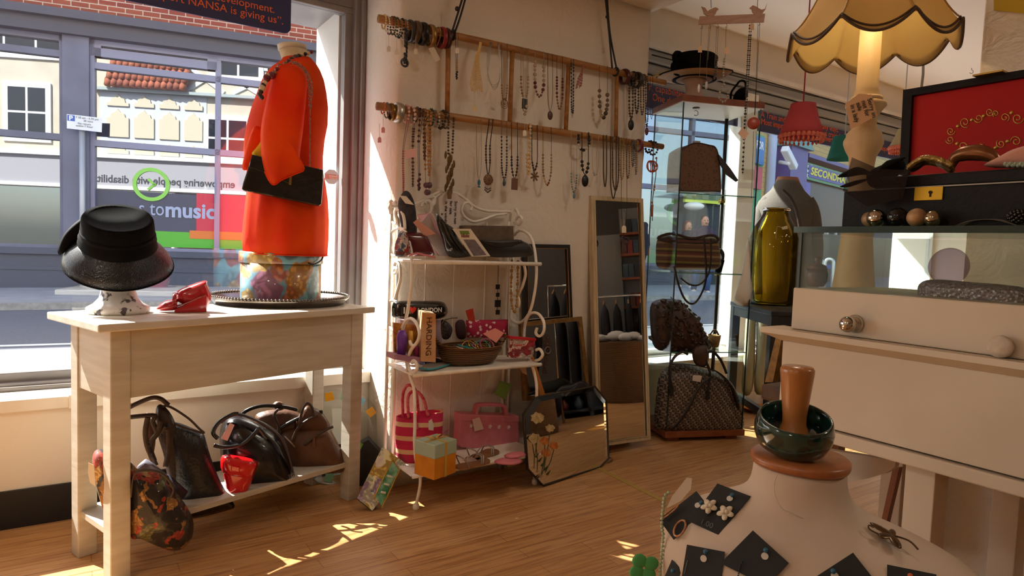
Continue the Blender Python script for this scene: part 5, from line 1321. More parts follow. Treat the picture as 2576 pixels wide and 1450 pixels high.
# octagonal cut-edged mirror with painted poppies
oq = [(1352, 1004), (1498, 976), (1527, 1012), (1533, 1158), (1512, 1180), (1368, 1227), (1330, 1185), (1320, 1048)]
nO = Vector((.20, -.97, .145)).normalized(); PO = Vector((1.71, 2.235, .003))
OP = [onp(*q, PO, nO) for q in oq]
mn = min(v.z for v in OP); OP = [v + Z_ * (.002 - mn) for v in OP]
t = thing('mirror', 'octagonal cut-edged mirror with poppies at its left, leaning on the rack foot', 'mirror', OP[5])
cO = sum(OP, Vector()) / 8
inn = [cO + (v - cO) * .89 for v in OP]
part('backing', MB().prism([v - nO * .006 for v in OP], -nO * .012), mat('dark board', '#2a2420', .7), t, smooth=False)
part('glass', MB().prism([v + nO * .001 for v in inn], -nO * .006), M_MIR, t, smooth=False)
bv = MB()
for i in range(8): bv.add([OP[i] - nO * .005, OP[(i + 1) % 8] - nO * .005, inn[(i + 1) % 8] + nO * .001, inn[i] + nO * .001], [(0, 1, 2, 3)], True)
part('bevel', bv, M_MIR, t, smooth=False)
part('edge', MB().tube([v - nO * .004 for v in OP], .004, 6, closed=True), mat('dark lead edge', '#3b352b', .5, .5), t)
def omp(px, py, o_=.0025): return onp(px, py, OP[0] + nO * o_, nO)
m_or = mat('poppy paint', '#b5582a', .5, col2='#c9823a', scale=60); m_gr = mat('stem paint', '#3f4a24', .6); m_oc = mat('ochre paint', '#a88a4a', .5, col2='#c9b48a', scale=60)
for i, (px, py, r, mm_) in enumerate(((1352, 1052, 16, m_oc), (1384, 1078, 11, m_oc), (1345, 1104, 15, m_oc), (1371, 1110, 11, m_or), (1394, 1122, 11, m_or), (1374, 1140, 12, m_or))):
    part('poppy', MB().prism([omp(px + r * (1 + .18 * math.sin(k * 2.5 + i)) * math.cos(2 * PI * k / 14), py + r * (.85 + .15 * math.cos(k * 3.1)) * math.sin(2 * PI * k / 14)) for k in range(14)], -nO * .001), mm_, t, smooth=False)
st = MB()
for i, (a, b, c, d) in enumerate(((1348, 1116, 1352, 1190), (1352, 1066, 1346, 1150), (1384, 1088, 1366, 1180), (1371, 1120, 1362, 1195), (1394, 1132, 1372, 1190), (1374, 1150, 1360, 1205), (1340, 1118, 1344, 1180))):
    st.tube([omp(a, b), omp((a + c) / 2 + 3, (b + d) / 2), omp(c, d)], .0012, 4)
for i in range(16):
    a, b = 1346 + (i * 7) % 34, 1150 + (i * 11) % 56; st.prism([omp(a, b), omp(a + 10, b - 9), omp(a + 4, b + 3)], -nO * .0008)
part('stems', st, m_gr, t, smooth=False)
part('chain', chain([onz(1528, 1166, .005), onz(1540, 1158, .006), onz(1534, 1152, .012), onz(1524, 1160, .012)], .005, .007, .0014), M_CHAIN, t)
# yellow tape on the floor
A = onz(1500, 1176, .001); B = onz(1672, 1262, .001); dn = (B - A).normalized(); sn = Vector((-dn.y, dn.x, 0)) * .012
single('floor_tape', MB().prism([A + sn + Z_ * .0006, B + sn + Z_ * .0006, B - sn + Z_ * .0006, A - sn + Z_ * .0006], (0, 0, -.001)), mat('yellow tape', '#b99a4a', .5), 'strip of yellow tape on the floor from the octagonal mirror', 'tape', smooth=False)
# ================================================================== bamboo ladder of jewellery on the pier
RY = 2.512
def rp(px, py, off=0.0): return ony(px, py, RY - off)
M_BAM = mat('bamboo', '#a8743c', 0.5, col2='#8a5a2b', scale=8, stretch=(1, 4, 4), bump=.05, bscale=60)
RAIL_R = .0155
lad = thing('jewellery_ladder', 'bamboo ladder hung sideways on black straps across the rough pier', 'jewellery rack', rp(1310, 220))
def top_y(x): return 90 + (x - 1145) * .225
def low_y(x): return 295 + (x - 1145) * .1425
RT0, RT1, RL0, RL1 = rp(952, top_y(952)), rp(1672, top_y(1672)), rp(948, low_y(948)), rp(1666, low_y(1666))
for a, b in ((RT0, RT1), (RL0, RL1)):
    d = b - a
    part('rail', MB().tube([a] + [a + d * k / 14 for k in range(1, 14)] + [b], [RAIL_R * (1.0 if k % 4 else 1.06) for k in range(15)], 14), M_BAM, lad)
for xt, xb in ((1128, 1125), (1289, 1282), (1431, 1423), (1552, 1549)):
    part('rung', MB().tube([rp(xt, top_y(xt)), rp(xb, low_y(xb))], .0105, 12), M_BAM, lad)
M_STRAP = mat('black strap', '#141416', .6)
for l in ([(1184, -74), (1156, 20), (1136, 84)], [(1190, -74), (1160, 35), (1144, 82)], [(1520, -30), (1530, 60), (1540, 172)], [(1526, -30), (1534, 80), (1552, 178)]):
    part('strap', MB().tube(smooth_path([rp(*q, .03) for q in l], 5), .0045, 8), M_STRAP, lad)
for q in (rp(1150, 22, .032), rp(1528, 42, .032)): part('strap_knot', MB().ball(q, .010, 8, 6), M_STRAP, lad)
for x, ty in ((1139, top_y), (1549, top_y)):
    c = rp(x, ty(x)); part('strap_loop', MB().torus(c, RAIL_R + .004, .005, RT1 - RT0, 18, 8), M_STRAP, lad)

JM = {}
def jm(c, rough=.35, metal=0.0):
    return mat('jewel %s %s' % (c, metal), c, rough, metal)
DT, DL = (RT1 - RT0).normalized(), (RL1 - RL0).normalized()
def bangle(px, rail, R, w, col, label, metal=0.0, beads=0, sq=1.0, nm='bangle', tilt=0.0, grp=None, rough=.35):
    y = top_y(px) if rail == 'T' else low_y(px); d = DT if rail == 'T' else DL
    d = (d + Z_ * tilt + F_ * .05).normalized()
    c = rp(px, y) - Z_ * (R - RAIL_R - w * .55)
    m_ = MB()
    if beads:
        a = d.orthogonal().normalized(); b = d.cross(a)
        for k in range(beads): m_.ball(c + (a * math.cos(2 * PI * k / beads) + b * math.sin(2 * PI * k / beads)) * R, w, 7, 5)
    else: m_.torus(c, R, w, d, 26, 7, sq)
    return single(nm, m_, jm(col, rough, metal), label, 'bracelet', group=grp)
bl = [
 (966, 'T', .026, .0040, '#d9c48a', 'shell fringed cream bracelet at the left tip of the upper bamboo rail', 0, 18, 1),
 (974, 'T', .030, .0032, '#e6dfd0', 'white bead bracelet second from the left tip of the upper rail', 0, 22, 1),
 (983, 'T', .034, .0036, '#6d2b3a', 'dark red bead bracelet near the left end of the upper rail', 0, 20, 1),
 (990, 'T', .033, .0045, '#4d5a24', 'olive bead bracelet near the left end of the upper rail', 0, 18, 1),
 (999, 'T', .036, .0036, '#2c3d2c', 'dark green bead bracelet beside the olive one on the upper rail', 0, 22, 1),
 (1008, 'T', .037, .0042, '#17171a', 'black link bracelet before the braided chain on the upper rail', .3, 16, 1),
 (1018, 'T', .038, .0034, '#a9a7a5', 'silver link bracelet left of the wooden bangle on the upper rail', 1, 24, 1),
 (1032, 'T', .040, .0050, '#24231f', 'dark resin bangle left of the wide wooden one', 0, 0, 1.6),
 (1046, 'T', .041, .0060, '#46301d', 'wide dark wooden bangle on the upper rail', 0, 0, 2.2),
 (1064, 'T', .041, .0062, '#141312', 'wide black bangle with studs on the upper rail', .2, 0, 2.2),
 (1084, 'T', .041, .0050, '#9a7a48', 'wide carved brass bangle right of the black studded one', .8, 0, 2.4),
 (1098, 'T', .041, .0030, '#a48a54', 'beaded brass bracelet beside the carved brass bangle', .8, 34, 1),
 (1112, 'T', .040, .0055, '#7f1c20', 'glossy dark red bangle left of the first strap knot', 0, 0, 2.0),
 (1124, 'T', .038, .0055, '#3a1216', 'maroon bangle against the left strap', 0, 0, 1.8),
 (964, 'L', .022, .0030, '#e07848', 'orange seed bead bracelet at the left tip of the lower bamboo rail', 0, 20, 1),
 (973, 'L', .029, .0036, '#7d7a74', 'pewter bead bracelet beside the orange one on the lower rail', .9, 20, 1),
 (985, 'L', .033, .0028, '#8a6a34', 'thin brass bangles left of the broad silver cuff', 1, 0, 3.0),
 (1001, 'L', .035, .0075, '#b9b3a8', 'broad smooth silver cuff on the lower rail', 1, 0, 2.4),
 (1022, 'L', .033, .0060, '#d8a99a', 'fluffy pale pink bracelet on the lower rail', 0, 14, 1),
 (1036, 'L', .036, .0065, '#d9b9ae', 'twisted pink and cream bracelet on the lower rail', 0, 13, 1),
 (1047, 'L', .030, .0040, '#4a3a30', 'dark wooden disc bracelet right of the pink twisted one', 0, 20, 1),
 (1084, 'L', .034, .0050, '#27463a', 'green stone bracelet on the lower rail', 0, 16, 1),
 (1097, 'L', .035, .0050, '#b9b1a4', 'white and black stone bracelet on the lower rail', 0, 16, 1),
 (1112, 'L', .037, .0062, '#2c2019', 'brown wooden bead bracelet on the lower rail', 0, 14, 1),
 (1122, 'L', .035, .0046, '#5a4432', 'lighter brown bead bracelet before the first necklace on the lower rail', 0, 16, 1),
 (1572, 'T', .034, .0070, '#4a1a1c', 'dark red cloth bracelet just right of the second strap', 0, 0, 1.8),
 (1590, 'T', .035, .0055, '#2b2a28', 'studded black cuff at the right part of the upper rail', .3, 18, 1),
 (1603, 'T', .036, .0060, '#1d1b1a', 'plain black cuff beside the studded one', 0, 0, 2.4),
 (1618, 'T', .028, .0040, '#4b3b2c', 'brown bead bracelet where the upper rail passes the pier edge', 0, 16, 1),
 (1634, 'L', .030, .0070, '#2b2420', 'dark twisted bracelet at the right end of the lower rail', 0, 12, 1),
 (1644, 'L', .034, .0060, '#3a332e', 'brown stone bracelet second from the right end of the lower rail', 0, 14, 1),
 (1606, 'L', .030, .0045, '#6a2438', 'purple ribbon bracelet left of the dark twisted one', 0, 0, 2.0),
]
for i, (px, rail, R, w, c, lab, me, be, sq) in enumerate(bl):
    bangle(px, rail, R, w, c, lab, me, be, sq, tilt=.12 * math.sin(i * 2.1))
def ptag(px, py, label, col='#e2d6c2', off=.045, w=9, h=14, s0=None):
    t_ = thing('price_tag', label, 'tag', rp(px, py, off))
    part('tag', MB().prism([rp(px + a * w / 2, py + b * h, off) for a, b in ((-1, .25), (-.5, 0), (.5, 0), (1, .25), (1, 1), (-1, 1))], (0, .0008, 0)), paper(col), t_, smooth=False)
    part('string', MB().tube([rp(px, py + 1, off), rp((s0 or (px, py - 34))[0], (s0 or (px, py - 34))[1], off - .01)], .0008, 4), paper('#cfc8bc'), t_)
for a in ((978, 116, 'white price tag leftmost under the upper rail bracelets'), (998, 124, 'white price tag second from left under the upper rail bracelets'), (1016, 118, 'handwritten white tag beside the braided chain'), (1046, 122, 'small white tag under the wooden bangle'), (1150, 120, 'white tag hanging by the short black and amber beads'),
          (955, 345, 'pink tag hanging lowest at the left tip of the lower rail', '#e39a94'), (964, 320, 'small pink tag under the orange bead bracelet', '#e39a94'), (1320, 328, 'white tag between the flower and square pendants'), (1194, 265, 'cream tag below the seed bead tassel', '#d9c08a')):
    ptag(*a)
single('price_card', MB().prism([rp(a, b, .05) for a, b in ((1019, 378), (1046, 373), (1047, 394), (1021, 400))], (0, .001, 0)), paper('#e9b3ae'), 'pink price card among the red bead necklaces at the left of the lower rail', 'card', smooth=False)
single('paper_slip', MB().prism([rp(a, b, .045) for a, b in ((1078, 122), (1092, 118), (1108, 150), (1096, 156))], (0, .001, 0)), paper('#cdbfae'), 'torn paper slip hanging under the carved brass bangle', 'paper', smooth=False)

def strand(m_, P, r, step, jitter=0.0, sq=1.0):
    """beads set along a path; returns count"""
    acc = step; n_ = 0
    for a, b in zip(P[:-1], P[1:]):
        L_ = (b - a).length; acc += L_
        if acc >= step:
            acc = 0; k = 1 + jitter * math.sin(n_ * 2.7)
            m_.ball(b, r * k, 7, 5, (1, 1, sq)); n_ += 1
    return m_
def necklace(label, xl, xr, yb, rail='L', cord='#2a2420', beads=(), pendant=None, off=.022, ytop=None, w=1.0, dx=0.0, grp=None, cr=.0011):
    """hangs over a rail between xl and xr, lowest point at yb; beads: (colour, radius px, from, to, metal)"""
    ty = ytop if ytop is not None else (top_y if rail == 'T' else low_y)((xl + xr) / 2) - 7
    xm = (xl + xr) / 2 + dx; hw = (xr - xl) / 2 * w
    ctrl = [(xl + 1, ty + 3, -.012), (xl, ty - 1, .004), (xl, ty + 8, off), (xm - hw, ty + (yb - ty) * .45, off), (xm - hw * .9, ty + (yb - ty) * .8, off), (xm, yb, off),
            (xm + hw * .9, ty + (yb - ty) * .8, off + .003), (xm + hw, ty + (yb - ty) * .45, off), (xr, ty + 8, off), (xr, ty - 1, .004), (xr - 1, ty + 3, -.012)]
    P = smooth_path([rp(a, b, c) for a, b, c in ctrl], 14)
    t_ = thing('necklace', label, 'necklace', rp(xm, yb, off), grp)
    part('cord', MB().tube(P, cr, 4), jm(cord, .5), t_)
    k = 2.85 / F_PX; n_ = len(P)
    for c, r, f0, f1, me in beads:
        m_ = MB()
        strand(m_, P[int(n_ * f0):int(n_ * f1)], r * k, r * k * 2.15, .12)
        if m_.v: part('beads', m_, jm(c, .35, me), t_)
    if pendant:
        kind, c, s_ = pendant[:3]; q = rp(xm, yb + s_ * (.9 if kind != 'crescent' else 0), off + .004); r = s_ * k
        m_ = MB()
        if kind == 'disc': m_.lathe([(.001, 0), (r, 0), (r, .004), (r * .8, .006), (.001, .006)], q, 24, up=F_)
        elif kind == 'oval': m_.ball(q, r, 12, 8, (.72, .3, 1))
        elif kind == 'drop': m_.ball(q, r, 10, 7, (.5, .4, 1))
        elif kind == 'plate': m_.obox(q, X_ * r * .62, F_ * .002, Z_ * r)
        elif kind == 'flower':
            for i in range(7):
                e = X_ * math.cos(i * .898) + Z_ * math.sin(i * .898); f_ = X_ * -math.sin(i * .898) + Z_ * math.cos(i * .898)
                m_.ball(q + e * r * .6, r * .42, 8, 6, axes=(e, f_ * .45, F_ * .25))
            m_.ball(q, r * .25, 8, 6)
        elif kind == 'crescent':
            for i in range(3): m_.torus(q + Z_ * r * .3 * i, r * (1 - .15 * i), .0014, F_, 18, 5)
        elif kind == 'fish':
            m_.ball(q, r, 10, 6, (.45, .2, .8)); m_.prism([q - Z_ * r * .7, q - Z_ * r * 1.3 + X_ * r * .5, q - Z_ * r * 1.3 - X_ * r * .5], F_ * .002)
        elif kind == 'rings':
            m_.torus(q - X_ * r * .4, r * .6, r * .2, F_ + X_ * .4, 16, 6); m_.torus(q + X_ * r * .5 - Z_ * r * .2, r * .6, r * .2, F_ - X_ * .5, 16, 6)
        part('pendant', m_, jm(c, .35, pendant[3] if len(pendant) > 3 else 0), t_)
        if kind == 'disc':
            e_ = MB()
            for i in range(24):
                th = 2 * PI * i / 24; rr_ = r * (.85 if i % 2 else .5); e_.ball(q + F_ * .006 + (X_ * math.cos(th) + Z_ * math.sin(th)) * rr_, r * .1, 6, 4)
            part('rivets', e_, jm('#b59a72', .4, .4), t_)
            f_ = MB()
            for i in range(6):
                x = q + X_ * r * (-.6 + .24 * i) - Z_ * r * .85; ln = r * (1.0 + .5 * (1 - abs(i - 2.5) / 2.5))
                f_.tube([x, x - Z_ * ln], .0009, 4).ball(x - Z_ * ln * .6, .003, 6, 4).ball(x - Z_ * ln, .0036, 6, 4)
            part('fringe', f_, jm('#4a2c22', .5), t_)
    return t_
BK, BN, MR, GD, SV, PR = '#17161a', '#4a3222', '#5e1f28', '#b58d4a', '#a8a39c', '#cbb9a4'
necklace('short string of black and amber beads hanging right of the left strap', 1146, 1152, 200, 'T', BK, [(BK, 2.4, .42, .60, 0), ('#c98a3a', 2.2, .60, .68, 0)], w=.6)
t = thing('necklace', 'thick tassel of cream seed bead strands on the upper rail', 'necklace', rp(1196, 235, .03))
m_ = MB()
for i in range(9):
    x0, x1 = 1206 + i % 3 * 2, 1184 + i * 3.4
    strand(m_, smooth_path([rp(x0, top_y(1208) - 4, .0), rp(x0, top_y(1208) + 10, .022), rp(1200 + (i - 4) * 1.2, 150, .026), rp(x1, 205, .028 + .003 * (i % 2)), rp(x1 + 3, 228 + 4 * math.sin(i), .028)], 30), .0026, .0048)
part('strands', m_, jm('#d9b877', .4), t)
t = thing('necklace', 'nest of fine silver wire loops on the upper rail', 'necklace', rp(1243, 220, .03))
m_ = MB()
for i in range(4):
    m_.tube(smooth_path([rp(1238 - i * 2, 106, .017), rp(1230 - i * 2, 165, .02), rp(1226 + i * 3, 196 + i * 4, .024), rp(1242, 214 + i * 4, .026), rp(1257 - i, 200 + i * 4, .024), rp(1258, 165, .02), rp(1252 + i, 110, .017)], 8), .0009, 4)
part('wires', m_, jm('#8f8a82', .35, .9), t)
necklace('brown chain with bronze crescent pendant on the upper rail', 1262, 1276, 262, 'T', BN, [('#8a6a44', 2.2, .36, .46, .5), ('#8a6a44', 2.2, .54, .64, .5)], ('crescent', '#8a6238', 11, .6))
necklace('bead necklace ending in a tilted black plate on the upper rail', 1311, 1329, 250, 'T', '#8a7a60', [('#8d7258', 3.2, .32, .46, 0), ('#b59a84', 3.2, .54, .68, 0)], ('plate', '#191614', 13))
necklace('cluster of glass and shell balls below the black plate necklace', 1316, 1326, 288, 'T', '#8a7a60', [('#b9a892', 4.2, .44, .58, .3)], None, off=.03)
necklace('maroon and clear bead necklace hanging in a loop on the upper rail', 1346, 1368, 244, 'T', SV, [('#b09a88', 4.6, .24, .36, .2), ('#5a1a22', 4.8, .36, .42, 0), ('#6a4a44', 3.2, .42, .58, 0), ('#5a1a22', 4.8, .58, .64, 0), ('#b09a88', 4.6, .64, .74, .2)])
necklace('long thin cord with a smooth brown stone pendant on the upper rail', 1378, 1390, 280, 'T', BK, [], ('oval', '#4a2a1e', 12))
necklace('brown and maroon bead necklace left of the third rung', 1401, 1415, 276, 'T', BK, [(MR, 3.4, .28, .40, 0), ('#7a5c44', 2.8, .40, .60, 0), (MR, 3.4, .60, .72, 0)])
necklace('long black and white bead string beside the third rung', 1437, 1443, 296, 'T', BK, [('#2a3038', 2.6, .2, .45, 0), ('#c9c2b4', 2.2, .45, .55, 0), ('#2a3038', 2.6, .55, .8, 0)], w=.8)
t = thing('necklace', 'short bunch of pink chip bead strands on the upper rail', 'necklace', rp(1460, 226, .03))
m_ = MB()
for i in range(6): strand(m_, smooth_path([rp(1467, top_y(1467) - 3, 0), rp(1467 - i % 2, 170, .022), rp(1460 + (i - 3) * 2.2, 200, .024), rp(1457 + (i - 3) * 2.6, 224 - i % 3 * 4, .024)], 24), .0028, .0052, .3)
part('strands', m_, jm('#9a5a52', .5), t)
necklace('chunky round brown and pearl bead necklace near the fourth rung', 1508, 1528, 296, 'T', BN, [('#6a5a48', 5.4, .30, .42, .2), ('#a8926e', 5.0, .42, .50, .3), ('#3a2a20', 6.2, .50, .58, 0), ('#6a5a48', 5.6, .58, .70, .2)])
for i, (x0, x1, yb, c, lab, pen) in enumerate((
    (1583, 1592, 300, '#3b2f28', 'dark bead necklace with black oval pendant right of the fourth rung', ('oval', '#17130f', 16)),
    (1598, 1606, 285, '#1c1a1c', 'wide black bead strand right of the black oval pendant', None),
    (1612, 1619, 290, '#5a4636', 'brown bead strand by the right edge of the pier on the upper rail', None),
    (1624, 1630, 320, '#4a3a38', 'wine coloured bead strand past the pier edge', ('drop', '#5a2a30', 12)),
    (1636, 1642, 300, BK, 'thin black cord hanging past the pier edge on the upper rail', None))):
    necklace(lab, x0, x1, yb, 'T', BK, [(c, 3.4 - .3 * i, .2, .8, 0)] if i < 4 else [], pen)
# lower rail
necklace('thin red chain leaning leftmost under the lower rail', 1028, 1034, 500, 'L', '#8a4038', [('#a8483c', 1.6, .3, .7, 0)], dx=-16, w=.5)
necklace('long brown bead chain behind the pink price card', 1040, 1045, 470, 'L', '#5a3a30', [('#4a2420', 2.4, .25, .75, 0)], dx=-4, w=.5)
necklace('necklace of spaced dark red balls at the left of the lower rail', 1057, 1063, 480, 'L', '#4a2a24', [('#4a1c1c', 3.4, .1, .3, 0), ('#4a1c1c', 3.8, .42, .62, 0)], dx=-6, w=.6)
necklace('string of wooden discs right of the dark red balls', 1066, 1070, 400, 'L', BN, [('#5a3e28', 3.4, .1, .9, 0)], w=.6)
necklace('amber bead necklace with purple stones at the bottom', 1070, 1082, 492, 'L', '#a87a3a', [('#a8742e', 3.0, .14, .38, 0), ('#6a4a58', 7.0, .42, .60, .1), ('#a8742e', 3.0, .64, .86, 0)])
necklace('tan wooden bead strand right of the amber necklace', 1076, 1084, 440, 'L', BN, [('#b07c42', 3.3, .18, .82, 0)], off=.03, w=.7)
t = thing('necklace', 'bead necklace with overlapping bronze leaf scales under the lower rail', 'necklace', rp(1128, 480, .03))
m_ = MB(); lv = MB(); strand(m_, smooth_path([rp(1128, low_y(1128) - 6, 0), rp(1128, 310, .022), rp(1128, 390, .022)], 26), .0052, .011)
strand(m_, smooth_path([rp(1142, low_y(1142) - 6, 0), rp(1141, 310, .022), rp(1138, 390, .024)], 26), .0055, .0115)
part('beads', m_, jm('#4a3a2c', .45), t)
for i in range(22):
    x = 1123 + (i * 7) % 18 + (2 if i % 2 else -2); y = 390 + i * 4.6; c = rp(x, y, .026 + .003 * (i % 3))
    lv.ball(c, .017, 8, 5, axes=(X_ * .38 + Z_ * .12 * (-1) ** i, F_ * .16, Z_))
part('leaves', lv, jm('#6a5230', .4, .5), t)
necklace('fine cords with a little turquoise fish pendant', 1199, 1211, 450, 'L', '#8a8478', [], ('fish', '#2e6a78', 10))
necklace('black cord with a large studded bronze medallion and fringe', 1230, 1240, 440, 'L', BK, [('#3a2a20', 2.8, .3, .4, 0), ('#3a2a20', 2.8, .6, .7, 0)], ('disc', '#6a4a34', 14, .4), dx=-7, cr=.0022)
necklace('dark blue bead necklace with drop left of the square pendant', 1262, 1275, 452, 'L', '#4a4640', [('#2e2a3a', 2.6, .25, .75, 0)], ('drop', '#3a4a58', 9))
necklace('brown cords with a square stone pendant under the lower rail', 1287, 1302, 450, 'L', BN, [('#2a1c18', 3.0, .34, .46, 0), ('#2a1c18', 3.0, .54, .66, 0)], ('plate', '#6a442a', 15), cr=.0018)
necklace('cream disc bead necklace left of the wooden flower', 1326, 1334, 438, 'L', '#d2b98c', [('#d2b27c', 4.2, .34, .98, 0)], w=.9)
necklace('brown cords with a wooden flower pendant', 1338, 1352, 430, 'L', '#3a1f18', [('#3a1a16', 3.0, .4, .6, 0)], ('flower', '#6a4a28', 15), cr=.002)
necklace('mixed seed bead necklace right of the wooden flower', 1366, 1387, 466, 'L', BK, [('#8a6a44', 3.0, .3, .42, 0), ('#c4a274', 3.0, .42, .5, 0), ('#7a2a2a', 3.0, .5, .58, 0), ('#9a8464', 3.0, .58, .7, 0)])
necklace('silver and turquoise chip necklace above the tall mirror', 1437, 1451, 486, 'L', SV, [('#6a8a8c', 2.6, .36, .64, .2)], ('drop', '#5a8aa0', 8))
necklace('short black and cream chunky bead necklace on the lower rail', 1455, 1482, 378, 'L', BK, [('#1c1a1a', 4.6, .18, .36, 0), ('#c9bda4', 4.0, .36, .44, 0), ('#1c1a1a', 4.6, .44, .56, 0), ('#c9bda4', 4.0, .56, .64, 0), ('#1c1a1a', 4.6, .64, .82, 0)])
necklace('black bead necklace with a long oval black pendant', 1464, 1480, 440, 'L', BK, [('#141214', 4.8, .36, .46, 0), ('#141214', 4.8, .54, .64, 0)], ('oval', '#161311', 17), off=.03, cr=.002)
necklace('fine silver chain with crystals right of the oval pendant', 1490, 1506, 442, 'L', SV, [('#b8b4ac', 3.2, .44, .56, .6)])
for i, (x0, x1, yb, c, lab) in enumerate(((1518, 1526, 470, '#3a2a1e', 'dark brown leather cords hanging at the right of the lower rail'), (1536, 1550, 500, '#2c241c', 'thick bunch of dark cords over the top edge of the tall mirror'), (1541, 1556, 480, '#4a3a28', 'bronze cords mingled with the thick dark bunch'), (1560, 1569, 452, '#a88a4a', 'gold bead loop right of the dark cords'), (1576, 1583, 450, '#8a6a3a', 'amber bead strand near the right end of the lower rail'), (1590, 1594, 420, '#5a5a58', 'steel ball chain near the right end of the lower rail'), (1598, 1602, 440, '#8a7a64', 'fine bead chain beside the steel ball chain'))):
    necklace(lab, x0, x1, yb, 'L', c, [(c, 2.4, .15, .85, .3 if i > 2 else 0)] if i not in (0, 1) else [], None, cr=.0028 if i < 3 else .001, off=.022 + .004 * (i % 3))
necklace('black cord with purple ring pendant hanging before the tall mirror', 1563, 1577, 590, 'L', BK, [], ('rings', '#3a2430', 14), off=.09)
ptag(1570, 568, 'white tag on the purple ring pendant before the tall mirror', off=.10, w=11, h=18)
t = thing('bracelet', 'bundle of orange leather rings tied to the right tip of the lower rail', 'bracelet', rp(1640, 440, .02))
m_ = MB()
for i in range(6): m_.torus(rp(1638 + (i - 3) * 1.4, 419, .02 + .004 * i), .026 + .002 * (i % 3), .0026, F_ + X_ * (.5 - .2 * i) + Z_ * .1, 22, 6)
part('rings', m_, jm('#a84a1e', .4), t)
m_ = MB().tube([rp(1652, 395, .02), rp(1650, 440, .02), rp(1642, 500, .02), rp(1641, 556, .02)], .0022, 6)
part('cord', m_, jm('#3a2a20', .6), t)
m_ = MB()
for y in (398, 418, 470, 478, 510): m_.ball(rp(1651 - max(0, y - 440) * .15, y, .02), .006, 8, 6)
m_.tube([rp(1641, 515, .02), rp(1640, 545, .02)], .006, 8)
part('beads', m_, jm('#a8642e', .5), t)
# things hung on the back posts of the rack and its crest
t = thing('necklace', 'black square link necklace hanging on the right back post of the rack', 'necklace', ony(1250, 880, 2.50))
m_ = MB().tube([ony(1254, 655, 2.5), ony(1252, 740, 2.5), ony(1250, 790, 2.5)], .0016, 5)
for y, s_ in ((722, 6), (742, 5), (764, 9), (786, 6)): m_.obox(ony(1252, y, 2.498), X_ * s_ * .0016, F_ * .003, Z_ * s_ * .0018)
part('links', m_, jm('#15131a', .3), t)
t = thing('necklace', 'amber and gold bead necklace hanging inside the right end of the rack', 'necklace', ony(1296, 800, 2.46))
m_ = MB(); P = smooth_path([ony(1288, 655, 2.46), ony(1286, 740, 2.46), ony(1292, 785, 2.46), ony(1300, 760, 2.46), ony(1303, 655, 2.46)], 30)
strand(m_, P, .0055, .012, .4, 1.3)
part('beads', m_, jm('#b58a44', .35), t)
# braided silver chain on the left of the upper rail
t = thing('bracelet', 'thick braided silver chain hanging from the left end of the upper rail', 'bracelet', rp(1020, 165, .03))
m_ = MB()
for j in range(3): m_.tube([rp(1022 + 3 * math.sin(k * .9 + j * 2.1) - k * .12, 72 + k * 4.4, .032 + .004 * math.cos(k * .9 + j * 2.1)) for k in range(21)], .0042, 6)
m_.torus(rp(1018, 158, .03), .014, .005, F_, 16, 6)
part('braid', m_, jm('#4a4a50', .3, .9), t)
# ================================================================== glass display cabinet and its wares
CA = Vector((2.73, 2.47, 0)); CU = Vector((.936, -.354, 0)).normalized(); CV = Vector((.354, .936, 0)).normalized()
CW, CD_ = .475, .355
def K(a, b, z): return CA + CU * a + CV * b + Z_ * z
def kbox(mb, a0, a1, b0, b1, z0, z1): return mb.obox(K((a0 + a1) / 2, (b0 + b1) / 2, (z0 + z1) / 2), CU * (a1 - a0) / 2, CV * (b1 - b0) / 2, Z_ * (z1 - z0) / 2)
M_CWOOD = mat('reddish cabinet wood', '#8a4a28', .45, col2='#7a3e20', scale=6, stretch=(1, 8, 8))
M_CGL = glass('cabinet glass', (.93, .97, .95), 1.45, 1.0)
M_EDGE = mat('dark glass edge', '#23302c', .25)
cab = thing('display_cabinet', 'tall glass display cabinet with red wood top and plinth right of the pier', 'display cabinet', K(CW / 2, CD_ / 2, 0))
part('plinth', kbox(kbox(kbox(MB(), -.01, CW + .01, -.01, CD_ + .0, .025, .06), .02, .09, .02, .09, 0, .025), CW - .09, CW - .02, .02, .09, 0, .025), M_CWOOD, cab, bevel=.002)
part('top', kbox(MB(), -.012, CW + .012, -.012, CD_ + .012, 1.872, 1.905), M_CWOOD, cab, bevel=.002)
part('top_lining', kbox(MB(), -.008, CW + .008, -.008, CD_ + .008, 1.868, 1.872), mat('white melamine', '#d9d2c8', .4), cab, smooth=False)
part('hook', MB().lathe([(.02, -.004), (.02, 0)], K(.13, .10, 1.868), 14).tube([K(.13, .10, 1.866) + CU * .014 * math.sin(a) - Z_ * (.028 - .014 * math.cos(a)) for a in [PI * k / 8 for k in range(-2, 11)]], .0016, 6), mat('bronze', '#4a3a28', .4, .8), cab)
for a0, a1, b0, b1 in ((0, .004, .006, CD_), (CW - .004, CW, .006, CD_), (.004, CW - .004, CD_ - .004, CD_)):
    part('glass_pane', kbox(MB(), a0, a1, b0, b1, .06, 1.868), M_CGL, cab, smooth=False)
for a, b in ((0, 0), (CW - .006, 0), (0, CD_ - .006)):
    part('edge', kbox(MB(), a, a + .006, b, b + .006, .06, 1.868), M_EDGE, cab, smooth=False)
part('post', MB().tube([K(CW - .03, CD_ - .05, .06), K(CW - .03, CD_ - .05, 1.868)], .011, 10), mat('dark steel post', '#3d3c3b', .35, .8), cab)
SH = [.505, .948, 1.385]
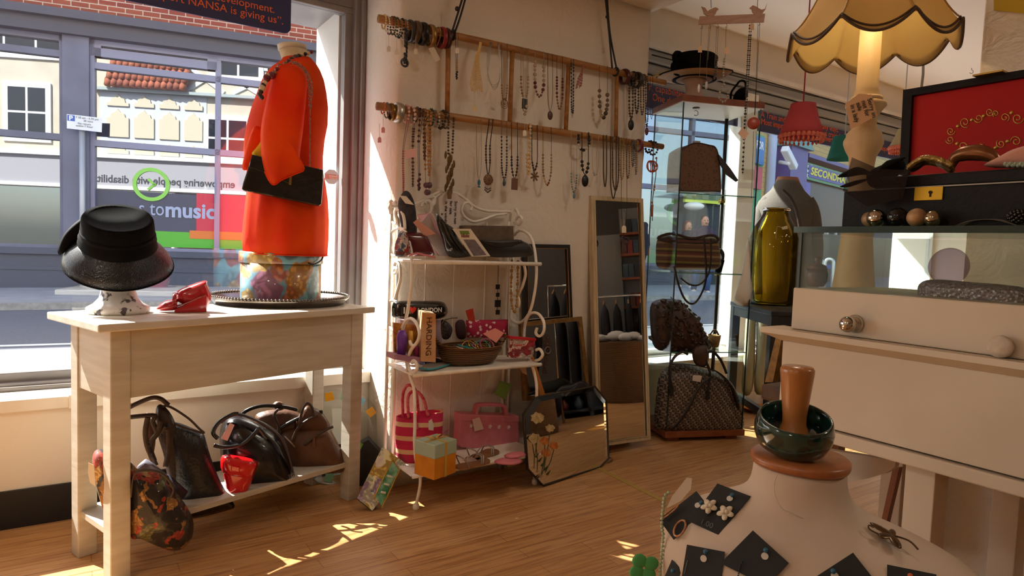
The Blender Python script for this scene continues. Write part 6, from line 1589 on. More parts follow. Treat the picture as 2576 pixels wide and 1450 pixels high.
for z in SH:
    part('glass_shelf', kbox(MB(), .006, CW - .006, .01, CD_ - .006, z - .006, z), M_CGL, cab, smooth=False)
    part('shelf_edge', kbox(MB(), .006, CW - .006, .007, .010, z - .006, z), mat('green glass edge', '#4f8a7c', .2), cab, smooth=False)
    part('shelf_clip', kbox(MB(), CW - .05, CW - .02, CD_ - .07, CD_ - .04, z - .02, z - .006), mat('brass', '#b08d4a', .3, 1.0), cab, bevel=.002)
class KF:
    """planes parallel to the front of the cabinet, b metres behind it"""
    def __init__(s, b): s.o = K(0, b, 0)
    def __call__(s, l): return [onp(a, c, s.o, CV) for a, c in l]
def kpuff(l, b, thick, rings=6, power=.5, back=.8, sub=4): return MB().puff(smooth_path(KF(b)(l), sub, True), -CV, thick, rings, power, back)
# monogram vanity case
t = thing('vanity_case', 'brown monogrammed vanity case on the top glass shelf of the cabinet', 'bag', K(.17, .15, SH[2] + .001))
M_MONO = mat('monogram canvas', '#4a3526', .55, col2='#6a4b34', scale=60, tex='voronoi', contrast=(.2, .4))
fo = KF(.05)([(1712, 388), (1722, 372), (1750, 360), (1785, 366), (1800, 372), (1808, 400), (1812, 478), (1800, 481), (1716, 480), (1708, 470)])
part('body', MB().prism(smooth_path(fo, 3, True), CV * .15), M_MONO, t, bevel=.012)
part('piping', MB().tube(smooth_path(fo, 3, True), .004, 6, closed=True), M_DKBR, t)
part('handle_tab', MB().obox(KF(.08)([(1752, 358)])[0], CU * .018, CV * .012, Z_ * .006), M_CHAIN, t, bevel=.002)
part('zip_strap', MB().prism(KF(.03)([(1806, 386), (1812, 392), (1838, 424), (1858, 454), (1852, 458), (1828, 440), (1812, 414)]), CV * .008), M_BLKL, t, bevel=.002)
# striped knitted bag
t = thing('handbag', 'brown striped knitted bag with long leather strap on the middle glass shelf', 'handbag', K(.17, .16, SH[1] + .001))
M_KNIT = stripes('striped knit', ['#5a4232', '#8a7048', '#6a3a34', '#4a3426', '#7a6a3c', '#5a3a2e'], 14.0)
part('body', kpuff([(1655, 600), (1680, 592), (1740, 598), (1790, 596), (1806, 606), (1812, 640), (1808, 676), (1740, 679), (1660, 676), (1650, 640)], .14, .06, 6, .35), M_KNIT, t)
part('rim', MB().tube(smooth_path(KF(.09)([(1655, 600), (1690, 588), (1740, 600), (1790, 592), (1806, 604), (1780, 612), (1700, 610)]), 5, True), .008, 6, closed=True), mat('dark knit', '#3a2a22', .8), t)
kf_ = KF(-.012)
part('strap', MB().ribbon(smooth_path(kf_([(1770, 596), (1774, 640), (1776, 700), (1764, 740), (1745, 764), (1725, 756), (1708, 720), (1696, 670)]), 7), .011, .003, CU), M_BLKL, t)
part('strap', MB().ribbon(smooth_path(kf_([(1788, 600), (1788, 650), (1782, 690), (1760, 716), (1735, 716), (1712, 700)]), 7), .009, .003, CU), M_BLKL, t)
# small pot with scarf
c = K(.385, .2, SH[1] + .001)
t = thing('pot', 'small black flared pot holding a twisted scarf on the middle glass shelf', 'pot', c)
part('pot', MB().lathe([(.018, 0), (.032, .07), (.035, .072), (.032, .07), (.02, .02)], c, 18), M_BLKFELT, t)
part('scarf', MB().tube(smooth_path([c + Z_ * .06, c + Z_ * .11 - CU * .02, c + Z_ * .13, c + Z_ * .11 + CU * .02, c + Z_ * .07 + CU * .02], 5), .012, 8), M_SUEDE, t)
part('yellow_cloth', MB().puff([c + CU * a + Z_ * b for a, b in ((-.05, .03), (-.02, .06), (-.02, .10), (-.05, .08))], -CV, .008, 3), mat('yellow lining', '#f0c113', .6), t)
# frilly brown bag
t = thing('handbag', 'shaggy dark brown bag of leather petals on the lowest glass shelf', 'handbag', K(.12, .15, SH[0] + .001))
M_FRIL = mat('petal leather', '#35231a', .45, col2='#4a3022', scale=25, bump=.3, bscale=60)
o_ = smooth_path(KF(.12)([(1640, 762), (1690, 752), (1715, 764), (1755, 800), (1778, 850), (1782, 880), (1770, 884), (1700, 886), (1648, 876), (1636, 820)]), 4, True)
part('body', MB().puff(o_, -CV, .07, 6, .5, .8), M_FRIL, t)
m_ = MB(); rnd = random.Random(11)
cc_ = sum(o_, Vector()) / len(o_)
for i in range(150):
    p_ = o_[rnd.randrange(len(o_))]; f_ = math.sqrt(rnd.random()) * 1.02; q = cc_ + (p_ - cc_) * f_ - CV * .07 * math.sqrt(max(0, 1 - min(f_, 1) ** 2))
    a = (CU * rnd.uniform(-1, 1) + Z_ * rnd.uniform(-1, .3) - CV * .5).normalized()
    m_.ball(q, rnd.uniform(.014, .022), 6, 4, axes=(a, a.orthogonal().normalized() * .7, a.cross(a.orthogonal()).normalized() * .25))
part('petals', m_, M_FRIL, t)
part('hanging_petals', kpuff([(1745, 876), (1776, 870), (1784, 900), (1772, 924), (1752, 920), (1742, 900)], -.02, .02, 4), M_FRIL, t)
# little basket
c = K(.38, .2, SH[0] + .001)
t = thing('wicker_basket', 'little straw basket with a handle on the lowest glass shelf of the cabinet', 'basket', c)
part('bowl', MB().lathe([(.03, 0), (.038, .05), (.04, .07), (.036, .068), (.034, .02)], c, 20), mat('pale straw', '#a88a5c', .8, col2='#8a6a40', scale=90, bump=.4), t)
part('lid_handle', MB().tube(smooth_path([c + Z_ * .07 - CU * .03, c + Z_ * .095 - CU * .01, c + Z_ * .095 + CU * .01, c + Z_ * .07 + CU * .03], 5), .006, 8), M_DKBR, t)
# big travel bag
def fret():
    t_ = NT('fret canvas'); b = t_.bsdf(Roughness=.5); co = t_.n('TexCoord'); mp = t_.n('Mapping'); mp.inputs['Rotation'].default_value = (PI / 2, 0, 0)
    g = t_.n('VectorMath', operation='DOT_PRODUCT'); g.inputs[1].default_value = tuple(CU); t_.l(co.outputs['Object'], g.inputs[0])
    sp = t_.n('SeparateXYZ'); t_.l(co.outputs['Object'], sp.inputs[0])
    facs = []
    for k, (ox, rot) in enumerate(((0, 0), (.5, PI / 2))):
        cb = t_.n('CombineXYZ'); t_.l(g.outputs['Value'], cb.inputs[0]); t_.l(sp.outputs[2], cb.inputs[1])
        m2 = t_.n('Mapping'); m2.inputs['Rotation'].default_value = (0, 0, rot + .12); m2.inputs['Location'].default_value = (.004 * k, .003 * k, 0); t_.l(cb.outputs[0], m2.inputs[0])
        br = t_.n('TexBrick', Scale=1.0); br.inputs['Mortar Size'].default_value = .005; br.inputs['Brick Width'].default_value = .05; br.inputs['Row Height'].default_value = .025; br.inputs['Mortar Smooth'].default_value = 0.0
        t_.l(m2.outputs[0], br.inputs['Vector']); facs.append(br.outputs['Fac'])
    mm = t_.n('Math', operation='SUBTRACT'); t_.l(facs[0], mm.inputs[0]); t_.l(facs[1], mm.inputs[1]); ab = t_.n('Math', operation='ABSOLUTE'); t_.l(mm.outputs[0], ab.inputs[0])
    t_.l(t_.ramp(ab.outputs[0], [(.45, '#3a2f2b'), (.55, '#8a7a6a')]), b.inputs['Base Color']); return t_.m
M_FRET = fret()
t = thing('travel_bag', 'large fret patterned travel bag standing on the plinth of the cabinet', 'travel bag', K(.24, .16, .062))
bo = smooth_path(KF(.06)([(1652, 985), (1662, 940), (1700, 915), (1760, 925), (1815, 945), (1845, 985), (1862, 1050), (1864, 1085), (1850, 1096), (1760, 1092), (1660, 1086), (1646, 1060)]), 4, True)
part('body', MB().puff(bo, -CV, .075, 7, .32, 1.5), M_FRET, t)
part('end_panel', MB().puff(smooth_path(KF(.03)([(1822, 950), (1848, 975), (1868, 1040), (1872, 1075), (1856, 1094), (1838, 1090), (1842, 1030), (1830, 980)]), 4, True), -CV, .03, 5, .4, 1.5), M_FRET, t)
part('zip_trim', MB().ribbon(smooth_path(KF(-.012)([(1690, 916), (1740, 918), (1800, 934), (1838, 972), (1858, 1030)]), 7), .03, .006, CV), M_BLKS, t)
for l in ([(1690, 975), (1684, 930), (1696, 900), (1716, 886), (1730, 892)], [(1780, 990), (1786, 940), (1774, 900), (1790, 884), (1812, 905), (1828, 940)]):
    part('handle', MB().tube(smooth_path(KF(-.03)(l), 7), .0075, 8), M_BLKL, t)
part('strap', MB().ribbon(smooth_path(KF(-.035)([(1790, 948), (1760, 975), (1736, 1020), (1710, 1060), (1690, 1078)]), 6), .014, .004, CU), M_BLKL, t)
for x, y in ((1690, 985), (1780, 995)): part('handle_tab', MB().obox(KF(-.024)([(x, y)])[0], CU * .011, CV * .005, Z_ * .026), M_BLKL, t, bevel=.003)
part('label', MB().prism(KF(-.036)([(1744, 944), (1766, 946), (1762, 962), (1742, 958)]), CV * .001), paper('#cfc5b8'), t, smooth=False)

# hat on a stand on top of the cabinet
c = K(.14, .16, 1.906)
t = thing('hat_stand', 'pale pink flared hat stand on top of the glass cabinet', 'hat stand', c)
part('stand', MB().lathe([(.075, 0), (.07, .01), (.05, .04), (.042, .07), (.05, .10), (.066, .125), (.03, .135)], c, 20), mat('blush flock', '#c9a896', .8), t)
hcx = c + Z_ * .128
t = thing('hat', 'black crowned hat with wide beige brim on top of the glass cabinet', 'hat', hcx)
def hring(r, z, ex=1.0, lift=0.0, n=40): return [hcx + CU * r * ex * math.cos(2 * PI * k / n) + CV * r * math.sin(2 * PI * k / n) + Z_ * (z + lift * max(0, math.cos(2 * PI * k / n)) ** 2 - lift * .4 * max(0, -math.cos(2 * PI * k / n)) ** 2) for k in range(n)]
M_BEIGE = mat('beige straw', '#b8946a', .7, col2='#a5835c', scale=120, bump=.2)
part('brim', MB().rings([hring(.04, -.001), hring(.10, .0), hring(.15, .008, 1.1, .008), hring(.19, .022, 1.12, .03)], False, False), M_BEIGE, t, solid=.003)
part('brim_edge', MB().tube(hring(.19, .022, 1.12, .03), .0035, 6, closed=True), M_BLKFELT, t)
part('crown', MB().rings([hring(.122, .0), hring(.122, .04), hring(.12, .09), hring(.125, .118), hring(.112, .134), hring(.05, .142), hring(.005, .142)]), M_BLKFELT, t)
m_ = MB()
for dx, z, s_ in ((-.125, .09, .036), (-.135, .04, .03), (-.115, .06, .028)): m_.torus(hcx + CU * dx - CV * .05 + Z_ * z, s_, .014, CU * .4 - CV + Z_ * .2, 18, 8)
part('bow', m_, mat('black ruched silk', '#060607', .75), t)
m_ = MB()
for i in range(9): m_.tube(smooth_path([hcx + CU * -.13 + Z_ * .03, hcx + CU * (-.18 - .008 * i) + Z_ * (.04 - .006 * i), hcx + CU * (-.22 - .012 * i) + Z_ * (.055 - .016 * i)], 4), .0014, 4)
part('quills', m_, mat('straw quill', '#cbb06a', .6), t)
t = thing('fascinator', 'black looped fascinator standing at the right of the cabinet top', 'hat', K(.40, .12, 1.906))
part('cap', kpuff([(1846, 254), (1848, 236), (1862, 222), (1878, 224), (1876, 252)], .12, .03), M_BLKFELT, t)
part('loop', MB().tube(smooth_path(KF(.10)([(1838, 250), (1840, 232), (1852, 215), (1862, 204), (1874, 206), (1876, 224)]), 5), .006, 8), M_BLKFELT, t)

# ---- bird hanger from the ceiling
def hp(px, py, off=0.0): return Face((2.50, 2.0, 2.0)).at(px, py, off)
hf_ = Face((2.50, 2.0, 2.0))
t = thing('bird_hanger', 'wooden hanging rail with two cut-out birds and hooks before the glass cabinet', 'jewellery rack', hf_.at(1842, 48))
M_HANG = mat('pink washed wood', '#b08a76', .6, col2='#a07c68', scale=14, stretch=(2, 2, 9))
part('bar', MB().prism(hf_.pts([(1760, 41), (1925, 34), (1922, 55), (1757, 61)]), hf_.back * .012), M_HANG, t, bevel=.001)
for x, s_ in ((1786, 1), (1908, -1)):
    bo_ = [(-18, -10), (-22, -20), (-12, -17), (-6, -8), (0, -12), (8, -16), (14, -18), (19, -16), (22, -13), (17, -10), (14, -2), (8, 4), (-2, 4), (-10, 2), (-16, -2)] if s_ > 0 else [(22, -26), (16, -10), (8, -8), (0, -12), (-6, -16), (-14, -19), (-19, -15), (-23, -12), (-18, -9), (-16, -2), (-10, 4), (2, 4), (10, 1), (18, -10)]
    part('bird', MB().prism(hf_.pts([(x + a, 34 + b + (2 if s_ > 0 else -2)) for a, b in bo_]), hf_.back * .008), M_HANG, t, bevel=.0008)
    part('string', MB().tube([hf_.at(x + 3 * s_, 20), Vector((hf_.at(x, -40).x, hf_.at(x, -40).y, 2.327 if hf_.at(x, -40).x < 2.55 else 2.559))], .0014, 5), M_STRAP, t)
HK = ((1765, 66), (1785, 65), (1805, 64), (1827, 63), (1888, 58), (1909, 58))
for x, y in HK: part('hook', MB().tube([hf_.at(x, y - 6, -.006)] + [hf_.at(x + 3 * math.sin(a), y + 3 - 3 * math.cos(a), -.006) for a in [PI * k / 6 for k in range(1, 9)]], .0012, 5), M_CHAIN, t)
def hneck(label, lines, balls=(), col='#6a6258', tags=()):
    t_ = thing('necklace', label, 'necklace', hf_.at(*lines[0][-1]))
    m_ = MB()
    for l in lines: m_.tube(smooth_path([hf_.at(a, b, -.006) for a, b in l], 5), .0012, 4)
    part('cord', m_, jm(col, .4, .5), t_)
    for c, r, P in balls:
        m_ = MB(); Q = smooth_path([hf_.at(a, b, -.004) for a, b in P], 20) if len(P) > 1 else [hf_.at(*P[0], -.004)] * 2
        if len(P) > 1: strand(m_, Q, r * .0017, r * .0037, .2)
        else: m_.ball(Q[0], r * .0017, 10, 7, (.55, .4, 1.3))
        part('beads', m_, jm(c, .25, .2), t_)
    for a, b in tags: part('tag', MB().prism(hf_.pts([(a - 5, b + 4), (a, b), (a + 5, b + 4), (a + 5, b + 18), (a - 5, b + 18)], .004), hf_.back * .001), paper('#c9a684'), t_, smooth=False)
hneck('chain with tag and clear crystal on the first hook of the bird rail', [[(1765, 66), (1762, 140), (1759, 200)]], [('#c9c6c0', 9, [(1758, 222)])], tags=[(1761, 114)])
hneck('chain with long glass drop on the second hook of the bird rail', [[(1784, 66), (1779, 150), (1777, 205)], [(1787, 66), (1781, 150)]], [('#a9a6a2', 9, [(1777, 215)])])
hneck('chain with dark stones on the third hook of the bird rail', [[(1803, 66), (1797, 190)], [(1807, 66), (1803, 150)]], [('#3a3430', 4, [(1803, 142), (1801, 175), (1796, 200)])])
hneck('silver faceted bead rosary loop on the fourth hook of the bird rail', [[(1827, 66), (1824, 150)]], [('#8f8578', 3, [(1822, 148), (1820, 180), (1821, 212)]), ('#8f8578', 3.2, [(1821, 212), (1811, 232), (1809, 246), (1818, 256), (1828, 250), (1831, 234), (1823, 214)])], tags=[(1828, 118)])
hneck('very long dark metal bead chain on the fifth hook of the bird rail', [[(1886, 60), (1880, 160), (1874, 330), (1868, 440)], [(1890, 60), (1885, 160), (1877, 330)]], [('#3c342e', 2.2, [(1886, 62), (1880, 160), (1876, 260)]), ('#3c342e', 2.2, [(1890, 62), (1885, 160), (1879, 260)]), ('#3c342e', 3.2, [(1876, 262), (1872, 340), (1868, 440)])], tags=[(1892, 57)])
hneck('black cords with round red stone on the last hook of the bird rail', [[(1907, 60), (1903, 180), (1898, 290)], [(1911, 60), (1905, 180), (1899, 290)], [(1896, 330), (1893, 420), (1890, 500)], [(1902, 330), (1903, 420), (1902, 500)]], col='#191618')
q = hf_.at(1896, 310, .0); t = single('stone_pendant', MB().lathe([(.001, 0), (.026, 0), (.028, .004), (.024, .008), (.001, .009)], q, 24, up=hf_.n), mat('red stone', '#9a3a22', .4, col2='#7a2a1a', scale=40), 'round red stone pendant hanging low on the black cords', 'pendant')
single('price_tag', MB().prism(hf_.pts([(1868, 320), (1884, 336), (1872, 352), (1856, 336)], .01), hf_.back * .001), paper('#c9a48c'), 'plain beige tag hanging beside the red stone pendant', 'tag', smooth=False)

# ---- window strip signs, wire and lampshades at the right window
def strip(label, x0, x1, lines):
    t_ = thing('window_sign', label, 'sign', ((x0 + x1) / 2, 2.99, 1.955))
    part('board', MB().box(x0, x1, 2.985, 2.993, 1.955, 2.098), M_NAVY, t_, smooth=False)
    for s_, px, py, sz, al in lines:
        q = ony(px, py, 2.984); lettering('lettering', s_, M_ORG, t_, (q.x, 2.9845, q.z), X_, Z_, sz, align=al)
strip('navy sign strip with orange quotation behind the hat on the cabinet', 2.58, 3.86, [('r, capabilities, talents a', 1632, 226, .064, 'LEFT'), ('One day I h', 1640, 252, .064, 'LEFT')])
strip('long navy sign strip behind the pink and teal lampshades', 4.08, 7.9, [('A Train and Trade ho', 1914, 294, .062, 'LEFT'), ('Most importantly', 1914, 312, .062, 'LEFT'), ('so many ways.', 2110, 334, .062, 'RIGHT'), ('ich is crucial', 2112, 350, .062, 'RIGHT'), ('everyday', 2112, 362, .062, 'RIGHT'), ('independently with con', 2208, 376, .062, 'LEFT')])
single('curtain_wire', MB().tube([ony(1640, 138, 2.93), ony(2150, 268, 2.93), ony(2400, 330, 2.93)], .004, 6), mat('black wire', '#151515', .5), 'thin black wire stretched along the top of the right window', 'wire')
def shade(label, px, py0, py1, r0, r1, dist, col, cord, fr=False, trans=.5, cap=2.558):
    q1 = ond(px, py1, dist); q0 = ond(px, py0, dist); h = q0.z - q1.z; k = q1.dot(AHEAD) / F_PX
    base = Vector((q1.x, q1.y, q1.z)); R0, R1 = r0 * k, r1 * k
    t_ = thing('lampshade', label, 'lampshade', base)
    mm_ = mat('shade ' + col, col, .8, trans=trans, bump=.1, bscale=60)
    sc_ = lambda u, i: 1 + (.05 * abs(math.sin(PI * u * 6)) if fr and i > 1 else 0)
    part('shade', MB().lathe([(R0, h), (R0 * 1.02, h * .95), (R0 + (R1 - R0) * .35, h * .55), (R0 + (R1 - R0) * .72, h * .22), (R1, 0)], base, 36, cap0=False, cap1=False, wob=sc_), mm_, t_, solid=.002)
    part('cord', MB().tube([base + Z_ * h, Vector((base.x, base.y, cap))], .004, 6), mat('cord ' + cord, cord, .6), t_)
    if fr:
        m_ = MB(); b_ = MB()
        for i in range(28):
            th = 2 * PI * i / 28; p_ = base + Vector((math.cos(th), math.sin(th), 0)) * R1 * 1.0
            m_.ball(p_ - Z_ * .012, .013, 7, 5); b_.ball(p_ - Z_ * .036, .008, 7, 5, (.8, .8, 1.4))
        part('braid', m_, mat('salmon braid', '#d9745a', .6), t_); part('bobbles', b_, mat('salmon braid', '#d9745a', .6), t_)
shade('pink scalloped lampshade with bobble fringe hanging by a red cord', 2016, 262, 338, 28, 50, 3.9, '#d8656c', '#b02a3a', True)
shade('plain teal lampshade hanging behind the tall table lamp', 2122, 344, 402, 26, 38, 4.3, '#3f9a90', '#d9d9d9')
shade('cream ribbed lampshade half hidden by the open jewellery box', 2268, 325, 368, 10, 26, 4.8, '#cbbd94', '#d9d9d9', True, .3)
# ================================================================== tweed mannequin, black table, bottle
mf = Face((3.936, 2.607, 1.2))
def mrow(y, xl, xr, lat, n=32, p=2.2):
    A = mf.at(xl, y + .037 * (xl - 1980)); B = mf.at(xr, y + .037 * (xr - 1980)); return ellipse_ring((A + B) / 2, (B - A) / 2, mf.back * lat, n, p)
M_TWEED = mat('grey tweed', '#57524b', .9, col2='#67625a', scale=260, bump=.25, bscale=300)
M_MAN = mat('tan mannequin', '#9a6a4a', .6)
t = thing('mannequin', 'tan headless mannequin on a stand wearing the grey tweed jacket', 'mannequin', (3.936, 2.607, 0))
part('torso', MB().rings([mrow(700, 1930, 2030, .10), mrow(600, 1915, 2045, .12), mrow(510, 1920, 2040, .11), mrow(475, 1945, 2018, .07), mrow(455, 1952, 2012, .05), mrow(446, 1956, 2008, .045)]), M_MAN, t)
gz_ = mf.at(1980, 800)
part('stand', MB().tube([(gz_.x, gz_.y, 1.0), (gz_.x, gz_.y, .02)], .018, 8).lathe([(.17, 0), (.17, .015), (.03, .03)], (gz_.x, gz_.y, 0), 24), mat('dark steel post', '#3d3c3b', .35, .8), t)
jk = thing('jacket', 'grey tweed jacket with a thin shoulder strap on the mannequin in the right window', 'jacket', (3.936, 2.607, .8))
part('body', MB().rings([mrow(790, 1912, 2040, .15), mrow(700, 1910, 2046, .15), mrow(620, 1908, 2050, .145), mrow(560, 1910, 2050, .14), mrow(528, 1900, 2060, .135), mrow(510, 1908, 2054, .12), mrow(496, 1920, 2042, .10), mrow(484, 1934, 2030, .085), mrow(474, 1944, 2020, .075)], False, False), M_TWEED, jk, solid=.004)
part('collar', MB().rings([mrow(496, 1930, 2034, .095), mrow(478, 1940, 2024, .08), mrow(464, 1948, 2016, .07), mrow(455, 1954, 2010, .06)], False, False), M_TWEED, jk, solid=.006)
for l in ([(1936, 503), (1920, 530), (1913, 580), (1910, 650), (1914, 740)], [(2028, 505), (2042, 535), (2049, 590), (2050, 640), (2042, 700), (2030, 760)]):
    part('sleeve', MB().tube(smooth_path(mf.pts(l, .03), 5), [.05] * (5 * (len(l) - 1) + 1), 14), M_TWEED, jk)
part('strap', MB().ribbon(smooth_path(mf.pts([(1968, 478), (1990, 500), (2006, 540), (2014, 590)], .165), 6), .02, .004, mf.right), M_DKBR, jk)
tr = thing('trousers', 'sage green trousers hanging below the black table top in the right window', 'trousers', mf.at(1905, 985))
M_SAGE = mat('sage cotton', '#9a9a80', .85, trans=.2)
for l in ([(1880, 770), (1900, 770), (1900, 880), (1892, 984), (1866, 984), (1872, 880)], [(1906, 770), (1934, 770), (1932, 880), (1928, 980), (1898, 984), (1902, 880)]):
    part('leg', MB().puff(smooth_path(mf.pts(l, .03), 4, True), -mf.back, .05, 5, .4, .8), M_SAGE, tr)
wf_ = Face((3.2, 2.3, 1))
single('white_skirt', MB().puff(smooth_path(wf_.pts([(1878, 612), (1886, 610), (1890, 760), (1846, 762), (1852, 730), (1866, 680)]), 4, True), -wf_.back, .05, 5, .4, .8), mat('white ribbed knit', '#e9e4da', .85, bump=.3, bscale=160), 'white ribbed knit garment hanging sunlit behind the green bottle', 'garment')
BT = [onz(1941, 783, .77), onz(1837, 758, .77)]
bu = (BT[1] - BT[0]); bl_ = bu.length; bu.normalize(); bv_ = Vector((bu.y, -bu.x, 0))
if bv_.x < 0: bv_ = -bv_
def B_(a, b, z): return Vector((BT[0].x, BT[0].y, 0)) + bu * a + bv_ * b + Z_ * z
def bbox_(mb, a0, a1, b0, b1, z0, z1): return mb.obox(B_((a0 + a1) / 2, (b0 + b1) / 2, (z0 + z1) / 2), bu * (a1 - a0) / 2, bv_ * (b1 - b0) / 2, Z_ * (z1 - z0) / 2)
M_BLKW = mat('black painted wood', '#1c1c1e', .45)
t = thing('side_table', 'black wooden side table carrying the big green glass bottle', 'table', B_(bl_ / 2, .18, 0))
part('tabletop', bbox_(MB(), 0, bl_, 0, .34, .745, .77), M_BLKW, t, bevel=.003)
part('apron', bbox_(bbox_(MB(), .01, bl_ - .01, .01, .03, .69, .745), .01, .03, .01, .33, .69, .745), M_BLKW, t, smooth=False)
for a in (.005, bl_ - .05):
    for b in (.005, .29): part('leg', bbox_(MB(), a, a + .05, b, b + .045, 0, .745), M_BLKW, t, bevel=.002)
part('stretcher', bbox_(bbox_(MB(), .05, bl_ - .05, .012, .04, .19, .23), .012, .04, .045, .29, .19, .23), M_BLKW, t, smooth=False)
bc_ = onz(1938, 766, .771); k = bc_.dot(AHEAD) / F_PX
bot = thing('glass_bottle', 'large olive green glass bottle with a wide neck on the black table', 'bottle', bc_)
def botglass():
    t_ = NT('olive glass'); tr_ = t_.n('BsdfTransparent'); tr_.inputs[0].default_value = (.86, .74, .22, 1); gl_ = t_.n('BsdfGlossy'); gl_.inputs['Roughness'].default_value = .02
    df_ = t_.n('BsdfDiffuse'); df_.inputs[0].default_value = (.22, .15, .02, 1); m1 = t_.n('MixShader'); m1.inputs[0].default_value = .14; t_.l(tr_.outputs[0], m1.inputs[1]); t_.l(df_.outputs[0], m1.inputs[2])
    lw = t_.n('LayerWeight', Blend=.25); m2 = t_.n('MixShader'); t_.l(lw.outputs['Fresnel'], m2.inputs[0]); t_.l(m1.outputs[0], m2.inputs[1]); t_.l(gl_.outputs[0], m2.inputs[2]); t_.l(m2.outputs[0], t_.out.inputs[0]); return t_.m
bh = (770 - 525) * k
part('body', MB().lathe([(.001, 0), (50 * k, 0), (56 * k, .006), (59 * k, .03), (59 * k, bh * .68), (52 * k, bh * .78), (38 * k, bh * .87), (31 * k, bh * .93), (31 * k, bh * .985), (27 * k, bh * .985), (27 * k, bh * .92), (36 * k, bh * .855), (54 * k, bh * .70), (56 * k, .03), (50 * k, .012), (.001, .012)], bc_, 40), botglass(), bot)
part('lip', MB().torus(bc_ + Z_ * bh * .97, 31 * k, 3.4 * k, Z_, 32, 8), botglass(), bot)
tf = Face(bc_ + Z_ * .4)
part('price_tag', MB().prism(tf.pts([(1966, 572), (1980, 568), (1982, 576), (1968, 578)], .17), tf.back * .001), paper('#cfc5a8'), bot, smooth=False)
part('tag_string', MB().tube(smooth_path(tf.pts([(1967, 573), (1956, 570), (1953, 580), (1952, 600)], .17), 4), .0008, 4), paper('#cfc8bc'), bot)
single('brass_dish', MB().lathe([(.001, .004), (.07, .004), (.10, .03), (.105, .034), (.102, .034), (.07, .0), (.001, .0)], onz(1900, 1036, .0), 28), mat('polished brass', '#c98a34', .2, 1.0), 'shallow brass dish on the sunny floor behind the travel bag', 'dish')

# ================================================================== white counter with glass case
UX = 1.35
def ux(px, py, x=UX): return onx(px, py, x)
M_UNIT = mat('antique white paint', '#d9c9b4', .55, col2='#cdbca6', scale=3, bump=.04, bscale=40)
U0 = ux(1969, 859).y; UR = -.75
cnt = thing('counter', 'antique white counter with deep apron and square legs on the right', 'counter', (UX + .28, (U0 + UR) / 2, 0))
zm, zt_, zl, zb_ = ux(1991, 828).z, ux(1969, 856).z, ux(2069, 1074).z, ux(2293, 1172).z
part('moulding', MB().prism([(UX - .035, U0 + .035, zm), (UX - .035, U0 + .035, zm - .012), (UX - .004, U0 + .003, zt_), (UX + .1, U0 + .003, zt_), (UX + .1, U0 + .035, zm)], (0, UR - U0 - .035, 0)), M_UNIT, cnt, smooth=False)
part('countertop', MB().box(UX + .05, UX + .62, UR, U0 + .034, zt_, zm), M_UNIT, cnt, smooth=False)
part('apron', MB().box(UX, UX + .56, UR, U0, zl, zt_), M_UNIT, cnt, bevel=.002)
part('lower_rail', MB().box(UX - .008, UX + .56, UR, U0 + .004, zb_, zl - .004), M_UNIT, cnt, bevel=.003)
l0, l1 = onx(2278, 1176, UX + .03).y, onx(2316, 1176, UX + .03).y
for y in (l0, U0 - .01, -.5):
    for x in (UX + .03, UX + .47): part('leg', MB().box(x, x + .06, y - .055, y, 0, zb_), M_UNIT, cnt, bevel=.002)
ap = [ux(2069, 1130, UX + .2), ux(2136, 1214, UX + .2), ux(2180, 1205, UX + .2), ux(2228, 1192, UX + .2), ux(2250, 1176, UX + .2), ux(2254, 1160, UX + .2)]
part('curved_apron', MB().prism(ap, (.02, 0, 0)), M_UNIT, cnt, smooth=False)
fr_ = [ux(2246, 1178, UX + .36), ux(2262, 1178, UX + .36), ux(2218, 1308, UX + .36), ux(2206, 1300, UX + .36)]
single('picture', MB().prism([fr_[0], fr_[1], Vector((fr_[2].x, fr_[2].y, .3)), Vector((fr_[3].x, fr_[3].y, .3))], (.02, 0, 0)), M_CWOOD, 'dark red wooden frame leaning in shadow under the counter', 'picture frame', smooth=False)
t = thing('stool', 'dark wooden stool with a worn edge squeezed behind the counter end', 'stool', (1.62, U0 + .16, 0))
sz_ = onx(1914, 966, 1.64); 
part('seat', MB().box(1.64, 1.9, sz_.y - .16, sz_.y, sz_.z - .045, sz_.z), mat('worn dark wood', '#5a4028', .6, col2='#3a2818', scale=16), t, bevel=.008)
for y in (sz_.y - .13, sz_.y - .05):
    for x in (1.66, 1.84): part('leg', MB().box(x, x + .035, y, y + .035, 0, sz_.z - .045), mat('stool legs', '#8a5c34', .5), t, smooth=False)
fq_ = [onx(1952, 846, 1.62), onx(1966, 852, 1.62), onx(1944, 962, 1.62), onx(1924, 962, 1.62)]
single('picture', MB().prism(fq_, (.02, -.004, 0)), mat('aged gilt frame', '#6a4a1e', .4, .3, col2='#8a6428', scale=40), 'narrow gilt picture frame leaning on the stool behind the counter', 'picture frame', smooth=False)

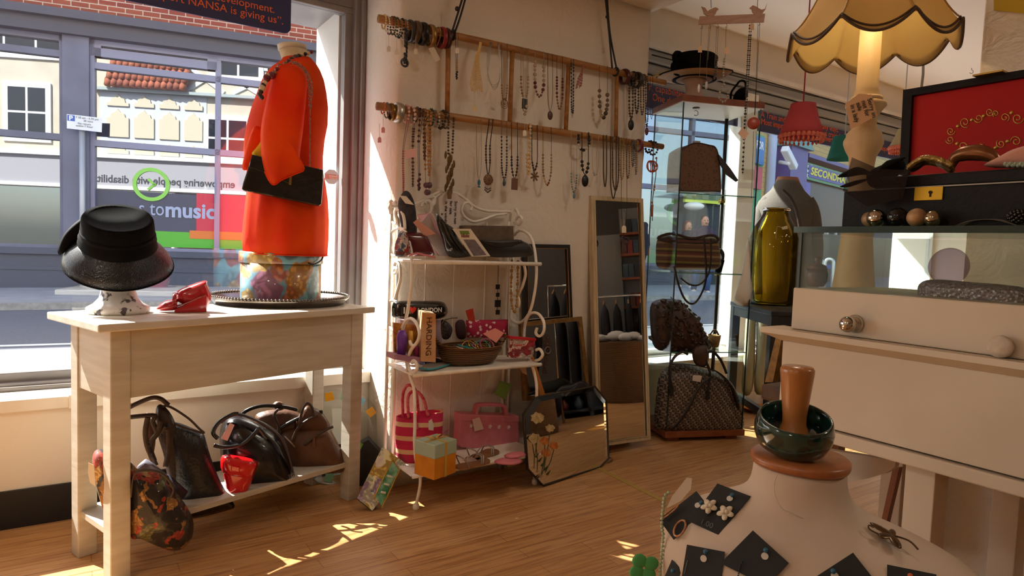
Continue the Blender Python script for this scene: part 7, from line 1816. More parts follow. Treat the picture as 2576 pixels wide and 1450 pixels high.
# drawer box with glass case
zd, zg, zgt = ux(2000, 724).z, ux(2000, 586).z, ux(1998, 571).z
D0 = ux(1992, 780).y
cs = thing('glass_case', 'drawer box with glass case and thick green glass top on the white counter', 'display case', (UX + .19, 0, zm))
part('drawer_box', MB().box(UX, UX + .38, UR, D0, zm + .001, zd), M_UNIT, cs, bevel=.003)
part('glass_front', MB().box(UX + .006, UX + .010, UR, D0 - .01, zd, zg), M_CGL, cs, smooth=False)
part('glass_end', MB().box(UX + .006, UX + .37, D0 - .012, D0 - .008, zd, zg), M_CGL, cs, smooth=False)
part('glass_back', MB().box(UX + .366, UX + .37, UR, D0 - .012, zd, zg), M_CGL, cs, smooth=False)
part('glass_top', MB().box(UX - .004, UX + .385, UR, D0 + .004, zg + .0025, zgt), glass('green glass slab', (.45, .62, .55), 1.5, 1.0), cs, smooth=False)
part('top_edge', MB().box(UX - .006, UX - .004, UR, D0 + .004, zg, zgt), mat('bottle green edge', '#12302a', .15), cs, smooth=False)
part('corner_edge', MB().box(UX + .002, UX + .006, D0 - .012, D0 - .006, zd, zg), M_EDGE, cs, smooth=False)
M_CHROME = mat('chrome', '#c9c4bd', .08, 1.0)
kq = ux(2152, 815); kr = .0145
part('knob', MB().lathe([(.017, 0), (.019, .003), (.012, .007), (.008, .012), (.008, .018)], kq, 24, up=(-1, 0, 0)).ball(kq + Vector((-.03, 0, 0)), kr * 1.15, 18, 12), M_CHROME, cs)
kq = ux(2524, 872)
part('knob', MB().lathe([(.014, 0), (.014, .006), (.0195, .008), (.0195, .016), (.018, .019), (.001, .02)], kq, 28, up=(-1, 0, 0)), mat('crackled white enamel', '#d9cdbb', .5, col2='#c2b09a', scale=60), cs)
# things inside the case
q = onx(2052, 725, UX + .12); q.z = zd + .001
t = thing('pot', 'small brown lidded pot inside the left end of the glass case', 'pot', q)
part('pot', MB().lathe([(.018, 0), (.024, .012), (.025, .03), (.022, .04)], q, 20), mat('brown glaze', '#5a3a28', .25), t)
part('lid', MB().lathe([(.024, .04), (.02, .05), (.006, .056), (.005, .06), (.008, .066), (.004, .072), (.0, .073)], q, 20), mat('brown glaze', '#5a3a28', .25), t)
pb = [onx(a, b, UX + .1) for a, b in ((2308, 738), (2312, 716), (2340, 704), (2420, 708), (2600, 730), (2600, 790), (2420, 772), (2316, 752))]
single('purse', MB().puff(smooth_path(pb, 4, True), (-1, 0, 0), .03, 6, .4, .8), mat('sequin purse', '#3c3038', .3, .4, col2='#8a7a80', scale=160, tex='voronoi', contrast=(.1, .3), bump=.4), 'dark sequinned purse lying inside the glass case', 'purse')
q = onx(2398, 674, UX + .2)
single('glass_dish', MB().lathe([(.001, 0), (.02, .001), (.034, .012), (.040, .022), (.038, .022), (.03, .012), (.001, .004)], q, 28, up=(-1, 0, .1)), glass('violet dish glass', (.62, .55, .62), 1.3, .5), 'small round violet glass dish standing up inside the case', 'dish')

# ---- table lamp
lb_ = onx(2148, 700, 1.83); LX, LY = lb_.x, lb_.y; zc0 = zm + .001
def lz(py): return onx(2165, py, 1.83).z
kl = Vector((LX, LY, 0)).dot(AHEAD) / F_PX
lamp = thing('table_lamp', 'tall turned cream table lamp with scalloped shade behind the glass case', 'lamp', (LX, LY, zc0))
M_LAMPW = mat('cream turned wood', '#dcc096', .5, col2='#d2b488', scale=5, stretch=(6, 6, 1))
prof = [(.001, 0), (52, 0), (52, 14), (40, 24)] ; pr = [(.001, zc0), (.055, zc0), (.055, zc0 + .012)]
for r, y in ((48, 720), (40, 640), (30, 540), (27, 480), (27, 430), (31, 395), (40, 378), (45, 364), (45, 356), (40, 346), (40, 338), (28, 325), (26, 300), (34, 285), (46, 270), (46, 263), (36, 258), (28, 250), (28, 235), (25, 228), (24, 0)):
    pr.append((r * kl, lz(y)))
pr = pr[:3] + sorted(pr[3:], key=lambda a: a[1])
part('column', MB().lathe([(r, z) for r, z in pr], (LX, LY, 0), 32), M_LAMPW, lamp)
zr = lz(120); NS = 8; R1 = .212; HS = .28
ph0 = math.atan2(-LY, -LX)
def srad(u):     # u 0 top .. 1 rim
    return .105 + (R1 - .105) * (u ** 1.55)
def shade_pt(th, u, off=0.0):
    v = ((th - ph0) / (2 * PI) * NS + .42) % 1.0
    sag = 4 * v * (1 - v)
    r = srad(u) * (1 - .045 * sag * (1 - u * .3)) + off
    z = zr + HS * (1 - u) - .052 * (sag - .5) * (u ** 6)
    return Vector((LX + r * math.cos(th), LY + r * math.sin(th), z))
NT_ = 96
part('shade', MB().rings([[shade_pt(2 * PI * k / NT_, u) for k in range(NT_)] for u in [i / 18 for i in range(19)]], False, False), mat('cream silk shade', '#e2c88e', .8, col2='#e8d29c', trans=.62, scale=12), lamp, solid=.0015)
m_ = MB().tube([shade_pt(2 * PI * k / 192, .995, .0045) for k in range(192)], .004, 6, closed=True)
m_.tube([shade_pt(2 * PI * k / 192, .96, .004) for k in range(192)], .003, 6, closed=True)
part('braid', m_, mat('brown velvet braid', '#4f3a2a', .8), lamp)
m_ = MB()
for j in range(NS):
    th = ph0 + (j - .42) * 2 * PI / NS; m_.tube([shade_pt(th, i / 14, .0015) for i in range(15)], .0022, 5)
part('ribs', m_, mat('shade seam', '#b08a52', .8), lamp)
zbulb = zr + .10
part('bulb', MB().ball((LX, LY, zbulb), .03, 14, 10, (1, 1, 1.2)), glass('bulb glass', (1, .96, .88), 1.3, .5), lamp)
ld = bpy.data.lights.new('lamp_light', 'POINT'); ld.energy = 30.0; ld.color = (1.0, .72, .36); ld.shadow_soft_size = .03
lo_ = bpy.data.objects.new('lamp_light', ld); COL.objects.link(lo_); lo_.location = (LX, LY, zbulb)
# handwritten tag on the lamp
tgf = Face((LX, LY, 1.3)); 
t = thing('paper_tag', 'peach paper tag with handwriting tied to the neck of the table lamp', 'tag', tgf.at(2165, 280, .07))
A, B, C2, D = (tgf.at(*q, .062) for q in ((2193, 238), (2208, 291), (2140, 325), (2126, 262)))
E_ = tgf.at(2160, 236, .062)
part('tag', MB().prism([A, B, C2, D, E_], tgf.back * .001), paper('#e0b48c'), t, smooth=False)
dn = (B - A).normalized(); sd_ = (A - D).normalized()
for s_, f_ in (('Sorry im', .80), ('not for', .58), ('sale', .38), ('in a lady', .16)):
    lettering('lettering', s_, hw, t, D + (A - D) * f_ + dn * .008 - tgf.back * .002, dn, sd_, .0155)
part('tie', MB().torus((LX, LY, lz(252)), .036, .006, Z_, 20, 6).torus(tgf.at(2150, 262, .05), .012, .004, tgf.n, 14, 6), mat('cream ribbon', '#e0c8a0', .6), t)

# ---- jewellery box on the glass top
zj = zgt + .001; JX = 1.40
jy0 = onx(2120, 520, JX).y; jz1 = onx(2120, 482, JX).z; jz2 = onx(2300, 440, JX).z; jyt = onx(2212, 450, JX).y
jb = thing('jewellery_box', 'large black jewellery box with open red lined lid on the glass case', 'jewellery box', (JX + .11, .55, zj))
M_JB = mat('black leatherette', '#0d0b0c', .5, col2='#141112', scale=80, bump=.1, bscale=160, spec=.2)
part('base', MB().box(JX, JX + .21, .22, jy0, zj, jz1), M_JB, jb, bevel=.003)
part('tray', MB().box(JX + .004, JX + .206, .22, jyt, jz1 + .002, jz2), M_JB, jb, bevel=.003)
part('trim', MB().box(JX - .0005, JX + .004, .22, jy0 - .06, jz1 - .0005, jz1 + .002), M_CHAIN, jb, smooth=False)
M_BRASS = mat('brass', '#b08d4a', .3, 1.0)
a_, b_ = onx(2303, 472, JX), onx(2372, 503, JX)
part('lock_plate', MB().box(JX - .003, JX, b_.y, a_.y, b_.z, a_.z), mat('lacquered brass', '#c9a02e', .3, .7), jb, bevel=.0008)
kc = (a_ + b_) / 2 + Vector((-.0035, -.004, .002))
part('keyhole', MB().lathe([(.0032, 0), (.0032, .0015)], kc, 12, up=(-1, 0, 0)).box(kc.x - .0015, kc.x, kc.y - .0012, kc.y + .0012, kc.z - .009, kc.z), M_JB, jb, smooth=False)
LXp = JX + .20; ln_ = Vector((-math.cos(.12), 0, math.sin(.12)))
def lp(px, py, off=0.0): return onp(px, py, Vector((LXp, 0, jz2)) + ln_ * off, ln_)
LQ = [lp(2278, 230), lp(2700, 160), lp(2700, 470), lp(2268, 442)]
part('lid', MB().prism(LQ, -ln_ * .05), M_JB, jb, smooth=False)
fr2 = MB()
inn_ = [lp(2300, 244), lp(2690, 180), lp(2690, 460), lp(2290, 440)]
for i in (0, 1, 3): 
    j = (i + 1) % 4; fr2.prism([LQ[i] + ln_ * .012, LQ[j] + ln_ * .012, inn_[j] + ln_ * .012, inn_[i] + ln_ * .012], -ln_ * .012)
part('lid_rim', fr2, M_JB, jb, smooth=False)
part('lining', MB().prism([v + ln_ * .002 for v in inn_], -ln_ * .0015), mat('scarlet satin', '#b00a06', .5, spec=.25), jb, smooth=False)
part('hinge', MB().box(LXp - .004, LXp + .06, lp(2535, 200).y, lp(2462, 200).y, lp(2500, 192).z, lp(2500, 188).z), M_BRASS, jb, smooth=False)
gs = MB()
def swirl(cx, cy, r, turns, a0, s_=1):
    gs.tube([lp(cx + r * (1 - .8 * i / 22) * math.cos(a0 + s_ * turns * 2 * PI * i / 22), cy + r * (1 - .8 * i / 22) * math.sin(a0 + s_ * turns * 2 * PI * i / 22), .0028) for i in range(23)], .0011, 4)
for cx, cy, r, a0, s_ in ((2392, 330, 11, 0, 1), (2390, 352, 11, 3, -1), (2428, 308, 14, 1, 1), (2422, 368, 13, 2, -1), (2462, 298, 12, 3, -1), (2490, 282, 11, 0, 1), (2505, 286, 9, 2, 1), (2528, 296, 12, 1, -1), (2560, 298, 15, 0, 1), (2462, 372, 11, 5, 1), (2518, 362, 12, 4, -1), (2556, 356, 14, 3, 1), (2490, 378, 8, 1, 1)): swirl(cx, cy, r, 1.4, a0, s_)
for cx, cy in ((2410, 318), (2408, 362), (2445, 302), (2475, 292), (2545, 284), (2440, 374), (2470, 366), (2505, 372), (2535, 356)): gs.ball(lp(cx, cy, .002), .0042, 7, 5)
part('gold_scrolls', gs, mat('gold foil', '#d9b45a', .35, .6), jb)
def jt(px, py, x=JX + .10): q_ = onx(px, py, x); q_.z = jz2; return q_
m_ = MB()
for j in range(4): m_.tube(smooth_path([onx(a, b + (j % 2) * 6 * math.sin(a) + 3 * j - 6, JX + .08 + .008 * j) for a, b in ((2286, 428), (2302, 416), (2325, 404), (2350, 406), (2375, 414), (2396, 424))], 5), .007, 8)
single('gold_cloth', m_, mat('gold lame', '#c29a54', .35, .5, col2='#8a6830', scale=50, bump=.8, bscale=60), 'crumpled gold knotted belt lying in the tray of the jewellery box', 'belt')
bg_ = [onx(a, b, JX + .09) for a, b in ((2394, 422), (2402, 400), (2422, 388), (2450, 384), (2480, 388), (2502, 400), (2512, 420))]
P_ = smooth_path(bg_, 5); single('bangle', MB().tube(P_, [.006 + .010 * math.sin(PI * i / (len(P_) - 1)) for i in range(len(P_))], 10), mat('burnished bronze', '#7a4a2a', .3, .6, col2='#8f5e38', scale=30), 'broad burnished bronze bangle standing in the jewellery box tray', 'bangle')
pk = smooth_path([onx(a, b, JX + .07) for a, b in ((2476, 418), (2510, 396), (2560, 372), (2640, 360), (2650, 420), (2560, 424))], 4, True)
single('pink_cloth', MB().puff(pk, (-1, 0, 0), .02, 5), mat('blush satin', '#c98a76', .6), 'blush pink satin cloth at the right of the jewellery box tray', 'cloth')
for i in range(9): single('bead', MB().ball(onx(2530 + i * 6.5, 413 + (i % 2) * 3, JX + .02), .0045, 8, 6), mat('green grey bead', '#8f9a86', .3), 'small greenish bead lying at the front of the jewellery box tray', 'bead', group='greenish beads in the tray')
# fascinator of black feathers by the box
t = thing('fascinator', 'black feather fascinator with net draped on the left of the jewellery box', 'hat', onx(2200, 475, JX + .03))
part('base', MB().puff(smooth_path([onx(a, b, JX + .02) for a, b in ((2190, 470), (2180, 445), (2200, 425), (2235, 410), (2270, 402), (2276, 425), (2250, 450), (2225, 475))], 4, True), (-1, 0, 0), .025), M_BLKFELT, t)
m_ = MB()
for l in ([(2200, 440), (2160, 420), (2130, 430), (2112, 440), (2108, 446), (2130, 446), (2170, 440)], [(2200, 440), (2230, 405), (2280, 396), (2240, 420)], [(2190, 450), (2140, 470), (2112, 470), (2150, 455)], [(2210, 450), (2240, 470), (2270, 466), (2240, 445)]):
    m_.puff(smooth_path([onx(a, b, JX - .02) for a, b in l], 3, True), (-1, 0, .2), .004, 3)
part('feathers', m_, M_BLKFELT, t)
def net():
    t_ = NT('black net'); b_ = t_.n('BsdfDiffuse'); b_.inputs[0].default_value = (.03, .022, .02, 1); tr_ = t_.n('BsdfTransparent'); mx_ = t_.n('MixShader'); mx_.inputs[0].default_value = .5
    t_.l(tr_.outputs[0], mx_.inputs[1]); t_.l(b_.outputs[0], mx_.inputs[2]); t_.l(mx_.outputs[0], t_.out.inputs[0]); return t_.m
part('net', MB().prism([onx(a, b, JX - .03) for a, b in ((2143, 396), (2210, 425), (2288, 428), (2270, 500), (2180, 520), (2120, 480))], (.001, 0, 0)), net(), t, smooth=False)
# ball bracelet on the glass top
for px, r, c, me, lab in ((2190, 21, '#a8845c', .3, 'tan ball behind the silver one on the glass top'), (2204, 22, '#b8aea2', 1.0, 'shiny silver ball at the left of the ball bracelet'), (2257, 24, '#0d0d0f', .1, 'glossy black ball of the bracelet on the glass top'), (2306, 23, '#b08a60', .2, 'matt tan ball of the bracelet on the glass top'), (2346, 20, '#a8987c', .9, 'dull silver ball at the right of the ball bracelet')):
    xx = UX + .025 if px != 2190 else UX + .06
    q = onx(px, 550, xx); kk = q.dot(AHEAD) / F_PX; q.z = zgt + r * kk
    single('ball_bead', MB().ball(q, r * kk, 20, 14), mat('ball ' + c, c, .12 if me > .5 or c == '#0d0d0f' else .45, me), lab, 'bead')
t = thing('hair_net', 'pale ribbed net band lying on the glass top', 'headband', onx(2470, 570, UX + .04))
m_ = MB()
for i in range(12): m_.tube(smooth_path([onx(a, b, UX + .03 + .004 * i) for a, b in ((2400 + i * 4, 570), (2440 + i * 3, 556 - i * .3), (2500 + i * 4, 553), (2560, 568))], 5), .0007, 4)
part('ribs', m_, mat('ash net', '#6a6258', .7), t)
t = thing('brooch', 'pine cone shaped silver brooch at the right end of the glass top', 'brooch', onx(2556, 570, UX + .05))
m_ = MB(); q = onx(2560, 545, UX + .05)
for i in range(60):
    u = (i + .5) / 60; th = i * 2.4; r = .011 * math.sin(PI * u) ** .6
    m_.ball(q + Vector((r * math.cos(th), .03 * (u - .5), r * math.sin(th))), .0032, 6, 4)
part('scales', m_, mat('gunmetal', '#55504a', .3, .9), t)
single('yellow_note', MB().prism([onx(a, b, 1.998) for a, b in ((2500, -40), (2640, -40), (2640, 40), (2500, 26))], (.001, 0, 0)), paper('#c2a41e'), 'yellow note pinned on the plastered column at the top right', 'note', smooth=False)
for px, py in ((2143, 210), (2444, 176)):
    q = onz(px, py, 2.545); single('ceiling_hook', MB().tube([q + Z_ * .015] + [q + RIGHT * .014 * math.sin(a) + Z_ * (-.014 + .014 * math.cos(a)) for a in [PI * k / 6 for k in range(0, 9)]], .0025, 6), M_CHAIN, ('hook in the ceiling left of the lamp column' if px < 2300 else 'hook in the ceiling right of the lamp shade'), 'hook')
q = onz(2322, 170, 2.54); single('ceiling_ribbon', MB().ribbon([q + Z_ * .02, q - Z_ * .05 + RIGHT * .004, ond(2318, 222, q.xy.length)], .02, .002, RIGHT), paper('#8f8a86'), 'grey ribbon end hanging from the ceiling right of the lamp', 'ribbon')

# ================================================================== bust with earring cards
NC = onz(2012, 1160, .752)
bust = thing('display_bust', 'cream jersey bust with wooden neck cap in the foreground', 'display bust', (NC.x, NC.y, 0))
sx = (RIGHT * math.cos(.55) - AHEAD * math.sin(.55)); sy = Vector((-sx.y, sx.x, 0))
def brow(z, a, b, ox=0.0, oy=0.0, n=48, p=2.2): return ellipse_ring(NC + Z_ * z + sx * ox + sy * oy, sx * a, sy * b, n, p)
M_JERS = mat('cream jersey', '#cdb8a4', .9, col2='#c4ae99', scale=6, bump=.04, bscale=500)
BR = MB().rings([brow(-.46, .15, .11, 0, -.02), brow(-.36, .18, .13, 0, -.02), brow(-.24, .205, .135, .03, -.025), brow(-.17, .220, .13, .03, -.02, p=2.4), brow(-.135, .220, .124, .03, -.018, p=2.4), brow(-.112, .206, .116, .026, -.014, p=2.3), brow(-.096, .180, .106, .02, -.01), brow(-.084, .146, .096, .012, -.006), brow(-.073, .112, .084, 0, -.002), brow(-.058, .078, .07), brow(-.035, .064, .062), brow(-.008, .064, .062), brow(-.002, .060, .058)])
bo = part('torso', BR, M_JERS, bust, sub=1)
part('neck_cap', MB().rings([brow(-.004, .066, .064), brow(.0, .068, .066), brow(.006, .068, .066), brow(.009, .064, .062), brow(.009, .001, .001)]), mat('polished beech', '#a8663a', .35, col2='#985a30', scale=8, stretch=(2, 9, 2)), bust)
M_FIN = mat('turned beech', '#b0733e', .32, col2='#a2672f', scale=10, stretch=(5, 5, 1), coat=.3)
FC = NC + Z_ * .009 + RIGHT * -.012
part('finial', MB().lathe([(.022, 0), (.027, .012), (.027, .022), (.021, .034), (.0165, .046), (.0165, .058), (.020, .09), (.0235, .122), (.0235, .127), (.021, .131), (.001, .132)], FC, 32), M_FIN, bust)
part('stand', MB().tube([NC - Z_ * .45, Vector((NC.x, NC.y, .02))], .018, 10).lathe([(.15, 0), (.15, .015), (.03, .03)], (NC.x, NC.y, 0), 28), mat('dark steel post', '#3d3c3b', .35, .8), bust)
# bangle on the finial
bt_ = Matrix.Rotation(math.radians(16), 3, RIGHT); bup = bt_ @ Z_; bup = (bup - RIGHT * .05).normalized()
gc = FC + Z_ * .036 - AHEAD * .004 + RIGHT * -.002
gb_ = MB().lathe([(.041, -.024), (.049, -.018), (.054, -.004), (.0545, .006), (.052, .018), (.050, .024), (.047, .024), (.047, .018), (.046, 0), (.043, -.018)], gc, 56, up=bup)
def tort():
    t_ = NT('green resin'); b_ = t_.bsdf(Roughness=.1); b_.inputs['Coat Weight'].default_value = .6
    v = t_.n('TexVoronoi', Scale=46.0); t_.l(t_.coord(), v.inputs['Vector']); t_.l(t_.ramp(v.outputs['Distance'], [(.2, '#0f2c26'), (.42, '#11211c'), (.5, '#173a32')]), b_.inputs['Base Color']); return t_.m
single('bangle', gb_, tort(), 'wide dark green resin bangle around the wooden finial of the bust', 'bangle')
single('thread', MB().tube(smooth_path([onp(a, b, NC - AHEAD * .07, AHEAD) for a, b in ((1955, 1196), (1948, 1215), (1950, 1245), (1968, 1280), (1990, 1290), (2030, 1310), (2056, 1328))], 6), .0006, 4), paper('#d9cfc2'), 'loose clear thread hanging from the green bangle over the bust', 'thread')
from mathutils.bvhtree import BVHTree
bpy.context.view_layer.update()
_dg = bpy.context.evaluated_depsgraph_get()
_bv = BVHTree.FromObject(bo, _dg); _off = bo.matrix_world
def onbust(px, py, off=.004):
    d = ray(px, py).normalized(); inv = _off.inverted()
    h, n_, _, _ = _bv.ray_cast(inv @ O, d)
    if h is None: q_ = O + d * 1.0; return q_, -d
    if n_.dot(d) > 0: n_ = -n_
    return _off @ h + n_ * off, n_
M_CARD = mat('black card', '#1a1b1c', .7)
M_PIN = mat('blue pin head', '#1d5a78', .3); M_STICK = mat('price dot', '#cfc6b8', .7)
def ecard(label, quad, pin, dot, off=.005, pinm=None):
    cx, cy = sum(q[0] for q in quad) / len(quad), sum(q[1] for q in quad) / len(quad)
    p_, n_ = onbust(cx, min(cy, 1449), off); n_ = (n_ - ray(cx, cy).normalized() * .6).normalized()
    Q = [onp(a, b, p_, n_) for a, b in quad]
    t_ = thing('earring_card', label, 'earring card', p_)
    part('card', MB().prism(Q, -n_ * .001), M_CARD, t_, smooth=False)
    if pin: part('pin', MB().ball(onp(*pin, p_ + n_ * .006, n_), .0034, 10, 7), pinm or M_PIN, t_)
    if dot: part('price_dot', MB().lathe([(.001, 0), (.0046, 0), (.0046, .0006), (.001, .0006)], onp(*dot, p_ + n_ * .0006, n_), 16, up=n_), M_STICK, t_, smooth=False)
    return t_, p_, n_
M_ROSEG = mat('rose gold glitter', '#a8704a', .35, .5, col2='#c99a78', scale=200)
t, p_, n_ = ecard('black card with two rose gold hoop earrings at the left shoulder of the bust', [(1659, 1309), (1752, 1236), (1790, 1284), (1694, 1358)], (1764, 1266), (1755, 1272), .008)
part('hoop', MB().tube([onp(1710 + 13 * math.cos(a) + 10 * math.sin(-a) * .7, 1330 + 20 * math.sin(a), p_ + n_ * .004, n_) for a in [2 * PI * i / 24 for i in range(24)]], .0017, 7, closed=True), M_ROSEG, t)
part('hoop', MB().tube([onp(1684 + 22 * math.cos(a), 1290 - 17 * math.cos(a) + 4 * math.sin(a), p_ + n_ * .006, n_) for a in [2 * PI * i / 24 for i in range(24)]], .0015, 7, closed=True), M_ROSEG, t)
t, p_, n_ = ecard('black card with two cream flower earrings on the left of the bust', [(1805, 1217), (1888, 1249), (1807, 1346), (1734, 1312)], (1842, 1246), (1836, 1255), .010)
M_PORC = mat('cream porcelain', '#d9c9b0', .4)
for px, py in ((1784, 1274), (1825, 1290)):
    c = onp(px, py, p_ + n_ * .004, n_); e1_ = n_.orthogonal().normalized(); e2_ = n_.cross(e1_); m_ = MB()
    for i in range(5):
        a = i * 1.257 + .4; e = e1_ * math.cos(a) + e2_ * math.sin(a); f_ = n_.cross(e); m_.ball(c + e * .0068, .0064, 9, 6, axes=(e, f_ * .7, n_ * .4))
    for i in range(3):
        a = i * 2.09; e = e1_ * math.cos(a) + e2_ * math.sin(a); m_.ball(c + e * .0028 + n_ * .003, .0034, 8, 5)
    part('flower_earring', m_, M_PORC, t)
lettering('lettering', '1.00', mat('grey pencil', '#6a6a6a', .7), t, onp(1760, 1318, p_ + n_ * .0006, n_), onp(1790, 1330, p_, n_) - onp(1760, 1318, p_, n_), onp(1766, 1302, p_, n_) - onp(1760, 1318, p_, n_), .012, depth=.0002)
t, p_, n_ = ecard('black card with blue pin low on the left chest of the bust', [(1728, 1371), (1823, 1389), (1813, 1470), (1712, 1470)], (1775, 1389), (1770, 1406), .006)
part('ear_wire', MB().tube(smooth_path([onp(a, b, p_ + n_ * .002, n_) for a, b in ((1730, 1410), (1726, 1425), (1722, 1445))], 4), .0006, 4), M_CHAIN, t)
t, p_, n_ = ecard('large black card with dark bead drop earrings mid bust', [(1894, 1335), (1984, 1417), (1930, 1476), (1812, 1418)], (1926, 1385), (1924, 1400), .008)
m_ = MB(); strand(m_, smooth_path([onp(a, b, p_ + n_ * .003, n_) for a, b in ((1868, 1412), (1862, 1425), (1858, 1445), (1854, 1465))], 16), .0012, .0026)
part('bead_drop', m_, jm('#26343c', .2, .3), t)
t, p_, n_ = ecard('black card with teal pin at the lower right chest of the bust', [(2146, 1391), (2200, 1460), (2150, 1500), (2055, 1450)], (2096, 1438), (2100, 1450), .006)
t, p_, n_ = ecard('black card with orange pin at the bottom right of the bust', [(2232, 1421), (2356, 1446), (2350, 1500), (2232, 1490)], (2290, 1450), None, .006, mat('orange pin head', '#c2541e', .3))
t, p_, n_ = ecard('small black card at the lower left edge of the bust', [(1690, 1409), (1716, 1434), (1700, 1470), (1668, 1460)], (1693, 1437), None, .006)
p_, n_ = onbust(1705, 1250, .012)
t = thing('price_tag', 'crumpled white paper tag on the left shoulder of the bust', 'tag', p_)
nn_ = -ray(1705, 1250).normalized()
part('tag', MB().prism([onp(a, b, p_, nn_) for a, b in ((1728, 1202), (1741, 1204), (1738, 1232), (1712, 1262), (1676, 1280), (1690, 1250))], -nn_ * .001), paper('#dccab4'), t, smooth=False)
# flower brooch
p_, n_ = onbust(2236, 1362, .006); e1_ = (onp(2260, 1362, p_, n_) - p_).normalized(); e2_ = n_.cross(e1_)
t = thing('brooch', 'bronze wire flower brooch pinned on the right shoulder of the bust', 'brooch', p_)
for dx, dy, L_, ang in ((-14, -6, .016, 2.9), (4, -14, .010, 1.5), (-6, 12, .014, -2.2), (8, 14, .016, -1.2)):
    e = e1_ * math.cos(ang) + e2_ * math.sin(ang); f_ = n_.cross(e)
    part('petal', MB().ball(p_ + e * L_ * .8 + n_ * .004, L_, 10, 6, axes=(e, f_ * .45, n_ * .12)), mat('bronze petal', '#5a4024', .3, .7), t)
part('stem', MB().tube(smooth_path([p_ + n_ * .004, p_ + e1_ * .02 + e2_ * .002 + n_ * .006, p_ + e1_ * .032 - e2_ * .006 + n_ * .004], 5), .0013, 6).tube(smooth_path([p_ - e1_ * .012 - e2_ * .012 + n_ * .003, p_ - e1_ * .026 - e2_ * .012 + n_ * .004, p_ - e1_ * .028 - e2_ * .004 + n_ * .005, p_ - e1_ * .022 - e2_ * .004 + n_ * .005], 5), .0011, 6), mat('bronze petal', '#5a4024', .3, .7), t)
# pearls down the left side
t = thing('necklace', 'string of pale green pearls hanging down the left side of the bust', 'necklace', onp(1668, 1350, NC, AHEAD))
m_ = MB(); PB = onbust(1695, 1330, .0)[0]
strand(m_, smooth_path([onp(a, b, PB, AHEAD) for a, b in ((1682, 1240), (1672, 1250), (1668, 1280), (1665, 1320), (1668, 1350), (1664, 1400), (1660, 1440), (1658, 1480))], 24), .0028, .0056)
part('pearls', m_, mat('pale green pearl', '#a8b894', .25, sss=.0), t)
gfp = onp(1620, 1430, PB, AHEAD)
t = thing('flower_brooch', 'bright green felt flower at the lower left of the bust', 'brooch', gfp)
for a in range(4): part('petal', MB().ball(gfp + RIGHT * .013 * math.cos(a * 1.57 + .6) + Z_ * .013 * math.sin(a * 1.57 + .6), .0115, 10, 7, axes=(RIGHT, AHEAD * .3, Z_)), mat('green felt', '#4fa05a', .8), t)
# ================================================================== the back of the shop (seen in the mirrors)
c = Vector((4.0, .75, 0))
t = thing('laundry_basket', 'tall wicker basket of white cloths, seen in the tall mirror', 'basket', c)
part('body', MB().lathe([(.22, 0), (.23, .02), (.25, .5), (.26, .52), (.24, .52), (.22, .1)], c, 28), wicker('willow', '#9a6c40', '#4a2e16'), t)
m_ = MB(); rnd = random.Random(2)
for i in range(9): m_.ball(c + Vector((rnd.uniform(-.14, .14), rnd.uniform(-.14, .14), .53 + rnd.uniform(0, .05))), rnd.uniform(.05, .08), 9, 6, (1.2, 1, .6))
part('cloths', m_, mat('white cotton', '#d9d6d2', .9), t)
t = thing('clothes_rail', 'chrome clothes rail of dark garments, seen in the tall mirror', 'clothes rail', (4.45, .15, 0))
rd = Vector((.7, .7, 0)).normalized(); rc = Vector((4.45, .15, 0))
part('frame', MB().tube([rc - rd * .6, rc - rd * .6 + Z_ * .95, rc + rd * .6 + Z_ * .95, rc + rd * .6], .014, 8), M_CHROME, t)
for i in range(10):
    q = rc + rd * (-.54 + .12 * i); f_ = Face(q + Z_); nn_ = rd
    sx_ = Vector((-rd.y, rd.x, 0)); w = .2
    P = [q + sx_ * a * w + Z_ * (b - .4) for a, b in ((-.15, 1.28), (.15, 1.28), (1, 1.18), (1.1, .8), (.9, .5), (-.9, .5 - .04 * (i % 3)), (-1.1, .8), (-1, 1.18))]
    cc = ['#17171b', '#1d1d22', '#26262b', '#101013', '#2d2a33'][i % 5]
    g = thing('garment', 'dark garment hanging on the chrome rail, seen in the tall mirror', 'garment', q + Z_ * .1, 'dark garments on the chrome rail')
    part('cloth', MB().puff(smooth_path(P, 3, True), nn_, .05, 4, .3, .8), mat('garment ' + cc, cc, .9), g)
    part('hanger', MB().tube([q + sx_ * -.14 + Z_ * .87, q + Z_ * .91, q + sx_ * .14 + Z_ * .87], .006, 6).tube([q + Z_ * .91, q + Z_ * .965], .002, 5), mat('hanger wood', '#b58a58', .5), g)
struct('wall_backdrop', MB().obox((4.95, -.85, 1.15), rd * 1.6, Vector((-rd.y, rd.x, 0)) * .03, (0, 0, 1.15)), mat('dark backdrop', '#4d4844', .8), smooth=False)  # dark panel added so the mirrors reflect a dark room
single('grey_column', MB().obox((4.76, -.22, .81), rd * .17, Vector((-rd.y, rd.x, 0)) * .12, Z_ * .81), mat('grey board', '#7d7a76', .7), 'plain grey display column behind the dark garments, seen in the tall mirror', 'column', smooth=False)
dc = Vector((5.0, .2, 0)); dv = Vector((-rd.y, rd.x, 0))
t = thing('disc_rack', 'rack of disc cases on red wooden ledges, seen in the tall mirror', 'rack', dc)
part('upright', MB().obox(dc - dv * .1 + Z_ * .95, rd * .3, dv * .02, Z_ * .95), mat('grey board', '#7d7a76', .7), t, smooth=False)
rnd = random.Random(9)
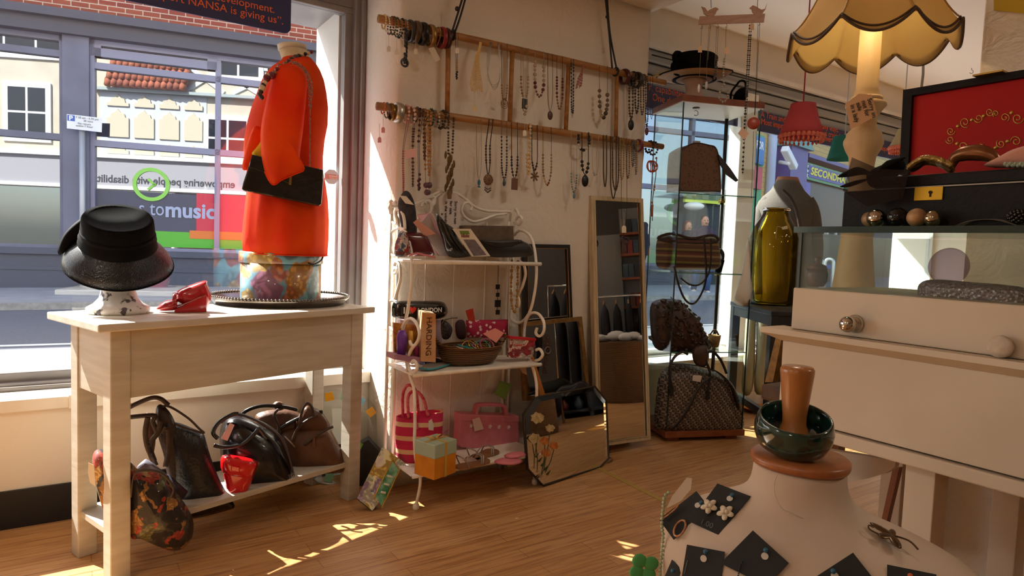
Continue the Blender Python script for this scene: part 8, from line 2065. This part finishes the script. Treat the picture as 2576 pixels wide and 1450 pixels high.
for z in (.55, .85, 1.15, 1.4, 1.62):
    part('ledge', MB().obox(dc + Z_ * (z - .012), rd * .3, dv * .09, Z_ * .012), M_CWOOD, t, smooth=False)
    for k in range(9):
        cc = ['#7a2a24', '#2a2a30', '#8a8478', '#3a4a5a', '#5a3a30'][rnd.randrange(5)]
        single('disc_case', MB().obox(dc + rd * (-.26 + .06 * k) + Z_ * (z + .071), rd * .026, dv * .07, Z_ * .07), mat('case ' + cc, cc, .3), 'plastic disc case on a red wooden ledge, seen in the tall mirror', 'disc case', group='disc cases on the red ledges', smooth=False)
t = thing('bookcase', 'grey open bookcase of bric-a-brac, seen in the octagonal mirror', 'bookcase', (5.46, .93, 0))
M_GB = mat('slate paint', '#3a3d40', .6)
part('back', MB().box(5.6, 5.63, .12, 1.74, 0, 1.9), M_GB, t, smooth=False)
for y in (.12, .65, 1.18, 1.71): part('upright', MB().box(5.3, 5.6, y, y + .03, 0, 1.9), M_GB, t, smooth=False)
for z in (.08, .42, .8, 1.2, 1.6): part('shelf', MB().box(5.3, 5.6, .12, 1.74, z - .025, z), M_GB, t, smooth=False)
rnd = random.Random(4)
for z in (.08, .42, .8, 1.2):
    for y in (.3, .48, .85, 1.02, 1.35, 1.55):
        cc = ['#d9d4c8', '#7a3a2a', '#c9b89a', '#5a6a78', '#e0dcd6'][rnd.randrange(5)]; r = rnd.uniform(.04, .075)
        single('ornament', MB().lathe([(r * .6, 0), (r, r * .8), (r * .8, r * 1.5), (r * .4, r * 2.0), (r * .5, r * 2.3)], (5.42, y, z + .001), 18), mat('ornament ' + cc, cc, .35), 'rounded ornament on the slate bookcase, seen in the octagonal mirror', 'ornament', group='ornaments on the slate bookcase')
single('counter_block', MB().box(.9, 2.1, -2.2, -1.7, 0, .95), mat('dark counter', '#2a2624', .5), 'dark till counter at the back of the shop, seen in the mirrors', 'counter', smooth=False)
single('picture', MB().box(2.0, 2.5, -3.99, -3.97, 1.2, 1.7), mat('photo grid', '#d9d4c4', .6, col2='#1d1c1b', scale=14, tex='voronoi', contrast=(.2, .25)), 'framed sheet of small photographs on the back wall', 'picture', smooth=False)

# ================================================================== passers-by across the street
def person(label, px, dist, head_y, h, coat, legs, hair, long_hair, step):
    q = ond(px, head_y, dist); gz_ = q.z - h; o_ = Vector((q.x, q.y, gz_))
    r = RIGHT; f = -AHEAD
    def P(x, y, z): return o_ + r * (x * h / 1.75) + f * (y * h / 1.75) + Z_ * (z * h / 1.75)
    t_ = thing('person', label, 'person', o_)
    V = [P(0, 0, .95), P(0, 0, 1.15), P(0, 0, 1.38), P(0, .01, 1.50), P(0, .02, 1.62), P(0, .02, 1.70),
         P(.17, 0, 1.40), P(.24, -.02, 1.14), P(.22, .10, .90), P(.21, .14, .80), P(-.17, 0, 1.40), P(-.24, .02, 1.14), P(-.22, .08, .90), P(-.21, .12, .80),
         P(.09, 0, .90), P(.10, step * .5, .50), P(.10, step * .3, .09), P(.11, step * .3 + .13, .03), P(-.09, 0, .90), P(-.10, -step * .3, .50), P(-.10, -step * .9, .10), P(-.11, -step * .9 + .12, .03)]
    E = [(0, 1), (1, 2), (2, 3), (3, 4), (4, 5), (2, 6), (6, 7), (7, 8), (8, 9), (2, 10), (10, 11), (11, 12), (12, 13), (0, 14), (14, 15), (15, 16), (16, 17), (0, 18), (18, 19), (19, 20), (20, 21)]
    Rd = [.13, .125, .13, .055, .10, .075, .065, .05, .04, .035, .065, .05, .04, .035, .09, .065, .045, .04, .09, .065, .045, .04]
    me = bpy.data.meshes.new('body'); me.from_pydata([tuple(v - o_) for v in V], E, []); bo_ = bpy.data.objects.new('body', me); COL.objects.link(bo_); bo_.parent = t_
    sm = bo_.modifiers.new('k', 'SKIN'); sm.use_smooth_shade = True
    for i, sv in enumerate(me.skin_vertices[0].data): sv.radius = (Rd[i] * h / 1.75, Rd[i] * .85 * h / 1.75); sv.use_root = (i == 0)
    ss = bo_.modifiers.new('u', 'SUBSURF'); ss.levels = 1; ss.render_levels = 2
    me.materials.append(mat('skin', '#c98f74', .6))
    k = h / 1.75
    def er(z, a, b, ox=0, oy=0): return ellipse_ring(P(ox, oy, z), r * a * k, f * b * k, 20)
    part('coat', MB().rings([er(.82, .20, .16), er(1.0, .19, .15), er(1.2, .20, .155), er(1.36, .235, .15), er(1.44, .20, .13), er(1.50, .11, .10), er(1.53, .075, .08)]), mat('coat ' + coat, coat, .8), t_)
    for s_ in (1, -1): part('sleeve', MB().tube([P(.17 * s_, 0, 1.42), P(.245 * s_, 0, 1.14), P(.22 * s_, .1, .88)], [.085 * k, .07 * k, .055 * k], 12), mat('coat ' + coat, coat, .8), t_)
    for s_, a, b in ((1, step * .5, step * .3), (-1, -step * .3, -step * .9)): 
        part('trouser_leg', MB().tube([P(.09 * s_, 0, .92), P(.10 * s_, a, .50), P(.10 * s_, b, .10)], [.105 * k, .08 * k, .065 * k], 12), mat('denim ' + legs, legs, .8), t_)
        part('shoe', MB().ball(P(.11 * s_, b + .06, .045), .12 * k, 10, 7, axes=(f, r * .42, Z_ * .36)), mat('shoe white', '#d9d4cc', .6), t_)
    hc_ = P(0, 0, 1.66)
    part('hair', MB().ball(P(0, -.05, 1.69), .115 * k, 14, 9, axes=(r * .82, f * .9, Z_ * .92)), mat('hair ' + hair, hair, .6), t_)
    if long_hair: part('hair', MB().rings([er(1.72, .10, .06, 0, -.06), er(1.6, .12, .06, 0, -.06), er(1.45, .12, .05, 0, -.07), er(1.36, .09, .04, 0, -.07)]), mat('hair ' + hair, hair, .6), t_)
    part('face', MB().ball(P(0, .05, 1.625), .10 * k, 14, 9, axes=(r * .78, f * .72, Z_ * 1.12)).ball(P(0, .135, 1.61), .02 * k, 8, 6), mat('skin', '#c98f74', .6), t_)
    e_ = MB()
    for s_ in (1, -1): e_.ball(P(.034 * s_, .118, 1.645), .012 * k, 8, 6)
    e_.obox(P(0, .122, 1.575), r * .026 * k, f * .006, Z_ * .006 * k)
    part('eyes_and_mouth', e_, mat('dark features', '#4a2a26', .5), t_)
person('man in a dark maroon and navy jacket and jeans walking past the shop opposite', 1774, 15.6, 543, 1.80, '#3a2a3c', '#3d5a86', '#3a2a20', False, .28)
person('woman with long auburn hair and dark coat walking beside the man outside', 1732, 16.8, 558, 1.66, '#26242a', '#4a4e5c', '#6a3222', True, .22)
